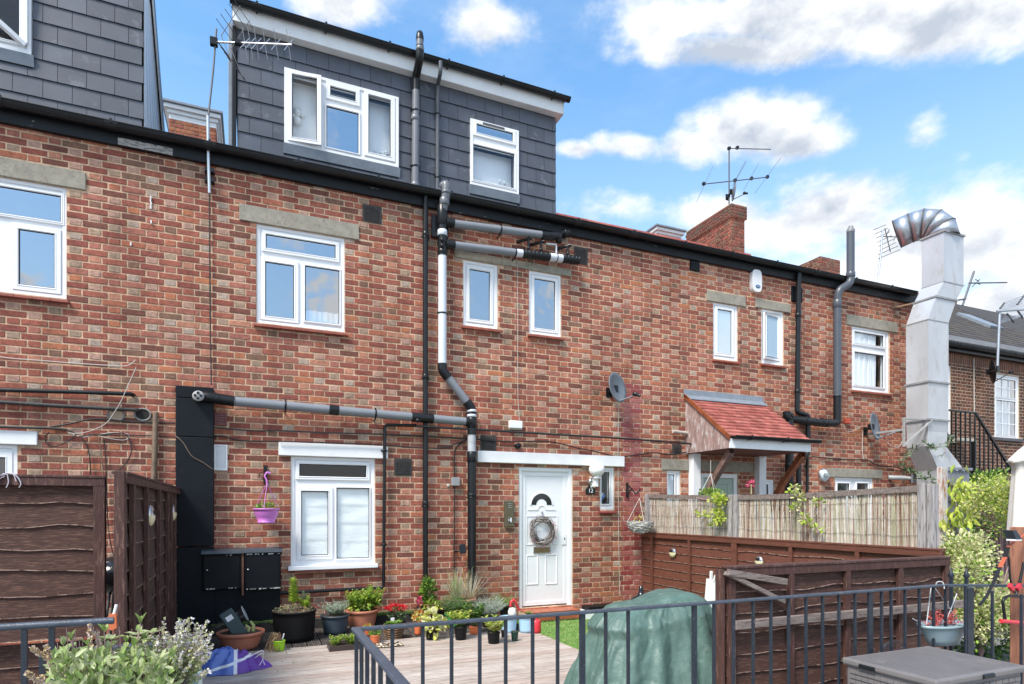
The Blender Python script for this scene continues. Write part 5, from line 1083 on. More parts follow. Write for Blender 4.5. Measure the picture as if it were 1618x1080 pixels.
seg(q4(W0 + .02, zs['t1'], fy0 + .02, fy1), q4(W0 + .0, zs['f2'] - .002)); seg(q4(W0 + .02, zs['b1'], fy0 + .02, fy1, .52), q4(W0 + .02, zs['t1'] - .002, fy0 + .02, fy1, .54), lab='rust streaked section')
seg(q4(W0 + .28, zs['b1'] - .42, fy0 + .0, fy1, .75), q4(W0 + .02, zs['b1'] - .002, fy0 + .02, fy1, .52), lab='lower angled section'); seg(q4(W0 + .45, -.05, fy0, fy1, .75), q4(W0 + .28, zs['b1'] - .422, fy0, fy1, .75))
for (x, z) in ((xu, zs['top']), (xu, zs['j1']), (W0 + SH * .5, zs['jm']), (W0, zs['j2']), (W0, zs['f1']), (W0, zs['f2'])):
    big = z in (zs['f1'], zs['f2'], zs['jm'], zs['top']); e = .022 if big else .006; h_ = .016 if big else .008
    mb = MB(); x1_ = x + W1 - W0; mb.ring(0, 1, 0, 1, .1, 0, 1) if False else None
    for (a, b, c, d) in ((x - e, x1_ + e, fy0 - e, fy0), (x - e, x1_ + e, fy1, fy1 + e), (x - e, x, fy0, fy1), (x1_, x1_ + e, fy0, fy1)): mb.box(a, b, c, d, z - h_, z + h_)
    part('flange', mb, mat('dull_flange', (.34, .34, .34), .5, .2, 9, .2, metal=.4), flue)
mb = MB(); p = at(1412, 486, 0); mb.beam((p.x, 0, p.z), (W0 + SH * .5, fy1 - .0, zs['jm']), .04, .03); mb.box(p.x - .07, p.x + .03, -.02, 0, p.z - .03, p.z + .03); part('wall_bracket', mb, mat('rusty_steel', (.30, .19, .12), .7, .3, 8, .3), flue, bev=.003)
zb2_ = zs['f2']; mb = MB()
mb.beam((W0 - .5, fy0 + .1, zb2_), (W0, fy0 + .05, zb2_), .04, .03); mb.beam((W0 - .50, fy0 + .1, zb2_), (W0 - .50, fy0 + .1, zb2_ - .50), .04, .03, (1, 0, 0)); mb.beam((W0 - .50, fy0 + .1, zb2_ - .48), (W0 + .06, fy0 - .02, zb2_ - .02), .04, .03); mb.beam((W0 - .5, fy0 + .1, zb2_ - .2), (W0 - .5, 0, zb2_ - .2), .04, .04)
part('support_frame', mb, mat('dull_flange2', (.40, .39, .38), .5, .2, 9, .2, metal=.3), flue, bev=.003)
# rounded elbow on top
cx_ = xu + .28; cy_ = (fy0 + fy1) / 2; zt = zs['top']; R = .27
HD = Vector((-.52, .854, 0)); HS = HD.cross(Vector((0, 0, 1))); ang = [0, 28, 56, 84, 100]; rb = .335; P = []
for a in ang: a = radians(a); P.append(Vector((cx_, cy_, zt)) + HD * (rb - rb * cos(a)) + Vector((0, 0, .0 + rb * sin(a))))
P[-1] += HD * .10 + Vector((0, 0, -.015))
for i in range(len(P)):
    pass
mats_ = [GALV]; n = 28
def ringpts(p, a, R): d = -HD * cos(radians(a)) + Vector((0, 0, sin(radians(a)))); return [tuple(p + d * R * cos(2 * pi * k / n) + HS * R * sin(2 * pi * k / n)) for k in range(n)]
RG = [ringpts(P[i], ang[i], R) for i in range(len(P))] + [ringpts(P[-1] + HD * .22 + Vector((0, 0, -.06)), 106, R)]
for i in range(len(RG) - 1):
    mb = MB(); b = len(mb.v); mb.v += RG[i] + RG[i + 1]
    for k in range(n): mb.face([k, (k + 1) % n, n + (k + 1) % n, n + k], 0, True)
    part('elbow_segment', mb, GALV, flue, solid=.006)
    mb = MB(); mb.tube(RG[i + 1] + [RG[i + 1][0]], .008, 5, caps=False); part('elbow_seam', mb, ALUD, flue)

# ================================================================ brown brick building on the right
by = 1.0
far = thing('brick_building', 'brown brick building with dark tiled roof and black stair rail at the right edge', 'building', (13.5, by, 0))
fx0 = 12.3; fx1 = 30; fz1 = at(1560, 566, by).z
def FW(pl, pr, yt, yb): return WR(pl, pr, yt, yb, by)
fw1 = dict(o=FW(1571.5, 1610.5, 590, 690), l=[dict(r=FW(1575, 1606, 597, 626), g='sky', op=0, w=.03), dict(r=FW(1575, 1606, 631, 686), g='sky', op=0, w=.03)], label='white window with glazing bars')
fw2 = dict(o=FW(1474, 1502.5, 574, 684), l=[dict(r=FW(1478, 1496.5, 585, 606), g='sky', op=0, w=.03), dict(r=FW(1478, 1496.5, 611, 672), g='sky', op=0, w=.03)], label='white window half behind the duct')
fh = [fw1['o'], fw2['o']]
mb = MB(); mb.plate(fx0, fx1, -.05, fz1, fh, by + .002, by + .24); mb.poly([(fx0, by, 0), (fx0, by + 8, 0), (fx0, by + 8, fz1), (fx0, by, fz1)]); mb.poly([(fx1, by, 0), (fx1, by + 8, 0), (fx1, by + 8, fz1), (fx1, by, fz1)]); part('wall', mb, MORTAR2, far)
ms = [bm_('umber', (.15, .058, .036)), bm_('chestnut', (.20, .075, .045)), bm_('dark_umber', (.10, .045, .032))]
mb = MB(); soldier = fz1 - .24
for (p, q, c, d, t_, fl) in brick_run(fx0, 17.5, 0, soldier, [(h[0], h[1], h[2], h[3] + .01) for h in fh], .075, .3585, 0, 0): brick_geo(mb, p, q, c, d, lambda x, o_, z: (x, by - o_ + .004, z), random.choice((0, 0, 1, 1, 2)))
x = fx0
while x < 17.5:
    if not (fh[0][0] < x < fh[0][1] and fh[0][3] > soldier) and not (fh[1][0] < x < fh[1][1] and fh[1][3] > soldier + .1): brick_geo(mb, x, x + .062, soldier + .008, fz1, lambda u, o_, z: (u, by - o_ + .004, z), random.choice((0, 1)))
    x += .075
part('brickwork', mb, ms, far, kind='stuff')
for w in (fw1, fw2):
    w['curt'] = 'full'; wo = build_window(far, w, by)
    if w is fw1:
        for (i, nx, nz) in ((0, 2, 1), (1, 2, 2)):
            a, b, c, d = w['l'][i]['r']; mb = MB()
            for k in range(1, nx + 1): x = a + (b - a) * k / (nx + 1); mb.box(x - .011, x + .011, by + .018, by + .026, c, d)
            for k in range(1, nz + 1): z = c + (d - c) * k / (nz + 1); mb.box(a, b, by + .0175, by + .0265, z - .011, z + .011)
            part('glazing_bar', mb, UPVC, wo)
    mb = MB(); o = w['o']; mb.box(o[0] - .06, o[1] + .06, by - .06, by + .1, o[2] - .08, o[2] - .01); part('sill', mb, mat('dark_sill', (.10, .10, .11), .7), wo)
mb = MB(); mb.box(fx0, fx1, by - .12, by + .1, fz1 + .0, fz1 + .12); part('fascia', mb, BLACKP, far); gutter(far, fx0, 19, by - .19, fz1 + .13, .06, BLACKP, 2.0)
ry0, ry1 = by - .20, by + 4.6; rzt = at(1565, 491, ry1).z; rs = (rzt - fz1 - .15) / (ry1 - ry0)
frz = lambda y: fz1 + .15 + (y - ry0) * rs
mb = MB(); mb.poly([(fx0, ry0, frz(ry0)), (fx1, ry0, frz(ry0)), (fx1, ry1, frz(ry1)), (fx0, ry1, frz(ry1))]); mb.poly([(fx0, ry1, frz(ry1)), (fx1, ry1, frz(ry1)), (fx1, ry1 + 4.6, fz1), (fx0, ry1 + 4.6, fz1)]); mb.poly([(fx0, ry0, frz(ry0)), (fx0, ry1, frz(ry1)), (fx0, ry1 + 4.6, fz1)])
RD = [mat('dark_roof_%s' % n, c, .85, .3, 6, .3, 50, col2=(.10, .085, .06), f2=.6, sc2=9) for n, c in (('brown', (.065, .052, .045)), ('black', (.048, .042, .040)), ('mossy', (.075, .062, .046)))]
frf = part('roof', mb, RD[1], far); mb = MB(); y = ry0 + .35
while y < ry1 - .05:
    x = fx0 + random.uniform(0, .2)
    while x < 21:
        mb.obox((x + .10, y + .10, frz(y + .1) + .022), (.098, 0, 0), (0, .12, .12 * rs - .006), (0, -.004, .008), random.randint(0, 2)); x += .20
    y += .2
part('roof_tiles', mb, RD, frf, kind='stuff'); mb = MB(); x = fx0
for r_ in range(4):
    x = fx0
    while x < 19:
        y = ry0 + .0 + r_ * .09; mb.tube([(x, y, frz(y) + .03), (x, y + .10, frz(y + .1) + .03)], .035, 6, 0); x += .085
part('eaves_tiles', mb, mat('grey_pantile', (.13, .135, .145), .6, .2, 8, .2), frf, kind='stuff')
mb = MB(); x = fx0
while x < 22: mb.tube([(x, ry1, frz(ry1) + .02), (x + .4, ry1, frz(ry1) + .02)], .09, 8); x += .42
part('ridge_tiles', mb, mat('rosy_ridge', (.22, .12, .10), .85, .2, 6, .3), frf, kind='stuff')
sk = at(1524, 506, by + 2.6); mb = MB(); mb.obox((sk.x, by + 2.2, frz(by + 2.2) + .06), (.30, 0, 0), (0, .45, .45 * rs), (0, -.03, .05)); sko = part('roof_window', mb, LEAD, far, bev=.01); mb = MB(); mb.obox((sk.x, by + 2.2, frz(by + 2.2) + .125), (.24, 0, 0), (0, .38, .38 * rs), (0, -.002, .004)); part('pane', mb, G_SKY, sko)
mb = MB(); p = at(1548, 600, by - .06); mb.tube([at(1538.5, 566, by - .03), at(1539, 610, by - .03), at(1539.5, 660, by - .03), at(1540, 690, by - .03)], .012, 6); single('cable', mb, CABLEW, 'white cable down the brown brick building', 'cable', p)
c = at(1568.5, 587, by - .3); dish('black dish on the silver pole at the right-hand building', c, .26, (.66, -.75, .1), at(1577, 583, .2), at(1598, 588, .0), BLACKP)
# outside stair rail
sr = thing('stair_railing', 'black iron stair railing sloping down in front of the brown brick building', 'railing', at(1500, 760, .45)); Y = .45
A_ = lambda x, y: at(x, y, Y)
zr_ = A_(1495, 646).z; mb = MB(); e1 = A_(1541, 652); e2 = A_(1603, 750); mb.beam((A_(1491, 646).x, Y, e1.z), (e1.x, Y, e1.z), .05, .035); mb.beam(e1, e2, .05, .045); part('handrail', mb, BLACKP, sr)
for px_ in (1497, 1503.5, 1510.5, 1518, 1525.5, 1533, 1540.5, 1548, 1555, 1562, 1569, 1576, 1583, 1590, 1597):
    x = A_(px_, 0).x; zt = e1.z if x < e1.x else e1.z + (e2.z - e1.z) * (x - e1.x) / (e2.x - e1.x); zl = zt - (1.35 if x < e1.x else 1.1); mb = MB(); mb.box(x - .012, x + .012, Y - .012, Y + .012, zl, zt - .01); part('baluster', mb, BLACKP, sr)
mb = MB(); mb.beam((A_(1497, 0).x, Y + .03, e1.z - 1.25), (A_(1600, 0).x, Y + .03, e1.z - 1.25), .03, .04); mb.box(A_(1541, 0).x - .045, A_(1541, 0).x + .045, Y, Y + .09, 0, e1.z - .62); part('lower_rail', mb, BLACKP, sr)
mb = MB(); p, q = A_(1535, 689), A_(1560, 696); mb.box(p.x, q.x, by - .30, by - .02, q.z, p.z); single('wall_ledge', mb, mat('cream_paint', (.72, .66, .56), .7), 'cream ledge box on the brown wall behind the stair railing', 'ledge', (p.x, by, p.z), bev=.01)

# ================================================================ tiled porch
po = thing('porch_canopy', 'small lean-to porch roof of red tiles on curved timber brackets', 'porch', (6.4, -.4, 0))
pa = at(1081, 617); pb_ = at(1208, 634); xL = pa.x + .02; xR = at(1205, 632).x + .12; zT = (pa.z + pb_.z) / 2 - .04
fl_ = at(1151, 690, 0); 
# front eave: find its depth from the left verge lying in the plane x = xL
e_ = onx(1152, 689, xL); Yf = e_.y; zE = e_.z
xR2 = at(1281, 700, Yf).x
sl = (zT - .03 - zE) / (0 - Yf); pz_ = lambda y: zE + (y - Yf) * sl
xR = xR2
rows = 12; cols = 11; L_ = (0 - Yf)
tw = (xR - xL) / cols
mb = MB(); mb.prism([(xL + .03, Yf + .03, zE - .02), (xL + .03, 0, pz_(0) - .02), (xL + .03, 0, pz_(0) - .06), (xL + .03, Yf + .03, zE - .06)], (xR - xL - .06, 0, 0)); part('deck', mb, WDARK, po)
for i in range(rows):
    y0 = Yf + L_ * i / rows; y1 = Yf + L_ * (i + 1.12) / rows; x = xL - (tw / 2 if i % 2 else 0)
    while x < xR - .01:
        a = max(x, xL) + .002; b = min(x + tw, xR) - .002; x += tw
        if b - a < .02: continue
        j = random.uniform(-.003, .003); y1c = min(y1, -.002); P = [(a, y0 + j, pz_(y0) + .030), (a, y1c, pz_(y1c) + .006), (a, y1c, pz_(y1c) - .008), (a, y0 + j, pz_(y0) + .012)]
        mb = MB(); mb.prism(P, (b - a, 0, 0)); part('tile', mb, random.choice(RTILE), po)
mb = MB(); mb.prism([(xL - .03, -.005, pz_(0) + .12), (xL - .03, -.012, pz_(0) + .03), (xL - .03, -.12, pz_(-.12) + .045), (xL - .03, -.12, pz_(-.12) + .035), (xL - .03, 0, pz_(0) + .01), (xL - .03, 0, pz_(0) + .12)], (xR - xL + .04, 0, 0)); part('flashing', mb, LEAD, po, label='lead flashing along the wall')
mb = MB(); mb.prism([(xL - .03, Yf - .03, zE - .05), (xL - .03, Yf - .03, zE + .02), (xL - .03, 0, pz_(0) + .05), (xL - .03, 0, pz_(0) - .02)], (.028, 0, 0)); part('barge_board', mb, WSTAIN, po, bev=.004)
zS = onx(1155, 707, xL).z; n = 5
for k in range(6):
    ya0 = -L_ * k / 6; ya1 = -L_ * (k + 1) / 6 + .005; P = [(xL + .0, ya0, zS - (.0)), (xL, ya0, pz_(ya0) - .03), (xL, ya1, pz_(ya1) - .03), (xL, ya1, zS)]
    mb = MB(); mb.prism(P, (.022, 0, 0)); part('gable_board', mb, WPORCH, po)
mb = MB(); mb.prism([(xL + .0, Yf, zS), (xL + .0, Yf, zE - .03), (xL, Yf - .022, zE - .03), (xL, Yf - .022, zS)], (xR - xL - .02, 0, 0)); part('fascia', mb, WPAINT, po, bev=.003)
gutter(po, xL + .02, xR + .10, Yf - .075, zE - .0, .045, BLACKP, .7)
mb = MB(); mb.box(xL + .05, xR - .05, Yf + .0, -.0, zS + .0, zS + .02); part('soffit', mb, mat('red_brown_soffit', (.16, .05, .03), .7), po)
for (px_, lab) in ((1095.5, 'left'), (1199, 'right')):
    x = at(px_, 720, -.03).x; wd = .075; mb = MB(); mb.box(x - wd, x + wd, -.12, -.003, .9, zS - .002); part('wall_post', mb, WPAINT, po, bev=.005)
def bracket(x, lab):
    # curved bracket from low on the post out to the front of the porch
    h = zS - .01; zl = h - (.95); yo = Yf + .10
    C = []; n = 14
    for i in range(n + 1):
        t = i / n; y = -.12 + (yo + .12) * (t ** .9); z = zl + (h - zl) * t; C.append((y, z))
    up = []; lo = []
    for i, (y, z) in enumerate(C):
        t = i / n; wv = .055 + .05 * sin(pi * t) + (.03 if .38 < t < .55 else 0) * (1 if i % 2 else .6)
        up.append((x, y + wv * .55 - .10 * sin(pi * t) * -1 * 0, z + wv * .55)); lo.append((x, y - wv * .2 + .12 * sin(pi * t), z - wv))
    mb = MB()
    for i in range(n):
        a0, a1, b0, b1 = up[i], up[i + 1], lo[i], lo[i + 1]; w_ = .045
        L = lambda p: (p[0] - w_, p[1], p[2]); R_ = lambda p: (p[0] + w_, p[1], p[2])
        mb.poly([L(a0), L(a1), L(b1), L(b0)]); mb.poly([R_(a0), R_(a1), R_(b1), R_(b0)]); mb.poly([L(a0), L(a1), R_(a1), R_(a0)]); mb.poly([L(b0), L(b1), R_(b1), R_(b0)])
    a, b = up[0], lo[0]; mb.poly([(a[0] - .045, a[1], a[2]), (a[0] + .045, a[1], a[2]), (b[0] + .045, b[1], b[2]), (b[0] - .045, b[1], b[2])])
    part('bracket', mb, WBRACK if lab == 'left' else WSTAIN, po)
bracket(at(1096, 720, -.1).x + .06, 'left'); bracket(at(1199, 720, -.1).x + .14, 'right')
mb = MB(); q = at(1147, 724, -.25); mb.box(q.x - .035, q.x + .035, q.y - .03, q.y + .03, q.z - .06, q.z + .05); q2 = at(1154, 719, -.2); mb.box(q2.x - .04, q2.x + .04, q2.y, q2.y + .04, q2.z - .05, q2.z + .05); single('porch_camera', mb, WPAINT, 'small white camera and box under the porch roof', 'camera', q, bev=.008)
# ================================================================ deck, lawn
DX0, DX1 = -.74, 3.06
deck = part('timber_deck', MB().box(DX0, DX1, -4.6, -1.15, -.055, DZ - .028), WDARK); deck['kind'] = 'structure'
y = -1.15; k = 0
while y > -4.5:
    w = .142; mb = MB(); j = random.uniform(-.003, .003); cut = DX0 + random.uniform(.8, 3.2)
    for (a, b) in ((DX0, cut - .002), (cut + .002, DX1 - random.uniform(0, .012))):
        mb = MB(); mb.box(a, b, y - w + .009, y, DZ - .026, DZ + j); part('deck_board', mb, WDECK[k % 3 if random.random() < .7 else random.randint(0, 2)], deck, bev=.003)
    y -= w; k += 1
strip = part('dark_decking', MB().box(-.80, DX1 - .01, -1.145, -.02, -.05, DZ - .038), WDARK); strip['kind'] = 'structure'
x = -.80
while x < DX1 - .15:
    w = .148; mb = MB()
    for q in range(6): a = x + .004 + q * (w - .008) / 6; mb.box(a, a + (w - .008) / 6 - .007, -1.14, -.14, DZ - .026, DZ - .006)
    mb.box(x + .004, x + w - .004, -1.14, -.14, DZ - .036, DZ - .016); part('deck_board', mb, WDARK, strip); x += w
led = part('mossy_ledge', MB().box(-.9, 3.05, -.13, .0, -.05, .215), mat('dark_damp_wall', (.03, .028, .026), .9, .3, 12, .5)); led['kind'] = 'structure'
mb = MB()
for k in range(900):
    x = random.uniform(-.85, 3.0); y = random.uniform(-.135, -.02); s_ = random.uniform(.006, .018)
    if noise.noise((x * 2, 0, 3)) < -.15: continue
    mb.obox((x, y, .215 + s_ * .3), (s_, 0, random.uniform(-.004, .004)), (0, s_, 0), (random.uniform(-.004, .004), 0, s_ * .8))
o = part('moss_growth', mb, MOSS); o['kind'] = 'stuff'; o['label'] = 'bright moss growing along the ledge at the foot of the brick wall'; o['category'] = 'moss'
lawn = sheet('lawn_base', DX1 + .004, 5.6, -4.6, .0, -.012, mat('lawn_base_green', (.10, .22, .04), .95, .3, 12, .6, 60))
mb = MB()
for k in range(26000):
    x = random.uniform(DX1 + .01, 5.5); y = random.uniform(-4.6, -.03); h = random.uniform(.012, .03); a = random.uniform(0, pi); w = .0035
    l = Vector((random.uniform(-.012, .012), random.uniform(-.012, .012), h)); b = Vector((x, y, -.012)); s_ = Vector((cos(a), sin(a), 0)) * w
    mb.poly([b - s_, b + s_, b + l], random.choice((0, 0, 1)))
o = part('artificial_grass', mb, [leafm('turf_green', (.22, .34, .10)), leafm('turf_yellow', (.34, .42, .18))]); o['kind'] = 'stuff'; o['label'] = 'bright green artificial lawn beside the deck'; o['category'] = 'grass'

# ================================================================ fences
def fence(label, A, B, nrm, z0, z1, bh, boardm, battens=(), posts=(), cap=True, wav=.012, capm=None, battm=None, out=1, back=False):
    A = Vector((*A, 0)); B = Vector((*B, 0)); L = (B - A).length; u = (B - A) / L; n = Vector((*nrm, 0)).normalized()
    t = thing('fence_panel', label, 'fence', (A.x, A.y, z0)); f = lambda s, d, z: tuple(A + u * s + n * d + Vector((0, 0, z)))
    z = z0; k = 0
    while z < z1 - .04:
        zt = min(z + bh + .03, z1); mb = MB(); seed = random.uniform(0, 90); N_ = 16; base = len(mb.v); tl = .020
        for i in range(N_ + 1):
            s = L * i / N_; wz = wav * (noise.noise((s * 2.3, seed, 0)) * 1.6 + noise.noise((s * 7, seed, 4)) * .6); wt = wav * noise.noise((s * 2.3, seed + 20, 0))
            mb.v += [f(s, tl, z + wz), f(s, .004, zt + wt * .3), f(s, tl - .015, z + wz), f(s, -.010, zt + wt * .3), f(s, tl - .0006, z + wz + .006)]
        for i in range(N_):
            q = base + 5 * i
            mb.face([q, q + 5, q + 9, q + 4], 1); mb.face([q + 4, q + 9, q + 6, q + 1], 0); mb.face([q + 2, q + 3, q + 8, q + 7], 0); mb.face([q, q + 2, q + 7, q + 5], 0); mb.face([q + 1, q + 6, q + 8, q + 3], 0)
        part('fence_board', mb, [boardm, WEDGE], t); z += bh; k += 1
    bm = battm or WF_P
    for (s, w) in battens: mb = MB(); mb.obox(f(s, .034, (z0 + z1) / 2), u * w / 2, n * .016, (0, 0, (z1 - z0) / 2 - .005)); part('batten', mb, bm, t, bev=.003)
    for (s, w, up) in posts: mb = MB(); mb.obox(f(s, .01, (z0 + z1 + up) / 2), u * w / 2, n * .030, (0, 0, (z1 - z0 + up) / 2)); part('post', mb, bm, t, bev=.004)
    if cap:
        mb = MB(); mb.obox(f(L / 2, .036, z1 - .03), u * L / 2, n * .016, (0, 0, .028)); part('top_rail', mb, capm or bm, t, bev=.003)
        mb = MB(); mb.obox(f(L / 2, .012, z1 + .008), u * L / 2, n * .045, (0, 0, .009)); part('capping', mb, capm or bm, t, bev=.003)
    return t, f, L
YF1 = -2.66; xr = at(168, 800, YF1).x
t1, f1, L1 = fence('dark waney-edged fence panel at the left edge, facing the camera', (xr - 1.5, YF1), (xr, YF1), (0, -1), .63, 1.765, .158, WF_X, [(1.5 - .035, .07)], [], wav=.020)
fence('lowest dark boards of the fence at the left, beneath the hanging panel', (xr - 1.5, YF1 + .06), (xr + .05, YF1 + .06), (0, -1), -.02, .60, .15, WF_X, [], [], cap=False, wav=.02)
XF2 = -.80
n0 = onx(186, 800, XF2).y
def s2(px): return onx(px, 800, XF2).y - n0
t2, f2, L2 = fence('dark brown fence side panel running from the wall beside the black duct box', (XF2, n0), (XF2, -.03), (1, 0), -.03, 1.77, .165, WF_D, [(s2(200), .07), (s2(223), .05), (s2(243.5), .05), (s2(258), .05), (s2(263.5), .09), (s2(270), .05)], [(.03, .08, .02), (s2(264), .09, .03)], wav=.008)
XF3 = 5.5; e3 = onx(1492, 880, XF3).y
def s3(px): return -(onx(px, 860, XF3).y)
t3, f3, L3 = fence('red-brown waney fence panel under the reed screen, running out from the wall', (XF3, -.02), (XF3, e3), (-1, 0), -.03, 1.185, .118, WF_R, [(s3(1032), .045), (s3(1091), .045), (s3(1162), .09), (s3(1251), .045), (s3(1356), .045)], [], battm=WF_R, wav=.012)
YF4 = -4.56; a4 = at(1144, 898, YF4).x; b4 = at(1492, 880, YF4).x
def s4(px): return at(px, 900, YF4).x - a4
t4, f4, L4 = fence('weathered brown fence panel with diagonal brace standing just behind the black railing', (a4, YF4), (b4, YF4), (0, -1), -.03, 1.135, .142, WF_B, [(s4(1150), .055), (s4(1243), .05), (s4(1332), .05), (s4(1415), .05), (s4(1488), .05)], [], wav=.022)
mb = MB(); p, q = at(1147, 905, YF4 - .06), at(1238, 950, YF4 - .06); mb.beam(p, q, .03, .042, (0, 1, 0)); part('diagonal_brace', mb, WGREYX, t4, bev=.003)
mb = MB(); p, q = at(1150, 904, YF4 - .075), at(1243, 919, YF4 - .075); mb.beam(p, q, .022, .045); part('top_brace', mb, WGREYX, t4, bev=.003)
mb = MB(); p, q = at(1161, 992, YF4 - .07), at(1522, 950, YF4 - .07); zz = (p.z + q.z) / 2; mb.beam((p.x, p.y, zz), (q.x, q.y, zz), .03, .062); part('mid_rail', mb, WGREYX, t4, bev=.004)
mb = MB(); p = at(1141, 898, YF4); mb.box(p.x - .018, p.x + .0, YF4 - .03, YF4 + .05, -.03, 1.13); part('post', mb, WF_P, t4, bev=.004)
# reed screen fence on top
rs_ = thing('reed_screen', 'split reed screen in a weathered grey timber frame on top of the brown fence', 'screen', (XF3 + .03, -2, 1.2))
def rz_(s): f = s / 4.4; return 1.785 - .05 * sin(pi * min(f, 1)) * 1.0 - .03 * f + (.03 * (f - .6) if f > .6 else 0)
sA, sM, sB = s3(1021), s3(1157), s3(1460)
LR = sB; N_ = 12
def Fr(s, d, z): return Vector((XF3 + .02 - d, -.02 - s, z))
for (a, b) in ((sA, sM - .05), (sM + .05, sB)):
    mb = MB(); n = 10
    for i in range(n):
        s0 = a + (b - a) * i / n; s1_ = a + (b - a) * (i + 1) / n; mb.beam(Fr(s0, .0, rz_(s0) - .03), Fr(s1_ + .003, .0, rz_(s1_) - .03), .05, .058)
    part('top_rail', mb, WGREYX, rs_, bev=0)
mb = MB(); mb.beam(Fr(sA - .03, -.0, rz_(sA)), Fr(sB, 0, rz_(sB) + .004), .075, .014) if False else None
for (px_, w) in ((1021.5, .07), (1153.5, .06), (1161.5, .055), (1455, .07), (1469, .06)):
    s = s3(px_); mb = MB(); c = Fr(s, .01, (1.19 + rz_(min(s, sB))) / 2); mb.obox(c, (.035, 0, 0), (0, w / 2, 0), (0, 0, (rz_(min(s, sB)) - 1.19) / 2 + (.004 if px_ != 1455 else .01))); part('post', mb, WGREYZ, rs_, bev=.004)
mb = MB(); s = sA + .04; kx = 0
while s < sB - .05:
    if abs(s - sM) < .055: s += .01; continue
    r = random.uniform(.0045, .0085); zt = rz_(s) - random.uniform(.05, .075); zb = 1.20; lean = random.uniform(-.025, .025) + .03 * noise.noise((s * 3, 0, 0)); d = random.uniform(-.004, .006)
    thin = s < sM
    P = [Fr(s, d, zb), Fr(s + lean * .4, d + random.uniform(-.004, .004), (zb + zt) / 2), Fr(s + lean, d, zt)]
    mb.tube(P, r * (.55 if thin else 1), 4, random.choices((0, 1, 2, 3), (4, 4, 2, 2) if not thin else (3, 4, 3, 1))[0], caps=False); s += r * (1.35 if not thin else .9)
part('reeds', mb, REED, rs_, kind='stuff')
mb = MB()
for z in (1.30, 1.45, 1.60):
    for (a, b) in ((sA + .04, sM - .05), (sM + .05, sB - .04)): mb.tube([Fr(a + (b - a) * i / 24, .012, z + .008 * sin(i * 1.7)) for i in range(25)], .0018, 3, caps=False)
part('tie_wire', mb, ALUD, rs_, kind='stuff')
# solar lights
LAMPY = mat('warm_lens', (.72, .66, .42), .35, .05, 5, 0)
def solar(label, p, nrm, R=.055):
    t = thing('solar_light', label, 'lamp', p, 'solar fence lights'); n = Vector(nrm); u = n.cross(Vector((0, 0, 1))).normalized()
    def half(sg, m, nm, bulge):
        mb = MB(); pts = []
        for j in range(5):
            r = R * cos(j * pi / 8.5); h = bulge * sin(j * pi / 8.5); pts.append([tuple(p + u * r * cos(a) + Vector((0, 0, 1)) * r * abs(sin(a)) * sg + n * (h + .008)) for a in [pi * i / 12 for i in range(13)]])
        for j in range(4):
            for i in range(12): mb.poly([pts[j][i], pts[j][i + 1], pts[j + 1][i + 1], pts[j + 1][i]], 0, True)
        mb.poly(pts[4]); part(nm, mb, m, t)
    half(1, STEEL, 'hood', .028); half(-1, LAMPY, 'lens', .034)
    mb = MB(); mb.obox(p + n * .036 + Vector((0, 0, .022)), u * .024, n * .006, (0, 0, .014)); part('solar_cell', mb, BLACKP, t)
solar('round solar light nearest the camera on the dark left side panel', onx(236, 814, XF2 + .03), (1, 0, 0), .085)
solar('round solar light farther along the dark left side panel, next to the duct box', onx(272, 809.5, XF2 + .03), (1, 0, 0), .085)
solar('round solar light on the red-brown fence nearer the brick wall', onx(1063.5, 872.5, XF3 - .03), (-1, 0, 0), .07)
solar('round solar light on the red-brown fence just above the weathered panel', onx(1200.5, 886, XF3 - .03), (-1, 0, 0), .062)

# ================================================================ railings
RY = -5.06; RZ = 1.01
rail = thing('railing', 'long black painted iron railing across the front of the terrace', 'railing', (.45, RY, 0))
cx0 = at(562, 990, RY).x; cx1 = at(1496, 931, RY).x; RL = .038
mb = MB(); mb.box(cx0 - RL / 2, cx1, RY - RL / 2, RY + RL / 2, RZ - .016, RZ); part('handrail', mb, IRONL, rail, bev=.004)
mb = MB(); mb.box(cx0 - RL / 2, cx0 + RL / 2, -7.3, RY - RL / 2 - .002, RZ - .016, RZ); part('handrail', mb, IRONL, rail, bev=.004)
cxe = 7.0; mb = MB(); e2 = Vector((at(1618, 943, -5.6).x + .3, -5.62, RZ - .008)); mb.beam((cx1 - .01, RY, RZ - .010), (cx1 + .42, RY - .20, RZ - .010), RL, .016); mb.beam((cx1 + .42, RY - .20, RZ - .010), (cx1 + 1.3, RY - .75, RZ - .010), RL, .016); part('handrail', mb, IRONL, rail, bev=0)
def bal(x, y, w=.016, name='baluster'):
    mb = MB(); mb.box(x - w / 2, x + w / 2, y - .008, y + .008, .08, RZ - .016); part(name, mb, IRON, rail, bev=.002)
for px_ in (620, 668, 713.5, 758, 799, 841.5, 881, 957, 992.5, 1128, 1159, 1190, 1218, 1246, 1273.5, 1299.7, 1325.5, 1351, 1393, 1408, 1430, 1452.5, 1475, 1494): bal(at(px_, 1000, RY).x, RY)
for px_, w in ((920, .032), (1097, .030), (1375, .040)): bal(at(px_, 1000, RY).x, RY, w, 'post')
for yy in (RY - .02, RY - .16, RY - .30, RY - .44, RY - .58, RY - .72, RY - .86, RY - 1.0): bal(cx0, yy)
for px_ in (1568, 1614): 
    p = at(px_, 940, RY - .28 if px_ == 1568 else RY - .46); bal(p.x, p.y)
p = at(1532, 933, RY - .12); mb = MB(); mb.box(p.x - .035, p.x + .035, p.y - .01, p.y + .01, .05, RZ - .016); mb.box(p.x - .055, p.x - .040, p.y - .008, p.y + .008, .05, RZ); part('post', mb, IRON, rail, bev=.003)
mb = MB(); mb.box(cx0, cx1, RY - .008, RY + .008, .065, .08); part('bottom_rail', mb, IRON, rail)
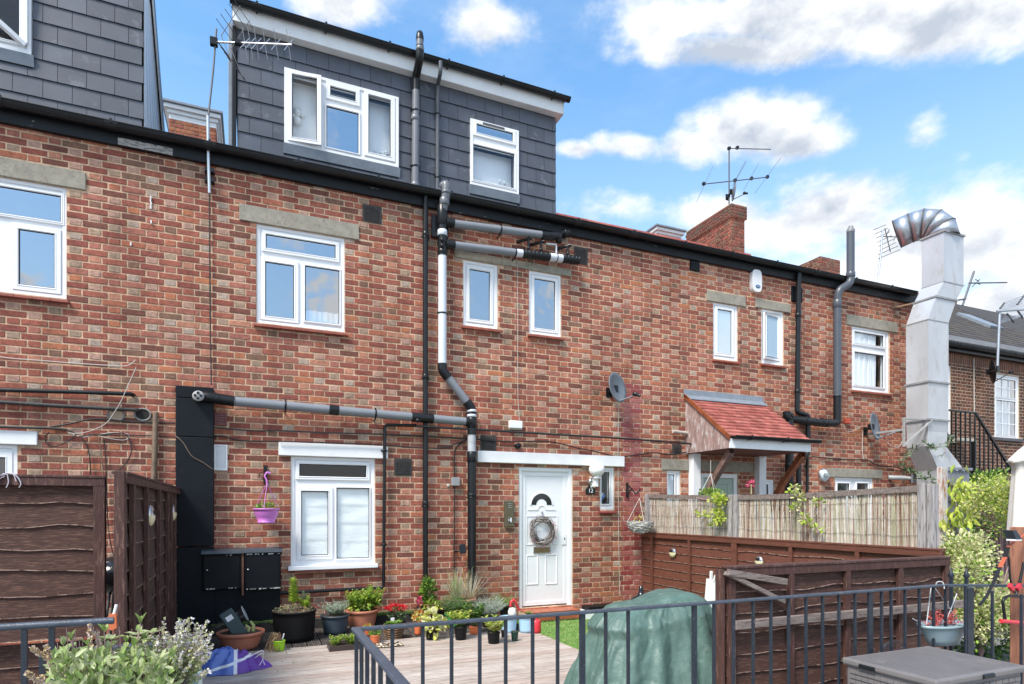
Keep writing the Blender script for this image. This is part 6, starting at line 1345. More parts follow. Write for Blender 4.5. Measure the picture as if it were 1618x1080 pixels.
for px_, yy in ((1503, RY + .16), (1527, RY + .10)):
    p = at(px_, 930, yy); t = thing('railing_spike', 'black spear-topped upright %s the wide railing post' % ('left of' if px_ == 1503 else 'just behind'), 'railing', (p.x, yy, 0)); mb = MB(); mb.box(p.x - .01, p.x + .01, yy - .01, yy + .01, 0, RZ + .01); part('bar', mb, IRON, t)
    mb = MB(); mb.lathe((p.x, yy, RZ + .01), [(.010, 0), (.024, .02), (.012, .045), (.0001, .095)], 8); part('spear_tip', mb, IRON, t)
r2 = thing('railing', 'black railing section behind the flowering herbs, lower left', 'railing', (-.5, RY, 0)); xa, xb_ = at(118, 1012, RY).x, at(278, 1005, RY).x
mb = MB(); mb.box(xa, xb_, RY - .02, RY + .02, RZ - .02, RZ); part('handrail', mb, IRONL, r2, bev=.004)
for k in range(6): x = xb_ - .02 - k * .141; mb = MB(); mb.box(x - .008, x + .008, RY - .008, RY + .008, .05, RZ - .02); part('baluster', mb, IRON, r2)
Y3 = -4.42; r3 = thing('railing', 'black railing with rounded handrail in front of the left fence', 'railing', (-1.2, Y3, 0)); z3 = at(90, 985.5, Y3).z; xa, xb_ = at(-60, 990, Y3).x, at(180, 981, Y3).x
mb = MB(); mb.tube([(xa, Y3, z3), (xb_, Y3, z3)], .017, 10); part('handrail', mb, IRONL, r3)
for px_ in (38.5, 82): x = at(px_, 990, Y3).x; mb = MB(); mb.box(x - .011, x + .011, Y3 - .010, Y3 + .010, .0, z3); part('baluster', mb, IRON, r3)
t = thing('ribbon_bundle', 'pale ribbon straps draped over the top of the left fence', 'strap', at(20, 752, YF1 - .03)); mb = MB()
for (pts) in (((-8, 757), (4, 748), (12, 748), (14, 762), (10, 770)), ((6, 750), (20, 746), (30, 755), (34, 764), (30, 770)), ((2, 752), (10, 746), (22, 748), (26, 760)), ((-6, 765), (0, 755), (8, 752))):
    W_ = fillet([at(a, b, YF1 - .06) for a, b in pts], .05, 6)
    for i in range(len(W_) - 1): a, b = W_[i], W_[i + 1]; mb.beam(a, b, .004, .014, (0, 1, .3))
part('straps', mb, mat('lilac_ribbon', (.62, .56, .62), .6, .1, 6, 0), t)

# ================================================================ foliage helpers
def leaf_quad(mb, c, d, n, L, w, m):       # folded leaf: base, two sides, tip
    d = d.normalized(); s = d.cross(n); s = s.normalized() if s.length > 1e-4 else d.orthogonal().normalized(); n2 = s.cross(d)
    tip = c + d * L - n2 * L * .15; mid = c + d * L * .45
    b = len(mb.v)
    if L > .034:
        k1 = c + d * L * .25; k2 = c + d * L * .72 - n2 * L * .05; mb.v += [tuple(c), tuple(k1 + s * w * .85 + n2 * w * .3), tuple(k2 + s * w * .75 + n2 * w * .3), tuple(tip), tuple(k2 - s * w * .75 + n2 * w * .3), tuple(k1 - s * w * .85 + n2 * w * .3)]
        mb.face([b, b + 1, b + 2, b + 3], m, True); mb.face([b, b + 3, b + 4, b + 5], m, True); return
    mb.v += [tuple(c), tuple(mid + s * w + n2 * w * .4), tuple(tip), tuple(mid - s * w + n2 * w * .4)]; mb.face([b, b + 1, b + 2], m); mb.face([b, b + 2, b + 3], m)
def rnd_dir(up=0): v = Vector((random.gauss(0, 1), random.gauss(0, 1), random.gauss(0, 1) + up)); return v.normalized()
def bush(mb, c, rx, ry, rz, n, L, w, ms, up=.6, shell=.55, lump=.25):
    c = Vector(c); sd = random.uniform(0, 99)
    for k in range(n):
        d = rnd_dir(); q = (shell + (1 - shell) * random.random()); f = 1 + lump * 1.6 * noise.noise((d.x * 1.6 + sd, d.y * 1.6, d.z * 1.6))
        p = c + Vector((d.x * rx, d.y * ry, d.z * rz)) * q * f; l = L * random.uniform(.6, 1.25)
        leaf_quad(mb, p, (d + rnd_dir(up) * .8), rnd_dir(.8), l, w * l / L, random.choice(ms))
def sprigs(mb, c, n, h, spread, L, w, ms, stem=0, leaves=9, bend=.3):
    c = Vector(c)
    for k in range(n):
        a = random.uniform(0, 2 * pi); r = random.uniform(0, 1) ** .6; d = Vector((cos(a) * spread * r, sin(a) * spread * r, 1)).normalized(); hh = h * random.uniform(.6, 1.05)
        pts = [c + Vector((cos(a), sin(a), 0)) * .3 * spread * h * r * .4 + d * hh * t + Vector((cos(a), sin(a), -.2)) * bend * hh * t * t * r * .5 for t in (0, .25, .5, .75, 1)]
        mb.tube(pts, [.0025, .0022, .002, .0015, .001], 3, stem, caps=False)
        for j in range(leaves):
            t = .25 + .75 * j / max(1, leaves - 1); i = min(3, int(t * 4)); p = pts[i].lerp(pts[i + 1], t * 4 - i)
            for sg in (0, 1): b = j * 1.9 + sg * pi + k; leaf_quad(mb, p, Vector((cos(b), sin(b), .55)), Vector((0, 0, 1)), L * random.uniform(.7, 1.2) * (1.15 - .5 * t), w * (1.15 - .5 * t), random.choice(ms))
def blades(mb, c, n, h, spread, w, ms, curl=.5):
    c = Vector(c)
    for k in range(n):
        a = random.uniform(0, 2 * pi); r = random.random(); o_ = Vector((cos(a), sin(a), 0)); hh = h * random.uniform(.5, 1.05); pts = [c + o_ * .02 + Vector((0, 0, 1)) * hh * t + o_ * spread * r * (t + curl * t * t) for t in (0, .33, .66, 1)]
        s = Vector((-sin(a), cos(a), 0)) * w; m = random.choice(ms)
        for i in range(3): mb.poly([pts[i] - s * (1 - i * .3), pts[i] + s * (1 - i * .3), pts[i + 1] + s * (.7 - i * .3 + .02), pts[i + 1] - s * (.7 - i * .3 + .02)], m)
def pot_geo(c, rt, rb, h, rim=.012, rimh=.03, wall=.008, ribs=0):
    prof = [(.0001, 0), (rb, 0)]
    n = 6
    for i in range(1, n): t = i / n; prof.append((rb + (rt - rim - rb) * t + (.004 if ribs and i % 2 else 0), (h - rimh) * t))
    prof += [(rt - rim, h - rimh), (rt, h - rimh + .003), (rt, h - .004), (rt - .004, h), (rt - wall - .004, h), (rt - wall - rim, h - rimh), (rt - wall - rim - .004, h - rimh - .01)]
    return MB().lathe(c, prof, 28)
def potted(label, pl, pr, yr, yb, wb=.72, m=TERRA, cat='potted plant', rim=.012, rimh=.03, name='potted_plant', z0=DZ, ribs=0, ysc=1.0):
    """pl, pr: rim left and right; yr: rim front edge; yb: lowest edge of the pot."""
    pc = (pl + pr) / 2; g = gp(pc, yb, z0); s = scl(g); rt = (pr - pl) / 2 / s; rb = rt * wb; c = g + (g - EYE).normalized() * rb; c.z = z0
    s = scl(c); rt = (pr - pl) / 2 / s; rb = rt * wb; fr = c - Vector((c.x - EYE.x, c.y - EYE.y, 0)).normalized() * rt; h = max(.03, 1.54 - (yr - HY) / scl(fr) - z0)
    t = thing(name, label, cat, c); part('pot', pot_geo(c, rt, rb, h, rim * min(1, rt / .1), min(rimh, h * .3), ribs=ribs), m, t)
    mb = MB(); mb.lathe((c.x, c.y, c.z + h - min(rimh, h * .3) * .6), [(.0001, .012), (rt * .55, .008), (rt - rim - .006, 0)], 16); part('soil', mb, SOIL, t)
    return t, c + Vector((0, 0, h)), rt
def fol(t, mb, ms, nm='foliage'): return part(nm, mb, ms, t, kind='stuff')

# --- left group on the deck
bowl = thing('flower_pot', 'wide terracotta bowl holding a dark green box and a little cactus', 'plant pot', (0, 0, 0)); bowl_t, bc, br = potted('wide terracotta bowl holding a dark box and small cactus stems', 345, 416, 1003, 1028, .70, TERRA, 'plant pot', .016, .035, 'flower_pot')
bpy.data.objects.remove(bowl)
mb = MB()
for (dx, h_) in ((.07, .10), (.115, .17)): mb.tube([bc + Vector((dx, 0, -.05)), bc + Vector((dx + .005, 0, h_ * .3)), bc + Vector((dx - .025, 0, h_ * .55))], [.017, .018, .012], 8, 0)
part('cactus', mb, mat('cactus_green', (.36, .40, .15), .7, .3, 20, .3), bowl_t)
t = thing('garden_box', 'dark green plastic box with white label leaning in the terracotta bowl', 'box', bc); u = Vector((.52, -.10, -.85)).normalized(); v = Vector((.80, .1, .50)).normalized(); w_ = u.cross(v); c = bc + Vector((-.06, -.01, .045))
mb = MB(); c = c + Vector((-.01, 0, .035)); mb.obox(c, u * .155, v * .070, w_ * .036); part('case', mb, mat('dark_teal_plastic', (.018, .040, .045), .35, .1, 5, 0), t, bev=.010); mb = MB(); q = -w_ if w_.y > 0 else w_; mb.obox(c + q * .038 - u * .07, u * .026, v * .034, w_ * .001); part('paper_label', mb, WPAINT, t)
t = thing('glass_lantern', 'clear glass cone lantern lying behind the dark box in the bowl', 'lantern', bc); mb = MB(); a = bc + Vector((.04, .05, .17)); b = bc + Vector((-.30, .06, .02)); mb.tube([b, a], [.012, .085], 20, 0, caps=False); mb.tube([b + Vector((0, 0, .002)), b + (a - b) * .5 + Vector((0, 0, .002)), a], [.008, .045, .081], 20, 0, caps=False); part('glass', mb, glass_mat('pale_glass', .12, (.86, .9, .92)), t); mb = MB(); d = (a - b).normalized(); mb.tube([a - d * .004, a + d * .002], .087, 20, 0); part('end_disc', mb, mat('frosted_disc', (.42, .47, .5), .3), t)
t, c, r = potted('lime green little pot spilling a tangle of dry brown roots', 431.5, 450.5, 1013, 1029, .8, mat('lime_plastic', (.33, .62, .02), .45, .08, 5, 0), rim=.004, rimh=.012)
mb = MB()
for k in range(46):
    a = random.uniform(pi * .6, pi * 1.5); q = random.uniform(.05, .17); h_ = random.uniform(.02, .10); c0 = c + Vector((random.uniform(-.02, .03), random.uniform(-.03, .03), -.01))
    pts = [c0 + Vector((cos(a) * q * t_ + random.uniform(-.006, .006), sin(a) * q * t_ * .5, h_ * sin(pi * min(1, t_ * 1.1)) - max(0, t_ - .45) * 2.0 * (c.z - DZ) * .85)) for t_ in [i / 8 for i in range(9)]]
    for p_ in pts: p_.z = max(p_.z, DZ + .006)
    mb.tube(pts, .0024, 3, random.choice((0, 0, 1)), caps=False)
fol(t, mb, [DRY, STRAW], 'dry_roots'); mb = MB(); mb.obox(c + Vector((.035, 0, .02)), (.006, 0, 0), (0, .001, 0), (.012, 0, .045)); part('plant_tag', mb, WPAINT, t)
t, c, r = potted('large round black tub with tall lily shoots and stonecrop', 431.5, 498.5, 968.5, 1015.5, .88, POTBLK, rim=.006, rimh=.02)
mb = MB(); bush(mb, c + Vector((0, 0, -.0)), r * .95, r * .95, .045, 420, .022, .009, [0, 1, 2], lump=.1); fol(t, mb, [STRAW, PINKF if False else mat('dull_stonecrop', (.32, .22, .18), .7), LAV], 'ground_cover')
mb = MB(); sprigs(mb, c + Vector((.0, 0, -.01)), 3, .34, .06, .075, .010, [0, 1], 0, 26, .0); sprigs(mb, c + Vector((.13, 0, -.01)), 7, .15, .5, .05, .009, [0, 1], 0, 12); sprigs(mb, c + Vector((.11, .05, -.01)), 2, .24, .1, .05, .008, [2], 2, 16); fol(t, mb, [LIME, MINT, LAV], 'lily_shoots')
t, c, r = potted('slate blue pot of grey-green lavender right of the black tub', 507, 552, 974.5, 1002.5, .76, mat('slate_blue_plastic', (.045, .065, .085), .4, .08, 5, 0), rim=.010, rimh=.022); mb = MB(); sprigs(mb, c + Vector((.0, 0, -.02)), 90, .20, 1.0, .042, .0045, [0, 1], 0, 9); fol(t, mb, [LAV, SILV])
t, c, r = potted('big terracotta pot with bushy bright green mint under the slim black pipe', 547, 597.5, 966.5, 994, .74, TERRA, rim=.014, rimh=.035, ribs=0); mb = MB(); sprigs(mb, c + Vector((-.07, 0, -.03)), 34, .27, .55, .055, .012, [0, 1, 1], 2, 12); sprigs(mb, c + Vector((.10, 0, -.03)), 38, .31, .5, .055, .012, [0, 1, 1], 2, 12); bush(mb, c + Vector((.02, 0, .08)), .20, .15, .09, 260, .05, .013, [0, 1, 2]); fol(t, mb, [LIME, MINT, GREEN])
# tray
g = gp(541, 1027.5); s = scl(g); x0, x1 = gp(521, 1027.5).x, gp(570, 1027.5).x; t = thing('seed_tray', 'shallow dark brown tray of bright feathery salad leaves', 'plant tray', g); mb = MB(); mb.box(x0, x1, g.y, g.y + .20, DZ + .005, DZ + .012)
for (a, b, c_, d) in ((x0 - .01, x1 + .01, g.y - .012, g.y), (x0 - .01, x1 + .01, g.y + .20, g.y + .212), (x0 - .012, x0, g.y, g.y + .2), (x1, x1 + .012, g.y, g.y + .2)): mb.box(a, b, c_, d, DZ, DZ + .055)
part('tray', mb, mat('brown_plastic', (.045, .03, .028), .4), t, bev=.003); mb = MB(); mb.box(x0, x1, g.y, g.y + .20, DZ + .012, DZ + .042); part('soil', mb, SOIL, t); mb = MB()
for k in range(9): sprigs(mb, (random.uniform(x0 + .03, x1 - .02), g.y + random.uniform(.04, .16), DZ + .04), 7, .11, .8, .035, .011, [0, 1], 0, 6)
fol(t, mb, [LIME, GREEN])
mb = MB()
for k in range(150):
    p = Vector((random.uniform(-.6, 3.0), -1.0 - abs(random.gauss(0, .5)), DZ + .006)); leaf_quad(mb, p, Vector((random.gauss(0, 1), random.gauss(0, 1), .05)), Vector((0, 0, 1)), random.uniform(.008, .028), random.uniform(.003, .007), random.choice((0, 1, 2)))
o = part('leaf_litter', mb, [SOIL, DRY, MINT]); o['kind'] = 'stuff'; o['label'] = 'scattered dead leaves and crumbs of soil on the deck boards'; o['category'] = 'leaves'
# red chrysanthemum, basket
t, c, r = potted('red chrysanthemum with white tag behind the wicker basket', 612, 641, 985, 993, .8, POTBLK, rim=.006, rimh=.015); mb = MB(); bush(mb, c + Vector((0, 0, .09)), .10, .09, .09, 420, .03, .010, [0, 1]); fol(t, mb, [LAV, DKG]); mb = MB(); bush(mb, c + Vector((0, .0, .175)), .135, .10, .035, 300, .028, .009, [0], up=2); fol(t, mb, [REDF], 'flowers'); mb = MB(); mb.obox(c + Vector((-.07, -.10, .045)), (.022, 0, 0), (0, .001, 0), (0, 0, .03)); part('plant_tag', mb, WPAINT, t)
t, c, r = potted('small wicker basket with primula leaves beside the cobbled mat', 605.5, 639, 990, 1010, .70, SOIL, rim=.004, rimh=.01)
mb = MB(); h_ = c.z
for k in range(11):
    zz = DZ + .008 + k * (h_ - DZ - .01) / 10; rr = r * (.72 + .30 * k / 10) + .004; mb.tube([(c.x + rr * cos(a), c.y + rr * sin(a), zz + .004 * sin(a * 9 + k * pi)) for a in [2 * pi * i / 36 for i in range(37)]], .0042, 4, k % 2, caps=False)
fol(t, mb, [mat('wicker', (.30, .17, .09), .7, .3, 20, .3), mat('wicker_dark', (.10, .06, .035), .7, .3, 20, .3)], 'wicker_rings'); mb = MB()
for k in range(70): a = random.uniform(0, 6.28); q = random.uniform(.02, .10); leaf_quad(mb, c + Vector((cos(a) * q * .5, sin(a) * q * .5, .0)), Vector((cos(a), sin(a), random.uniform(.2, 1.1))), Vector((0, 0, 1)), .07, .022, random.choice((0, 1)))
fol(t, mb, [GREEN, MINT])
t, c, r = potted('tiny terracotta pot of parsley on the deck behind the railing corner', 584.5, 600.5, 1004, 1016.5, .78, ORANGEP, rim=.004, rimh=.012); mb = MB(); bush(mb, c + Vector((.0, 0, .03)), .055, .05, .035, 160, .028, .010, [0, 1]); fol(t, mb, [GREEN, MINT])
t, c, r = potted('tiny pot of yellow-orange leaves behind the parsley pot', 575, 588, 996, 1004, .78, ORANGEP, rim=.004, rimh=.012); mb = MB(); bush(mb, c + Vector((.0, 0, .03)), .05, .05, .035, 90, .028, .010, [0, 1]); fol(t, mb, [YEL, ORF])
g = gp(613, 1020); t = thing('cobbled_mat', 'small mat of pale and dark pebbles lying on the deck', 'mat', g); mb = MB(); mb.box(g.x - .15, g.x + .15, g.y - .09, g.y + .10, DZ + .004, DZ + .010); part('backing', mb, SOIL, t); ms = [mat('pebble_%s' % n_, c_, .6, .2, 20, .1) for n_, c_ in (('cream', (.62, .55, .42)), ('tan', (.40, .30, .2)), ('dark', (.07, .05, .045)))]; pm = MB(); pm.ball((0, 0, 0), .016, 8, 0, (1, .9, .4)); pme = pm.mesh('pebble', [ms[0]], (0, 0, 0))
for i in range(9):
    for j in range(6): o = bpy.data.objects.new('pebble', pme); COL.objects.link(o); o.parent = t; o.location = (-.13 + i * .0325 + random.uniform(-.003, .003), -.072 + j * .033, .011); o.rotation_euler = (0, 0, random.uniform(0, 3)); o.material_slots[0].link = 'OBJECT'; o.material_slots[0].material = random.choice(ms)
# climbing plant with fuchsia
t, c, r = potted('terracotta pot with a climbing green vine and fuchsia bud against the black downpipe', 654.5, 684, 968, 985, .72, TERRA, rim=.010, rimh=.025); mb = MB(); bush(mb, c + Vector((.07, .06, .26)), .085, .05, .17, 150, .06, .024, [0, 0, 1]); bush(mb, c + Vector((.10, .0, .07)), .12, .08, .06, 90, .06, .022, [1, 2]); sprigs(mb, c + Vector((.03, .03, 0)), 6, .44, .10, .05, .018, [0, 1], 3, 9); fol(t, mb, [GREEN, MINT, YEL, DKG]); mb = MB(); bush(mb, c + Vector((-.06, -.02, .13)), .022, .02, .04, 40, .035, .013, [0], up=2); fol(t, mb, [PINKF], 'fuchsia_bud'); mb = MB(); bush(mb, c + Vector((-.05, 0, .03)), .05, .05, .04, 60, .035, .01, [0]); fol(t, mb, [mat('plum_leaf', (.03, .015, .02), .6)], 'dark_leaves')
t, c, r = potted('orange pot of variegated heuchera left of the lime-leaved plant', 654, 667, 985, 1003, .8, ORANGEP, rim=.005, rimh=.015); mb = MB(); bush(mb, c + Vector((.02, .0, .07)), .075, .06, .06, 90, .05, .022, [0, 1, 2]); fol(t, mb, [YEL, PALEL, ORF])
t, c, r = potted('black pot with broad lime yellow heuchera leaves', 672, 691, 997, 1011, .8, POTBLK, rim=.005, rimh=.015); mb = MB(); bush(mb, c + Vector((.0, -.03, .015)), .085, .06, .07, 60, .065, .034, [0, 0, 1], up=-.4); bush(mb, c + Vector((.0, .0, .13)), .08, .05, .08, 70, .055, .024, [0, 1]); bush(mb, c + Vector((.13, .0, .06)), .045, .04, .05, 40, .05, .022, [0, 1]); fol(t, mb, [YEL, PALEL])
t, c, r = potted('mid green plastic pot of spiky lavender against the wall', 702, 730, 971, 992, .78, mat('green_plastic', (.045, .24, .07), .4), rim=.008, rimh=.02); mb = MB(); sprigs(mb, c + Vector((.01, 0, -.02)), 130, .25, 1.0, .045, .0045, [0, 1], 0, 10); fol(t, mb, [GREEN, LAV])
t, c, r = potted('large pale-rimmed terracotta pot of tall ornamental grasses by the soil stack', 705, 753, 948, 985, .66, mat('pale_terracotta', (.46, .24, .16), .6, .15, 8, .2), rim=.014, rimh=.04)
mb = MB(); blades(mb, c + Vector((-.08, 0, -.03)), 200, .42, .26, .0026, [0, 1, 2]); blades(mb, c + Vector((.12, 0, -.03)), 120, .42, .58, .0025, [1, 2, 2], .2); sprigs(mb, c + Vector((-.06, 0, 0)), 16, .36, .35, .02, .002, [0], 1, 12); fol(t, mb, [MINT, SILV, STRAW], 'grass_blades')
t, c, r = potted('black pot of broad-leaved seedlings between the railing bars', 717.5, 738.5, 991.5, 1011.5, .80, POTBLK, rim=.005, rimh=.015, name='potted_plant'); mb = MB(); sprigs(mb, c + Vector((.0, 0, -.01)), 22, .20, .7, .065, .018, [0, 1, 2], 2, 7); fol(t, mb, [LIME, YEL, GREEN])
t, c, r = potted('orange pot with arching dark green fern leaves', 741, 758, 990, 1002.5, .8, ORANGEP, rim=.005, rimh=.015); mb = MB(); sprigs(mb, c + Vector((.0, 0, -.01)), 18, .30, .55, .07, .018, [0, 1], 0, 9); fol(t, mb, [GREEN, DKG])
t, c, r = potted('black pot with variegated white-edged leaves, nearest the deck edge', 769.5, 790.5, 1000, 1018, .80, POTBLK, rim=.005, rimh=.015); mb = MB(); sprigs(mb, c + Vector((.0, 0, -.01)), 24, .19, .85, .06, .016, [0, 1, 2, 3], 1, 7); fol(t, mb, [PALEL, MINT, LIME, YEL])
t, c, r = potted('silvery white lavender cotton in a black pot', 760, 786, 974, 990, .8, POTBLK, rim=.005, rimh=.015); mb = MB(); sprigs(mb, c + Vector((.0, 0, -.03)), 170, .27, 1.0, .026, .004, [0, 0, 1], 0, 12); fol(t, mb, [SILV, LAV])
t, c, r = potted('black pot of green rosemary against the wall left of the door', 789, 806, 960, 974, .8, POTBLK, rim=.005, rimh=.015); mb = MB(); sprigs(mb, c + Vector((-.03, 0, -.03)), 60, .22, .9, .034, .004, [0, 1], 0, 10); fol(t, mb, [MINT, LAV])
BLUEP = mat('pale_blue_plastic', (.36, .56, .72), .35, .04, 4, 0)
t, c, r = potted('pale blue pail with a white and red jug standing in it', 789, 818, 976, 1000, .78, BLUEP, 'pail', .006, .02, 'pail')
j = thing('jug', 'white and red plastic jug sticking out of the pale blue pail', 'jug', c); mb = MB(); mb.lathe(c + Vector((.055, .02, -.02)), [(.0001, 0), (.045, 0), (.05, .07), (.035, .11), (.0001, .12)], 16); part('body', mb, mat('white_plastic', (.78, .78, .74), .4), j); mb = MB(); q = c + Vector((.07, .02, .10)); mb.tube([q + Vector((-.035, 0, .01)), q + Vector((-.03, 0, .065)), q + Vector((0, 0, .085)), q + Vector((.03, 0, .05)), q + Vector((.075, 0, -.035))], [.015, .017, .019, .017, .013], 8); part('handle', mb, mat('red_plastic', (.62, .035, .05), .35), j)
t, c, r = potted('pale blue bucket with a sprig of herbs, second along from the left', 819, 846.5, 975, 1000, .86, BLUEP, 'bucket', .005, .02, 'bucket'); mb = MB(); sprigs(mb, c + Vector((.02, 0, -.03)), 9, .09, .5, .035, .014, [0, 1], 0, 5); fol(t, mb, [GREEN, MINT])
g = gp(848, 1001); t = thing('watering_can', 'red plastic watering can tucked behind the pale blue bucket', 'watering can', g); mb = MB(); c = g + Vector((.02, .06, 0)); mb.lathe(c, [(.0001, 0), (.055, 0), (.062, .03), (.055, .13), (.045, .15), (.0001, .15)], 18); part('body', mb, MC['red_plastic'], t); mb = MB(); mb.tube([c + Vector((.02, 0, .14)), c + Vector((.0, 0, .19)), c + Vector((-.05, 0, .18)), c + Vector((-.05, 0, .12))], .009, 8); part('handle', mb, MC['red_plastic'], t)
t, c, r = potted('small empty dark green pot standing on the deck corner', 807, 819.5, 998, 1013.5, .75, mat('bottle_green_plastic', (.01, .045, .03), .4), 'plant pot', .005, .014, 'flower_pot')
t, c, r = potted('small dark grey pot behind the bottle green one', 809, 820, 986, 997, .78, mat('dark_grey_plastic', (.03, .035, .042), .4), 'plant pot', .005, .014, 'flower_pot')
t, c, r = potted('black nursery pot lying in the shade beside the variegated plant', 791.5, 800, 996, 1007, .78, POTBLK, 'plant pot', .004, .012, 'flower_pot')
# crumpled bag
g = gp(362, 1066); bag = thing('bag', 'crumpled purple, blue and white plastic bag lying on the deck', 'bag', g)
def bagmat():
    m = mat('bag_plastic', (.13, .035, .32), .28, .3, 9, .5, 26, col2=(.45, .25, .65), f2=.62, sc2=22); nt = m.node_tree; N = nt.nodes; L = nt.links; bs = N['Principled BSDF']; src = bs.inputs['Base Color'].links[0].from_socket
    tc = N.new('ShaderNodeTexCoord'); sp = N.new('ShaderNodeSeparateXYZ'); L.new(tc.outputs['Object'], sp.inputs[0])
    def st(expr_a, expr_b, off, w, prev, col):
        a = N.new('ShaderNodeMath'); a.operation = 'MULTIPLY'; L.new(sp.outputs[0], a.inputs[0]); a.inputs[1].default_value = expr_a; b = N.new('ShaderNodeMath'); b.operation = 'MULTIPLY_ADD'; L.new(sp.outputs[2], b.inputs[0]); b.inputs[1].default_value = expr_b; L.new(a.outputs[0], b.inputs[2])
        c = N.new('ShaderNodeMath'); c.operation = 'SUBTRACT'; L.new(b.outputs[0], c.inputs[0]); c.inputs[1].default_value = off; d = N.new('ShaderNodeMath'); d.operation = 'ABSOLUTE'; L.new(c.outputs[0], d.inputs[0]) if w > 0 else L.new(c.outputs[0], d.inputs[0])
        e = N.new('ShaderNodeMath'); e.operation = 'LESS_THAN'
        if w > 0: L.new(d.outputs[0], e.inputs[0]); e.inputs[1].default_value = w
        else: L.new(c.outputs[0], e.inputs[0]); e.inputs[1].default_value = 0
        mx = N.new('ShaderNodeMixRGB'); L.new(e.outputs[0], mx.inputs[0]); L.new(prev, mx.inputs[1]); mx.inputs[2].default_value = (*col, 1); return mx.outputs[0]
    c = st(1, 0, .04, 0, src, (.10, .17, .50)); c = st(1, 0, .05, .014, c, (.75, .74, .78)); c = st(-.28, 1, .085, .011, c, (.75, .76, .8)) if True else c; c = st(.9, .6, -.17, .014, c, (.7, .68, .75)); L.new(c, bs.inputs['Base Color']); return m
mb = MB(); nu, nv = 72, 26; bc_ = g + Vector((.01, .14, 0))
for j in range(nv + 1):
    for i in range(nu):
        th_ = 2 * pi * i / nu; r_ = j / nv; lob = 1 + .10 * sin(3 * th_ + .6) + .06 * sin(5 * th_ + 2) + .03 * sin(11 * th_); x = .30 * r_ * cos(th_) * lob; y = .15 * r_ * sin(th_) * lob
        hh = .16 * (1 - r_ ** 2.4) ** .7 * (1 - .9 * x) ; wk = .045 * noise.noise((x * 7, y * 9, 1)) + .04 * (1 - abs(noise.noise((x * 9 + 3, y * 12, 5))) * 3.2) + .014 * (1 - abs(noise.noise((x * 24, y * 24, 8))) * 3)
        mb.v.append((bc_.x + x + .018 * noise.noise((x * 9, y * 9, 4)), bc_.y + y, max(DZ + .004, DZ + hh + wk * (1 - r_ ** 4))))
for j in range(nv):
    for i in range(nu): mb.face([j * nu + i, j * nu + (i + 1) % nu, (j + 1) * nu + (i + 1) % nu, (j + 1) * nu + i], 0, True)
part('sheet', mb, bagmat(), bag); mb = MB(); q = g + Vector((.24, .10, .10))
for (o_) in (0, .05): P = fillet([q + Vector((-.09, 0, -.03 + o_)), q + Vector((.04, .02, .05 + o_ * .4)), q + Vector((.03, .0, -.02)), q + Vector((.0 + o_, -.03, -.06))], .03, 5); [mb.beam(P[i], P[i + 1], .002, .016, (0, 1, .2)) for i in range(len(P) - 1)]
part('handles', mb, mat('white_strap', (.7, .68, .72), .5), bag)

# --- hanging baskets
hp = thing('hanging_basket', 'bright pink plastic hanging pot on a black wall bracket left of the window', 'hanging pot', at(420, 735)); Yh = -.20; pc = at(421, 803, Yh); s = scl(pc); rt = 19.5 / s; hz = 23 / s
part('pot', MB().lathe(pc + Vector((0, 0, -hz)), [(.0001, 0), (rt * .68, 0), (rt * .68, .018), (rt * .62, .022), (rt * .80, hz * .4), (rt * .93, hz * .72), (rt * .96, hz * .9), (rt * 1.03, hz * .91), (rt * 1.04, hz), (rt * .98, hz), (rt * .9, hz * .75)], 32), mat('pink_plastic', (.62, .20, .60), .38, .04, 4, 0), hp)
mb = MB(); hk = at(422, 763, Yh)
for a in (2.6, .4, 4.5): mb.tube([pc + Vector((cos(a) * rt, sin(a) * rt, 0)), hk], .0035, 5)
part('cord', mb, MC['pink_plastic'], hp); mb = MB(); mb.tube(fillet([hk + Vector((0, 0, -.02)), hk + Vector((-.005, 0, .04)), hk + Vector((-.03, 0, .08)), hk + Vector((0, 0, .13)), hk + Vector((.035, 0, .115))], .02), .010, 8); part('hook', mb, MC['pink_plastic'], hp)
mb = MB(); bush(mb, pc + Vector((-.02, 0, .02)), rt * .75, rt * .6, .045, 260, .022, .009, [0, 1]); bush(mb, pc + Vector((.07, 0, .03)), rt * .6, rt * .4, .05, 90, .02, .006, [1, 2]); fol(hp, mb, [MINT, GREEN, STRAW]); mb = MB(); mb.lathe(pc + Vector((0, 0, -.02)), [(.0001, .01), (rt * .93, 0)], 16); part('soil', mb, SOIL, hp)
bt = thing('wall_bracket', 'black iron bracket holding the pink hanging pot', 'bracket', at(419, 750)); mb = MB(); a, b = at(419.5, 735), at(417, 764); mb.box(a.x - .022, a.x + .022, -.02, 0, b.z, a.z); mb.beam((a.x, -.01, a.z - .06), (hk.x, Yh, hk.z + .125), .012, .016); part('bar', mb, BLACKP, bt, bev=.003)
mb = MB(); a = at(409, 748); mb.tube([(a.x, 0, a.z), (a.x, -.05, a.z), (a.x, -.055, a.z - .05)], .012, 7); single('wall_hook', mb, mat('rust', (.12, .05, .03), .8), 'rusty hook in the bricks left of the black bracket', 'hook', a)
hb = thing('hanging_basket', 'silver-grey woven hanging basket by the red painted bricks', 'hanging basket', at(1012, 790)); Yh = -.32; pc = at(1011.5, 824, Yh); s = scl(pc); rt = 20.5 / s; h_ = 19 / s; mb = MB()
for k in range(12):
    f = k / 11; rr = rt * sin(pi / 2 * (f ** .55)); zz = -h_ * (1 - f); mb.tube([(pc.x + rr * cos(a), pc.y + rr * sin(a), pc.z + zz + .006 * sin(a * 6 + k * 2.2)) for a in [2 * pi * i / 40 for i in range(41)]], .0085, 5, k % 2, caps=False)
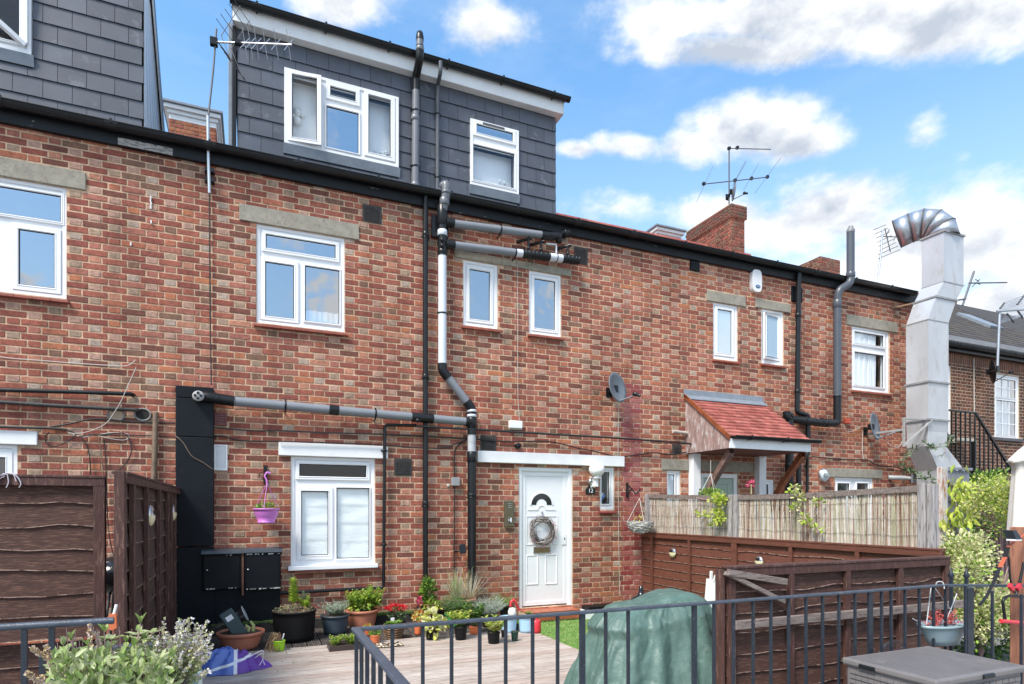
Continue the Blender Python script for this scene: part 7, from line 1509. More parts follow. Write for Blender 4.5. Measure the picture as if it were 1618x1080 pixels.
fol(hb, mb, [mat('silver_wicker', (.50, .49, .47), .8, .3, 30, .4), mat('grey_wicker', (.27, .27, .27), .8, .3, 30, .4)], 'woven_bowl'); mb = MB(); hk = at(1010.5, 787, Yh)
for a in (2.7, .3, 4.4): mb.tube([pc + Vector((cos(a) * rt * .97, sin(a) * rt * .97, 0)), hk], .004, 5)
part('chain', mb, mat('pale_rope', (.6, .56, .52), .8), hb); mb = MB(); bush(mb, pc + Vector((-.04, 0, .04)), .06, .05, .06, 24, .03, .010, [0]); sprigs(mb, pc + Vector((.04, 0, 0)), 3, .22, .12, .03, .01, [0], 1, 3); fol(hb, mb, [YEL, MAUV])
bt = thing('wall_bracket', 'black wrought-iron bracket on the red painted bricks', 'bracket', at(990, 773)); mb = MB(); a, b = at(990.5, 762), at(990.5, 786); mb.box(a.x - .018, a.x + .018, -.02, 0, b.z, a.z); Pt = at(1007, 778, Yh); mb.tube(fillet([(a.x, -.01, a.z - .02), Pt + Vector((-.03, 0, -.02)), Pt, Pt + Vector((.03, -.01, .02)), Pt + Vector((.035, -.01, .06))], .03), .010, 7); mb.tube([(a.x, -.01, b.z + .03), Pt * .5 + Vector((a.x, -.01, a.z - .02)) * .5], .008, 7); part('bar', mb, BLACKP, bt)

# --- things past the left fence
t = thing('kettle_barbecue', 'black kettle barbecue glimpsed between the two dark fence panels', 'barbecue', at(180, 905, -1.4)); c = at(187, 908, -1.5); mb = MB(); mb.ball(c, .24, 20, 0, (1, 1, .72)); mb.box(c.x - .2, c.x + .2, c.y - .01, c.y + .01, c.z - .005, c.z + .01); part('kettle', mb, mat('black_enamel', (.01, .01, .012), .12), t); mb = MB()
for k in range(3): a = k * 2.1; mb.tube([c + Vector((cos(a) * .1, sin(a) * .1, -.15)), Vector((c.x + cos(a) * .25, c.y + sin(a) * .25, 0))], .012, 6)
part('legs', mb, ALUD, t); 
t, c_, r = potted('plant pot with tangled greenery in the gap between the dark fences', 172, 200, 952, 990, .7, mat('teal_pot', (.05, .16, .15), .5), rim=.01, rimh=.02); mb = MB(); bush(mb, c_ + Vector((0, 0, .18)), .16, .15, .24, 420, .05, .014, [0, 1, 2]); fol(t, mb, [GREEN, MINT, STRAW])
c = at(176, 985, -3.6); t = thing('orange_scoop', 'orange plastic scoop showing at the end of the left railing', 'scoop', c); mb = MB(); P = [at(a, b, -3.6) for a, b in ((166, 990), (167, 978), (173, 971), (183, 969.5), (184, 992), (176, 996))]; mb.prism(P, (0, .03, 0)); part('blade', mb, ORANGEP, t, bev=.006); mb = MB(); mb.tube([at(180, 970, -3.58), at(184, 955, -3.58)], .008, 6); part('handle', mb, WPAINT, t)

# ================================================================ covered barbecue, chair, table
cv = thing('covered_barbecue', 'large object under a dull green waterproof cover, draped in folds, behind the railing', 'cover', (2.5, -4.1, 0))
CYc = -4.02
def lerp_(q, T):
    for (a, b), (c, d) in zip(T, T[1:]):
        if q <= c: return b + (d - b) * (q - a) / (c - a)
    return T[-1][1]
def cp(px, py, Y=CYc): return at(px, py, Y)
mb = MB(); NT, NS = 260, 90
xc = cp(1015, 1000).x; 
topL, topR = cp(964, 944).x, cp(1102, 940).x; botL, botR = cp(899, 1080).x - .0, cp(1140, 1080).x + .05; zb0 = -.0
def topz(x):
    f = (x - topL) / (topR - topL); return cp(985, 946).z - .015 + .062 * max(0, sin(pi * min(max((f - .35) / .75, 0), 1))) - .015 * (1 - f)
for j in range(NS + 1):
    v = j / NS
    for i in range(NT):
        a = 2 * pi * i / NT; ca, sa = cos(a), sin(a); e = 3.6; k_ = (abs(ca) ** e + abs(sa) ** e) ** (-1 / e)
        if v < .25:      # the top
            q = v / .25; rx = (topR - topL) / 2 * q; ry = .19 * q; x = (topL + topR) / 2 + ca * k_ * rx; y = CYc + sa * k_ * ry; z = topz(x) - .012 * q ** 4 + .012 * noise.noise((x * 6, y * 6, 2)) - .008 * max(0, 1 - abs(noise.noise((x * 5, y * 9, 6))) * 7); z -= .03 * q ** 6
        else:
            q = (v - .25) / .75; L_ = topL + (botL - topL) * lerp_(q, ((0, 0), (.05, .20), (.14, .36), (.22, .28), (.6, .62), (1, 1))); R_ = topR + (botR - topR) * (q ** .9); hw = (R_ - L_) / 2; xm = (L_ + R_) / 2; ry = .19 + .05 * min(q * 8, 1) + .17 * q
            fold = (.085 * abs(sin(a * 4.5 + .8)) + .03 * sin(a * 9 + 1.3 * sin(a * 2) + 1.5) + .05 * sin(a * 17 + 2 + q * 1.2)) * (q ** .7) * 1.0; wr = .030 * noise.noise((ca * 3.2, sa * 3.2, q * 2)) + .020 * abs(noise.noise((ca * 7 + q * 2, sa * 7, q * 2.5))) + .004 * noise.noise((ca * 16, sa * 16, q * 12)) - .009 * max(0, 1 - abs(noise.noise((ca * 4 + q * .8, sa * 4, q * 1.1 + 7))) * 9) - .004 * max(0, 1 - abs(noise.noise((ca * 9 - q * 2, sa * 9 + q, q * 3 + 3))) * 7)
            x = xm + ca * k_ * (hw * (1 + fold * .6) + wr); y = CYc + sa * k_ * (ry * (1 + fold * 2.4) + wr); z0_ = topz((topL + topR) / 2 + ca * k_ * (topR - topL) / 2) - .045; z = z0_ * (1 - q) + zb0 * q
        mb.v.append((x, y, z))
for j in range(NS):
    for i in range(NT): mb.face([j * NT + i, j * NT + (i + 1) % NT, (j + 1) * NT + (i + 1) % NT, (j + 1) * NT + i], 0, True)
part('fabric_cover', mb, mat('green_tarpaulin', (.080, .140, .118), .46, .18, 5, .5, 22, col2=(.125, .185, .165), f2=.55, sc2=14), cv, sub=0)
mb = MB(); c = cp(950, 968, CYc + .05); mb.obox(c + Vector((-.0, 0, -.03)), (.10, 0, -.01), (0, .10, 0), (.03, 0, .07)); pass
for k, nm in enumerate(('a',)):
    c = at(1013, 938, -3.0); t = thing('black_bottle', 'black bottle-shaped lamp poking up behind the green cover', 'lamp', c); mb = MB(); mb.lathe((c.x, c.y, c.z - .16), [(.0001, 0), (.10, 0), (.115, .07), (.09, .12), (.035, .15), (.02, .2), (.02, .235), (.0001, .24)], 18); part('body', mb, mat('black_glossy', (.01, .01, .012), .1), t)
t = thing('bench_planter', 'white planter box at the foot of the wall right of the step', 'planter', gp(925, 978)); mb = MB(); a, b = at(917.5, 970, -.32), at(975, 970, -.32); mb.box(a.x, b.x, -.36, -.12, -.012, .105); part('box', mb, WPAINT, t, bev=.008); mb = MB(); mb.box(a.x + .12, b.x - .02, -.35, -.14, .105, .16); part('black_tray', mb, POTBLK, t)
# chair and table against the brown fence
ch = thing('folding_chair', 'white folded garden chair leaning at the brown fence', 'chair', onx(1132, 1010, 5.2)); Xc = 5.15
A_ = lambda px, py, dx=0: onx(px, py, Xc + dx)
mb = MB(); mb.beam(A_(1118, 914), A_(1112, 985), .02, .02); mb.beam(A_(1143, 905), A_(1143, 1000), .02, .02); mb.beam(A_(1124, 902), A_(1122, 960), .025, .03); mb.tube(fillet([A_(1128, 918), A_(1130, 909), A_(1138, 906), A_(1146, 907)], .03), .014, 8); part('frame', mb, WPAINT, ch)
mb = MB(); mb.prism([A_(1117, 914), A_(1145, 924), A_(1145, 955), A_(1114, 950)], (.02, 0, 0)); part('backrest', mb, WPAINT, ch); mb = MB()
for k in range(5): mb.beam(A_(1110, 985 + k * 9), A_(1146, 990 + k * 9), .025, .02)
part('seat_slat', mb, mat('aged_white_slat', (.60, .57, .50), .6), ch)
tb = thing('side_table', 'small round glass-topped table in front of the folded white chair', 'table', onx(1135, 1020, 4.75)); c = onx(1134, 957, 4.8); mb = MB(); mb.lathe(c, [(.0001, 0), (.26, 0), (.27, .008), (.26, .016), (.0001, .016)], 30); part('table_top', mb, mat('pale_glass_top', (.40, .47, .47), .12), tb); mb = MB(); mb.tube([c + Vector((.27 * cos(a), .27 * sin(a), .005)) for a in [2 * pi * i / 30 for i in range(31)]], .012, 6); part('rim', mb, WPAINT, tb)
for a in (.8, 2.4, 3.9, 5.5): mb = MB(); mb.tube([c + Vector((.22 * cos(a), .22 * sin(a), 0)), Vector((c.x + .26 * cos(a), c.y + .26 * sin(a), 0))], .011, 7); part('leg', mb, WPAINT, tb)
t = thing('cut_reeds', 'pile of pale cut stems on the grass under the glass table', 'plant stems', (5.0, -2.6, 0)); mb = MB()
for k in range(80): p = Vector((random.uniform(4.6, 5.45), random.uniform(-3.9, -2.0), random.uniform(.0, .16))); d = Vector((random.uniform(-.2, .2), random.uniform(-1, 1), random.uniform(-.15, .2))).normalized(); mb.tube([p, p + d * random.uniform(.2, .4)], .003, 3, caps=False)
part('stems', mb, STRAW, t, kind='stuff')

# ================================================================ storage box
sb = thing('storage_box', 'grey rattan-pattern plastic storage box in the lower right corner', 'box', (3.8, -5.4, 0)); zt_ = .62; by1 = -5.14; 
gl = gp(1331, 1036, zt_); gb = gp(1464, 1017.5, zt_); gr = gp(1608, 1048, zt_); gn = gp(1464, 1080, zt_)
bx0, bx1 = gl.x, gb.x; byb = (gl.y + gb.y) / 2; byf = (gn.y + gr.y) / 2
GR = mat('grey_taupe_plastic', (.165, .152, .152), .42, .10, 5, .15, 8, col2=(.22, .205, .20), f2=.57, sc2=9)
mb = MB(); mb.box(bx0, bx1, byf, byb, zt_ - .05, zt_ - .008); part('lid', mb, GR, sb, bev=.012)
mb = MB(); n1, n2 = 34, 26
for i in range(n1):
    for j in range(n2):
        x = bx0 + .03 + (bx1 - bx0 - .06) * (i + .5) / n1; y = byf + .03 + (byb - byf - .06) * (j + .5) / n2; hx = (bx1 - bx0 - .06) / n1 * .40; hy = (byb - byf - .06) / n2 * .40
        mb.poly([(x - hx, y, zt_ - .0078), (x, y - hy, zt_ - .0078), (x + hx, y, zt_ - .0078)], 0); mb.v[-2] = (x, y - hy, zt_ - .005)
        mb.poly([(x - hx, y, zt_ - .0078), (x + hx, y, zt_ - .0078), (x, y + hy, zt_ - .005)], 0)
part('lid_texture', mb, GR, sb, kind='stuff')
mb = MB(); mb.box(bx0 + .02, bx1 - .02, byf + .02, byb - .02, .02, zt_ - .05); part('body', mb, GR, sb, bev=.01); mb = MB()
for k in range(16):
    z = .06 + k * .031
    for q in range(12):
        a = bx0 + .05 + q * (bx1 - bx0 - .1) / 12 + (.02 if k % 2 else 0); mb.box(a, a + .05, byf + .012, byf + .02, z, z + .022)
        c_ = byf + .05 + q * (byb - byf - .1) / 12; mb.box(bx0 + .012, bx0 + .02, c_, c_ + .042, z, z + .022)
part('woven_side', mb, GR, sb, kind='stuff')
for (px_, f_) in ((1365, 0), (1540, 1)):
    mb = MB()
    if f_: c_ = gp(1540, 1063, zt_ - .03); mb.tube([(c_.x - .05, byf + .002, zt_ - .03), (c_.x + .05, byf + .002, zt_ - .03)], .014, 10)
    else: c_ = byf + (byb - byf) * .70; mb.tube([(bx0 + .002, c_ - .05, zt_ - .035), (bx0 + .002, c_ + .05, zt_ - .035)], .014, 10)
    part('grip', mb, BLACKP, sb)
t = thing('wire_basket', 'wire mesh guard standing behind the grey storage box', 'wire guard', gp(1410, 1025, .45)); mb = MB(); c = at(1412, 1040, -4.95)
for k in range(7): rr = .17 - k * .018; mb.tube([(c.x + rr * cos(a), c.y - .0 + k * .012, c.z + rr * .75 * sin(a)) for a in [pi * i / 16 for i in range(17)]], .002, 4, caps=False)
for k in range(9): a = pi * (k + 1) / 10; mb.tube([(c.x + .17 * cos(a), c.y, c.z + .1275 * sin(a)), (c.x + .06 * cos(a), c.y + .075, c.z + .045 * sin(a))], .002, 4, caps=False)
part('wires', mb, ALUD, t)
# trough pot hanging on the railing
hp = thing('hanging_trough', 'pale blue-grey plastic trough of coral twigs hung on the railing', 'planter', at(1490, 1000, RY + .1)); Yt = RY + .03; a, b = at(1457, 988, Yt), at(1523, 988, Yt); zt_ = a.z; zb_ = at(1480, 1018, Yt).z; w2_ = (b.x - a.x) / 2; mx_ = (a.x + b.x) / 2
mb = MB(); prof = [(.0001, 0), (.60, 0), (.70, .25), (.90, .75), (.94, .86), (1.0, .87), (1.0, 1.0), (.95, 1.0), (.88, .8)]; mb.lathe((mx_, Yt, zb_), [(r_ * w2_, h_ * (zt_ - zb_)) for r_, h_ in prof], 36, sq=(1, .5)); part('trough', mb, mat('blue_grey_plastic', (.27, .36, .39), .35, .04, 4, 0), hp)
mb = MB()
for k in range(46):
    a_ = random.uniform(0, 6.28); c0 = Vector((mx_ + random.uniform(-.6, .6) * w2_, Yt + random.uniform(-.03, .03), zt_ - .01)); d = Vector((random.uniform(-1, 1), random.uniform(-.4, .4), random.uniform(.1, 1))).normalized(); l = random.uniform(.05, .13); mb.tube([c0, c0 + d * l * .5 + Vector((0, 0, .012)), c0 + d * l], .002, 4, 0, caps=False)
    for q in range(4): leaf_quad(mb, c0 + d * l * random.uniform(.4, 1), rnd_dir(.5), rnd_dir(), .016, .006, 0)
fol(hp, mb, [CORALF, STRAW], 'coral_twigs'); mb = MB()
for (x0_, x1_, h_) in ((-.8, -.45, .26), (.75, -.3, .26), (-.9, -1.3, .05), (.1, .8, .2)): mb.tube([(mx_ + x0_ * w2_, Yt, zt_), (mx_ + x1_ * w2_, Yt + .02, zt_ + h_)], .004, 5)
mb.tube(fillet([(mx_ - .45 * w2_, Yt, zt_ + .24), (mx_ - .45 * w2_, Yt - .02, RZ + .02), (mx_ - .3 * w2_, Yt - .04, RZ + .02), (mx_ - .3 * w2_, Yt - .05, RZ - .03)], .02), .004, 5); part('hanger', mb, mat('clear_hanger', (.5, .52, .53), .4), hp)

# ================================================================ timber post, strap, tool
YP = -5.25; p0, p1 = at(1595, 833, YP + .12), at(1626, 833, YP); wp = thing('timber_post', 'orange-brown timber post at the right edge with a solar cap light', 'post', (p0.x, YP, 0)); mb = MB(); mb.box(p0.x, p0.x + .13, YP, YP + .12, 0, at(1605, 833, YP).z); part('post', mb, WPOSTO, wp, bev=.006)
mb = MB(); q = at(1600, 842, YP - .05); mb.prism([(q.x - .035, YP - .09, q.z - .04), (q.x + .035, YP - .09, q.z - .04), (q.x + .025, YP - .06, q.z + .02), (q.x - .02, YP - .06, q.z + .02)], (0, .06, 0)); part('lamp_shade', mb, BLACKP, wp, bev=.003); mb = MB(); mb.box(q.x - .036, q.x + .036, YP - .088, YP - .03, q.z - .052, q.z - .041); part('lamp_lens', mb, LAMPY if False else WPAINT, wp)
t = thing('luggage_strap', 'black and orange strap stretched from the railing up to the timber post', 'strap', at(1555, 945, YP)); mb = MB(); Y = YP - .02
S_ = [at(1622, 842, Y), at(1606, 853, Y), at(1592, 864, Y - .01), at(1588, 880, Y), at(1580, 896, Y), at(1572, 915, Y), at(1560, 940, Y), at(1548, 956, Y)]
for i in range(len(S_) - 1): mb.beam(S_[i], S_[i + 1], .006, .020 + .008 * (i in (2, 3)), (0, -1, .2), 1 if i in (0, 1, 3) else 0)
part('webbing', mb, [CABLE, mat('orange_webbing', (.45, .10, .05), .7)], t)
t = thing('red_handled_frame', 'red-gripped black tubular frame hooked over the railing end', 'frame', at(1600, 985, YP - .06)); Y = YP - .06; mb = MB(); mb.tube(fillet([at(1588, 978, Y), at(1584, 948, Y), at(1592, 941, Y), at(1622, 943, Y)], .03), .010, 8); mb.tube(fillet([at(1594, 880, Y), at(1596, 915, Y), at(1602, 936, Y)], .03), .006, 6); mb.tube(fillet([at(1618, 888, Y), at(1610, 925, Y), at(1605, 940, Y)], .03), .009, 6); part('tube', mb, BLACKP, t)
mb = MB(); mb.tube([at(1582, 981, Y - .01), at(1626, 985, Y - .01)], .014, 10); part('grip', mb, MC['red_plastic'], t); mb = MB(); mb.beam(at(1595, 924, Y - .01), at(1600, 931, Y - .01), .02, .03); mb.beam(at(1612, 924, Y - .01), at(1607, 931, Y - .01), .02, .03); part('end_grip', mb, MC['red_plastic'], t)
# folded cream parasol
YU = -3.3; c = at(1622, 760, YU); t = thing('parasol', 'closed cream parasol at the right edge', 'parasol', (c.x, YU, 0)); mb = MB(); n = 26
prof = [(704, 2), (712, 10), (724, 20), (730, 24), (731, 17), (752, 18), (800, 21), (850, 24)]; prev = None; base = len(mb.v); sc_ = scl(c)
for (py_, hw) in prof:
    z = at(1622, py_, YU).z; R_ = hw / sc_
    for k in range(n): a = 2 * pi * k / n; rr = R_ * (1 + .10 * sin(a * 7)); mb.v.append((c.x + rr * cos(a), c.y + rr * sin(a), z + .01 * sin(a * 4)))
for i in range(len(prof) - 1):
    for k in range(n): mb.face([base + i * n + k, base + i * n + (k + 1) % n, base + (i + 1) * n + (k + 1) % n, base + (i + 1) * n + k], 0, True)
part('canopy', mb, mat('cream_canvas', (.80, .76, .70), .8, .06, 5, .2, 20), t); mb = MB(); mb.tube([(c.x, c.y, 0), (c.x, c.y, 1.8)], .02, 8); part('pole', mb, WGREYZ, t)

# ================================================================ trellis, vine, shrubs at the right
YT = -1.3; ta, tb_ = at(1499, 740, YT), at(1532, 745, YT); tr = thing('trellis', 'blue-grey board trellis panel at the foot of the silver duct', 'trellis', (ta.x, YT, 0)); x0, x1 = ta.x, tb_.x; zt_ = at(1500, 738, YT).z
n = 6
for k in range(n): a = x0 + (x1 - x0) * k / n; mb = MB(); mb.box(a + .004, a + (x1 - x0) / n - .004, YT, YT + .02, 0, zt_ - .05 + (.02 if k % 2 else 0)); part('slat', mb, mat('blue_grey_wood', (.22, .23, .27), .75, .2, 8, .4, 40, st=(6, 6, .8), col2=(.13, .13, .15), f2=.55), tr, bev=.003)
for k in range(7): z = zt_ - .02 - k * .26; mb = MB(); mb.box(x0 - .03, x1 + .04, YT - .03, YT - .002, z - .022, z + .022); part('crossbar', mb, MC['blue_grey_wood'], tr, bev=.003)
mb = MB(); mb.box(at(1484, 0, YT - .1).x, at(1492, 0, YT - .1).x, YT - .14, YT - .06, 0, at(1488, 738, YT - .1).z); single('rusty_post', mb, mat('rusty_white_post', (.55, .50, .47), .7, .2, 8, .4, 40, col2=(.35, .16, .08), f2=.50, sc2=6, st=(2, 2, .7)), 'rust streaked pale post between duct and trellis', 'post', at(1488, 900, YT), bev=.004)
def big_leaf(m): 
    mb = MB(); mb.v = [(0, 0, 0), (.022, .012, .035), (.026, .010, .07), (0, -.01, .13), (-.026, .010, .07), (-.022, .012, .035), (0, -.004, .05)]
    for q in ((0, 1, 6), (1, 2, 6), (2, 3, 6), (3, 4, 6), (4, 5, 6), (5, 0, 6)): mb.face(list(q), 0, True)
    return mb.mesh('leaf', [m], (0, 0, 0))
LM = [big_leaf(YEL), big_leaf(LIME), big_leaf(leafm('vine_leaf', (.42, .52, .07)))]
vine = thing('climbing_vine', 'yellow-green climbing vine with large pointed leaves on the trellis', 'climbing plant', at(1520, 850, YT - .1)); V0 = wloc(vine)
mb = MB()
for (pts) in (((1500, 760), (1512, 790), (1508, 830), (1520, 860)), ((1540, 765), (1528, 800), (1534, 840), (1524, 870)), ((1492, 812), (1510, 820), (1530, 822))): mb.tube(fillet([at(a, b, YT - .06) for a, b in pts], .1), .008, 5, 0, caps=False)
part('stem', mb, MAUV, vine)
for k in range(150):
    a, b = random.choice(((1512, 770), (1530, 768), (1540, 770), (1515, 800), (1528, 800), (1535, 815), (1510, 825), (1520, 835), (1498, 822), (1525, 770)))
    p = at(a + random.gauss(0, 8), b + random.gauss(0, 12), YT - random.uniform(.05, .28)); o = bpy.data.objects.new('leaf', random.choice(LM)); COL.objects.link(o); o.parent = vine; o.location = p - V0; o.rotation_euler = (random.uniform(-.7, .3), pi + random.uniform(-.9, .9), random.uniform(-1.2, 1.2)); s_ = random.uniform(.9, 1.6); o.scale = (s_, s_, s_)
dk = thing('evergreen_shrub', 'dark green shrub in the shade below the stair railing', 'shrub', at(1560, 790, -.6)); mb = MB(); bush(mb, at(1558, 775, -.7), .50, .3, .42, 1500, .085, .020, [0, 1, 2], lump=.4); bush(mb, at(1555, 835, -.8), .6, .3, .4, 1200, .085, .022, [0, 1], lump=.4); fol(dk, mb, [DKG, GREEN, MINT])
for (px_, py_, Y, rx, rz, nn, lb, ms_) in ((1550, 930, -3.9, .66, .62, 9500, 'pale yellow-green leafy shrub filling the corner behind the railing', [PALEL, PALEL, PALEL, MINT]), (1588, 800, -2.8, .60, .50, 4200, 'airy pale shrub beside the closed parasol, above the other shrub', [PALEL, YEL, MINT])):
    c = at(px_, py_, Y); t = thing('leafy_shrub', lb, 'shrub', (c.x, c.y, 0)); mb = MB()
    for q in range(16):
        d = rnd_dir(); cc = c + Vector((d.x * rx * .62, d.y * .28, d.z * rz * .66)); bush(mb, cc, rx * .40, .22, rz * .38, nn // 16, .036, .0135, [0, 1, 2, 3] if len(ms_) == 4 else [0, 1, 2], lump=.5, shell=.35)
    part('leaf_mass', mb, ms_, t, kind='stuff'); mb = MB()
    for q in range(14): a = random.uniform(0, 6.28); mb.tube([(c.x, c.y, 0), (c.x + cos(a) * rx * .3, c.y + sin(a) * .1, c.z - rz * .4), (c.x + cos(a) * rx * .8, c.y + sin(a) * .25, c.z + random.uniform(-.3, .4) * rz * 2)], [.014, .009, .004], 5, 0, caps=False)
    part('stems', mb, MAUV, t, kind='stuff')
t = thing('evergreen_shrub', 'dark green undergrowth beneath the pale shrub behind the railing', 'shrub', at(1560, 1010, -3.9)); mb = MB(); bush(mb, at(1556, 1000, -3.85), .52, .3, .42, 1500, .05, .014, [0, 1, 1], lump=.4); fol(t, mb, [GREEN, DKG])
mb = MB(); mb.box(at(1492, 0, -2.4).x, 11, -2.44, -2.4, 0, at(1500, 850, -2.4).z); single('back_fence', mb, WF_D, 'dark timber fence hidden behind the shrubs at the right', 'fence', at(1500, 900, -2.4))
# sprigs climbing on the reed screen, nerine, willow on the duct
t = thing('climbing_shoots', 'sprays of lime clematis leaves poking through the thin reed screen near the porch', 'climbing plant', onx(1130, 820, XF3 - .05)); mb = MB()
for (a, b, r_, n_) in ((1133, 789, .12, 70), (1140, 792, .10, 50), (1131, 812, .12, 70), (1137, 818, .09, 40), (1108, 812, .05, 22), (1130, 828, .05, 18)): bush(mb, onx(a, b, XF3 - .08), .05, r_, r_ * .55, n_, .055, .018, [0, 1], lump=.4)
mb.tube(fillet([onx(a, b, XF3 - .05) for a, b in ((1100, 786), (1120, 790), (1140, 800), (1132, 830), (1128, 845))], .1), .005, 4, 2, caps=False); fol(t, mb, [YEL, LIME, MAUV])
t = thing('climbing_shoots', 'pale vine tendrils hanging down the thick part of the reed screen', 'climbing plant', onx(1270, 800, XF3 - .05)); mb = MB()
for (a, b, r_, n_) in ((1256, 770, .05, 22), (1262, 785, .06, 26), (1293, 793, .05, 20), (1258, 802, .06, 24), (1272, 818, .07, 30), (1278, 826, .05, 18), (1291, 835, .06, 24), (1250, 776, .03, 10)): bush(mb, onx(a, b, XF3 - .07), .04, r_, r_ * .6, n_, .045, .016, [0, 1], lump=.4)
mb.tube(fillet([onx(a, b, XF3 - .05) for a, b in ((1256, 772), (1262, 790), (1262, 806), (1276, 822), (1292, 842))], .1), .0045, 4, 2, caps=False); fol(t, mb, [LIME, PALEL, MAUV])
t = thing('pink_flower', 'single pink flower rising above the grey rail beside the porch post', 'flower', onx(1186, 772, XF3 + .1)); mb = MB(); c = onx(1187, 765, XF3 + .12); mb.tube([c + Vector((0, 0, -.12)), c], .006, 5, 1); bush(mb, c + Vector((0, 0, .0)), .03, .035, .03, 26, .05, .008, [0], up=1); fol(t, mb, [PINKF, PALEL], 'bloom')
t = thing('hanging_basket', 'small green plant hanging on pale cords under the porch', 'hanging basket', at(1121, 770, -.5)); mb = MB(); c = at(1121, 778, -.6); bush(mb, c, .19, .14, .06, 420, .03, .012, [0, 1]); fol(t, mb, [GREEN, MINT]); mb = MB(); h_ = at(1123, 748, -.6)
for a in (3.0, .1, 4.6): mb.tube([c + Vector((cos(a) * .15, sin(a) * .12, 0)), h_], .004, 4)
mb.tube([h_, Vector((h_.x, h_.y, h_.z + .2))], .004, 4); part('cord', mb, MC['pale_rope'], t)
t = thing('wild_shoots', 'thin buddleia shoots growing over the lower bend of the silver duct', 'plant', at(1450, 740, -.85)); mb = MB()
for (pts) in (((1425, 735), (1440, 742), (1456, 752), (1470, 770)), ((1430, 722), (1437, 712), (1447, 706)), ((1462, 700), (1472, 708), (1482, 706)), ((1466, 745), (1474, 762), (1484, 775)), ((1490, 718), (1500, 700), (1502, 690)), ((1423, 728), (1432, 742), (1450, 756))):
    W_ = fillet([at(a, b, -.88) for a, b in pts], .1, 4); mb.tube(W_, .005, 4, 2, caps=False)
    for p in W_:
        for q in range(5): leaf_quad(mb, p, rnd_dir(.1), rnd_dir(), random.uniform(.06, .11), .011, random.choice((0, 1)))
fol(t, mb, [DKG, LAV, MAUV])

# ================================================================ foreground herbs, lower left
YH = -5.35
pl = thing('herb_planter', 'pale green planter of flowering sage and thyme in the lower left foreground', 'planter', (at(200, 1080, YH).x, YH, 0))
xa_, xb_ = at(70, 1080, YH).x, at(314, 1080, YH).x; zr_ = at(290, 1079, YH).z
mb = MB(); mb.prism([(xa_, YH - .18, 0), (xa_ - .03, YH - .2, zr_), (xa_ - .03, YH + .16, zr_), (xa_, YH + .14, 0)], (xb_ - xa_ + .03, 0, 0)); part('planter_box', mb, mat('pale_mint_plastic', (.55, .68, .62), .4), pl, bev=.01)
sg = thing('sage_plant', 'bushy green sage with soft oval leaves in the lower left planter', 'herb', (at(180, 1080, YH).x, YH, zr_)); S0 = wloc(sg)
def sage_leaf(m):
    mb = MB(); mb.v = [(0, 0, 0), (.009, .003, .012), (.012, .004, .026), (.008, .0, .042), (0, -.006, .052), (-.008, .0, .042), (-.012, .004, .026), (-.009, .003, .012), (0, -.002, .025)]
    for q in range(8): mb.face([q, (q + 1) % 8, 8], 0, True)
    return mb.mesh('leaf', [m], (0, 0, 0))
SM = [sage_leaf(SAGE), sage_leaf(SAGE2), sage_leaf(leafm('sage_leaf_deep', (.20, .30, .09)))]; nleaf = 0; stems = MB(); extra = MB()
tops = [(100, 1020), (112, 1012), (125, 1040), (140, 1022), (150, 1052), (165, 1000), (170, 1030), (185, 1040), (118, 1060), (158, 1070), (200, 1015), (222, 985), (212, 1022), (228, 1010), (236, 1035), (245, 1020), (252, 1045), (208, 1055), (232, 1065), (180, 1066), (142, 1040), (258, 1062), (96, 1070), (195, 1035), (176, 1010), (218, 1003), (240, 1000), (130, 1068), (205, 1070), (156, 1030)]
for (a, b) in tops:
    dy = random.uniform(-.12, .12); tp = at(a, b, YH + dy); bt_ = Vector((tp.x * .6 + at(180, 1080, YH).x * .4, YH + dy * .4, zr_ - .02)); stems.tube([bt_, bt_.lerp(tp, .5) + Vector((0, 0, .02)), tp], [.004, .003, .002], 4, 0, caps=False)
    for lv in range(7):
        f = 1 - lv * .12; p = bt_.lerp(tp, f)
        for sgn in range(2 if lv else 4):
            an = lv * 1.57 + sgn * (pi if lv else pi / 2) + random.uniform(-.3, .3); tilt = (.35 if lv == 0 else 1.0) + random.uniform(-.2, .3)
            if nleaf < 296:
                o = bpy.data.objects.new('leaf', random.choice(SM)); COL.objects.link(o); o.parent = sg; o.location = p - S0; o.rotation_euler = (0, 0, 0); d = Vector((cos(an) * sin(tilt), sin(an) * sin(tilt), cos(tilt))); o.rotation_mode = 'QUATERNION'; o.rotation_quaternion = d.to_track_quat('Z', 'Y'); s_ = random.uniform(.65, 1.05) * (.8 + .05 * lv); o.scale = (s_, s_, s_); nleaf += 1
            else: leaf_quad(extra, p, Vector((cos(an), sin(an), .4)), Vector((0, 0, 1)), .045, .011, random.choice((0, 1)))
for k in range(60):
    a = random.uniform(95, 260); dy = random.uniform(-.15, .15); tp = at(a, random.uniform(985, 1060), YH + dy); stems.tube([Vector((tp.x, tp.y, zr_)), tp + Vector((random.uniform(-.02, .02), 0, 0))], [.0022, .0014], 3, 0, caps=False)
for k in range(900):
    a, b = random.uniform(85, 275), random.uniform(1035, 1090); p = at(a, b, YH + random.uniform(-.28, .1)); leaf_quad(extra, p, rnd_dir(1.4), rnd_dir(.5), .0375, .0085, random.choice((0, 1, 2)))
part('stem', stems, MAUV, sg, kind='stuff'); part('lower_leaves', extra, [SAGE, SAGE2, leafm('sage_leaf_deep', (.2, .3, .09))], sg, kind='stuff')
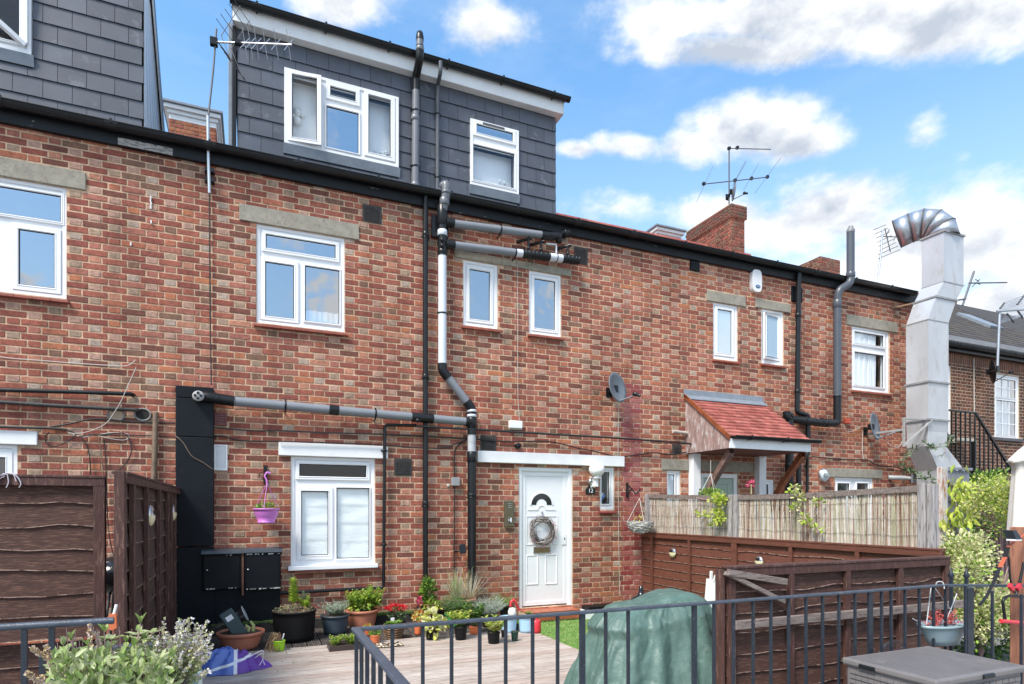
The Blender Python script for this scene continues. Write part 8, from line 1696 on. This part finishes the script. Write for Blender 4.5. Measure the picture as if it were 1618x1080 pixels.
th = thing('thyme_plant', 'pale flowering thyme spikes right of the sage in the lower left planter', 'herb', (at(280, 1080, YH).x, YH, zr_)); mb = MB()
for k in range(120):
    a = random.uniform(228, 338); ytop = 1000 + 60 * ((a - 290) / 50) ** 2 * .35 + random.uniform(-35, 50); ytop = max(ytop, 968 if 270 < a < 280 else 978); Yk = YH + random.uniform(-.12, .12); tp = at(a, ytop, Yk); bt_ = Vector((at(268 + (a - 285) * .3, 1080, YH).x, YH, zr_ - .02)); mb.tube([bt_, bt_.lerp(tp, .5) + Vector((0, 0, .01)), tp], [.002, .0018, .001], 3, 2, caps=False)
    for q in range(16):
        f = 1 - q * .045; p = bt_.lerp(tp, f)
        for w_ in range(3): leaf_quad(mb, p, rnd_dir(.3), rnd_dir(), .011, .0045, random.choice((0, 0, 1, 3)) if q < 8 else random.choice((1, 1, 3)))
fol(th, mb, [LILF, SAGE, MAUV, PALEL], 'flower_spikes')
fs = thing('dried_flower_spikes', 'dried brown flower spikes leaning left of the sage', 'herb', at(70, 1070, YH)); mb = MB()
for (pts) in (((110, 1085), (95, 1060), (75, 1040), (58, 1030), (49, 1022)), ((95, 1082), (84, 1060), (78, 1035), (72, 1018)), ((70, 1085), (60, 1078), (48, 1066), (41, 1062)), ((150, 1050), (143, 1010), (142, 982)), ((160, 1050), (156, 1020), (150, 995)), ((85, 1085), (70, 1075), (62, 1068)), ((175, 1080), (160, 1050), (150, 1035)), ((120, 1080), (110, 1065), (104, 1050)), ((190, 1085), (183, 1050), (178, 1028)), ((165, 1085), (155, 1060), (138, 1045))):
    W_ = [at(a, b, YH - .12) for a, b in pts]; W2 = []
    for i in range(len(W_) - 1):
        for q in range(5): W2.append(W_[i].lerp(W_[i + 1], q / 5))
    mb.tube(W2, .0018, 4, 0, caps=False)
    for i, p in enumerate(W2[3:]):
        for q in range(6): leaf_quad(mb, p, rnd_dir(.2), rnd_dir(), .012, .006, random.choice((1, 1, 2)))
fol(fs, mb, [MAUV, mat('dried_calyx', (.52, .42, .36), .8), STRAW], 'spikes')
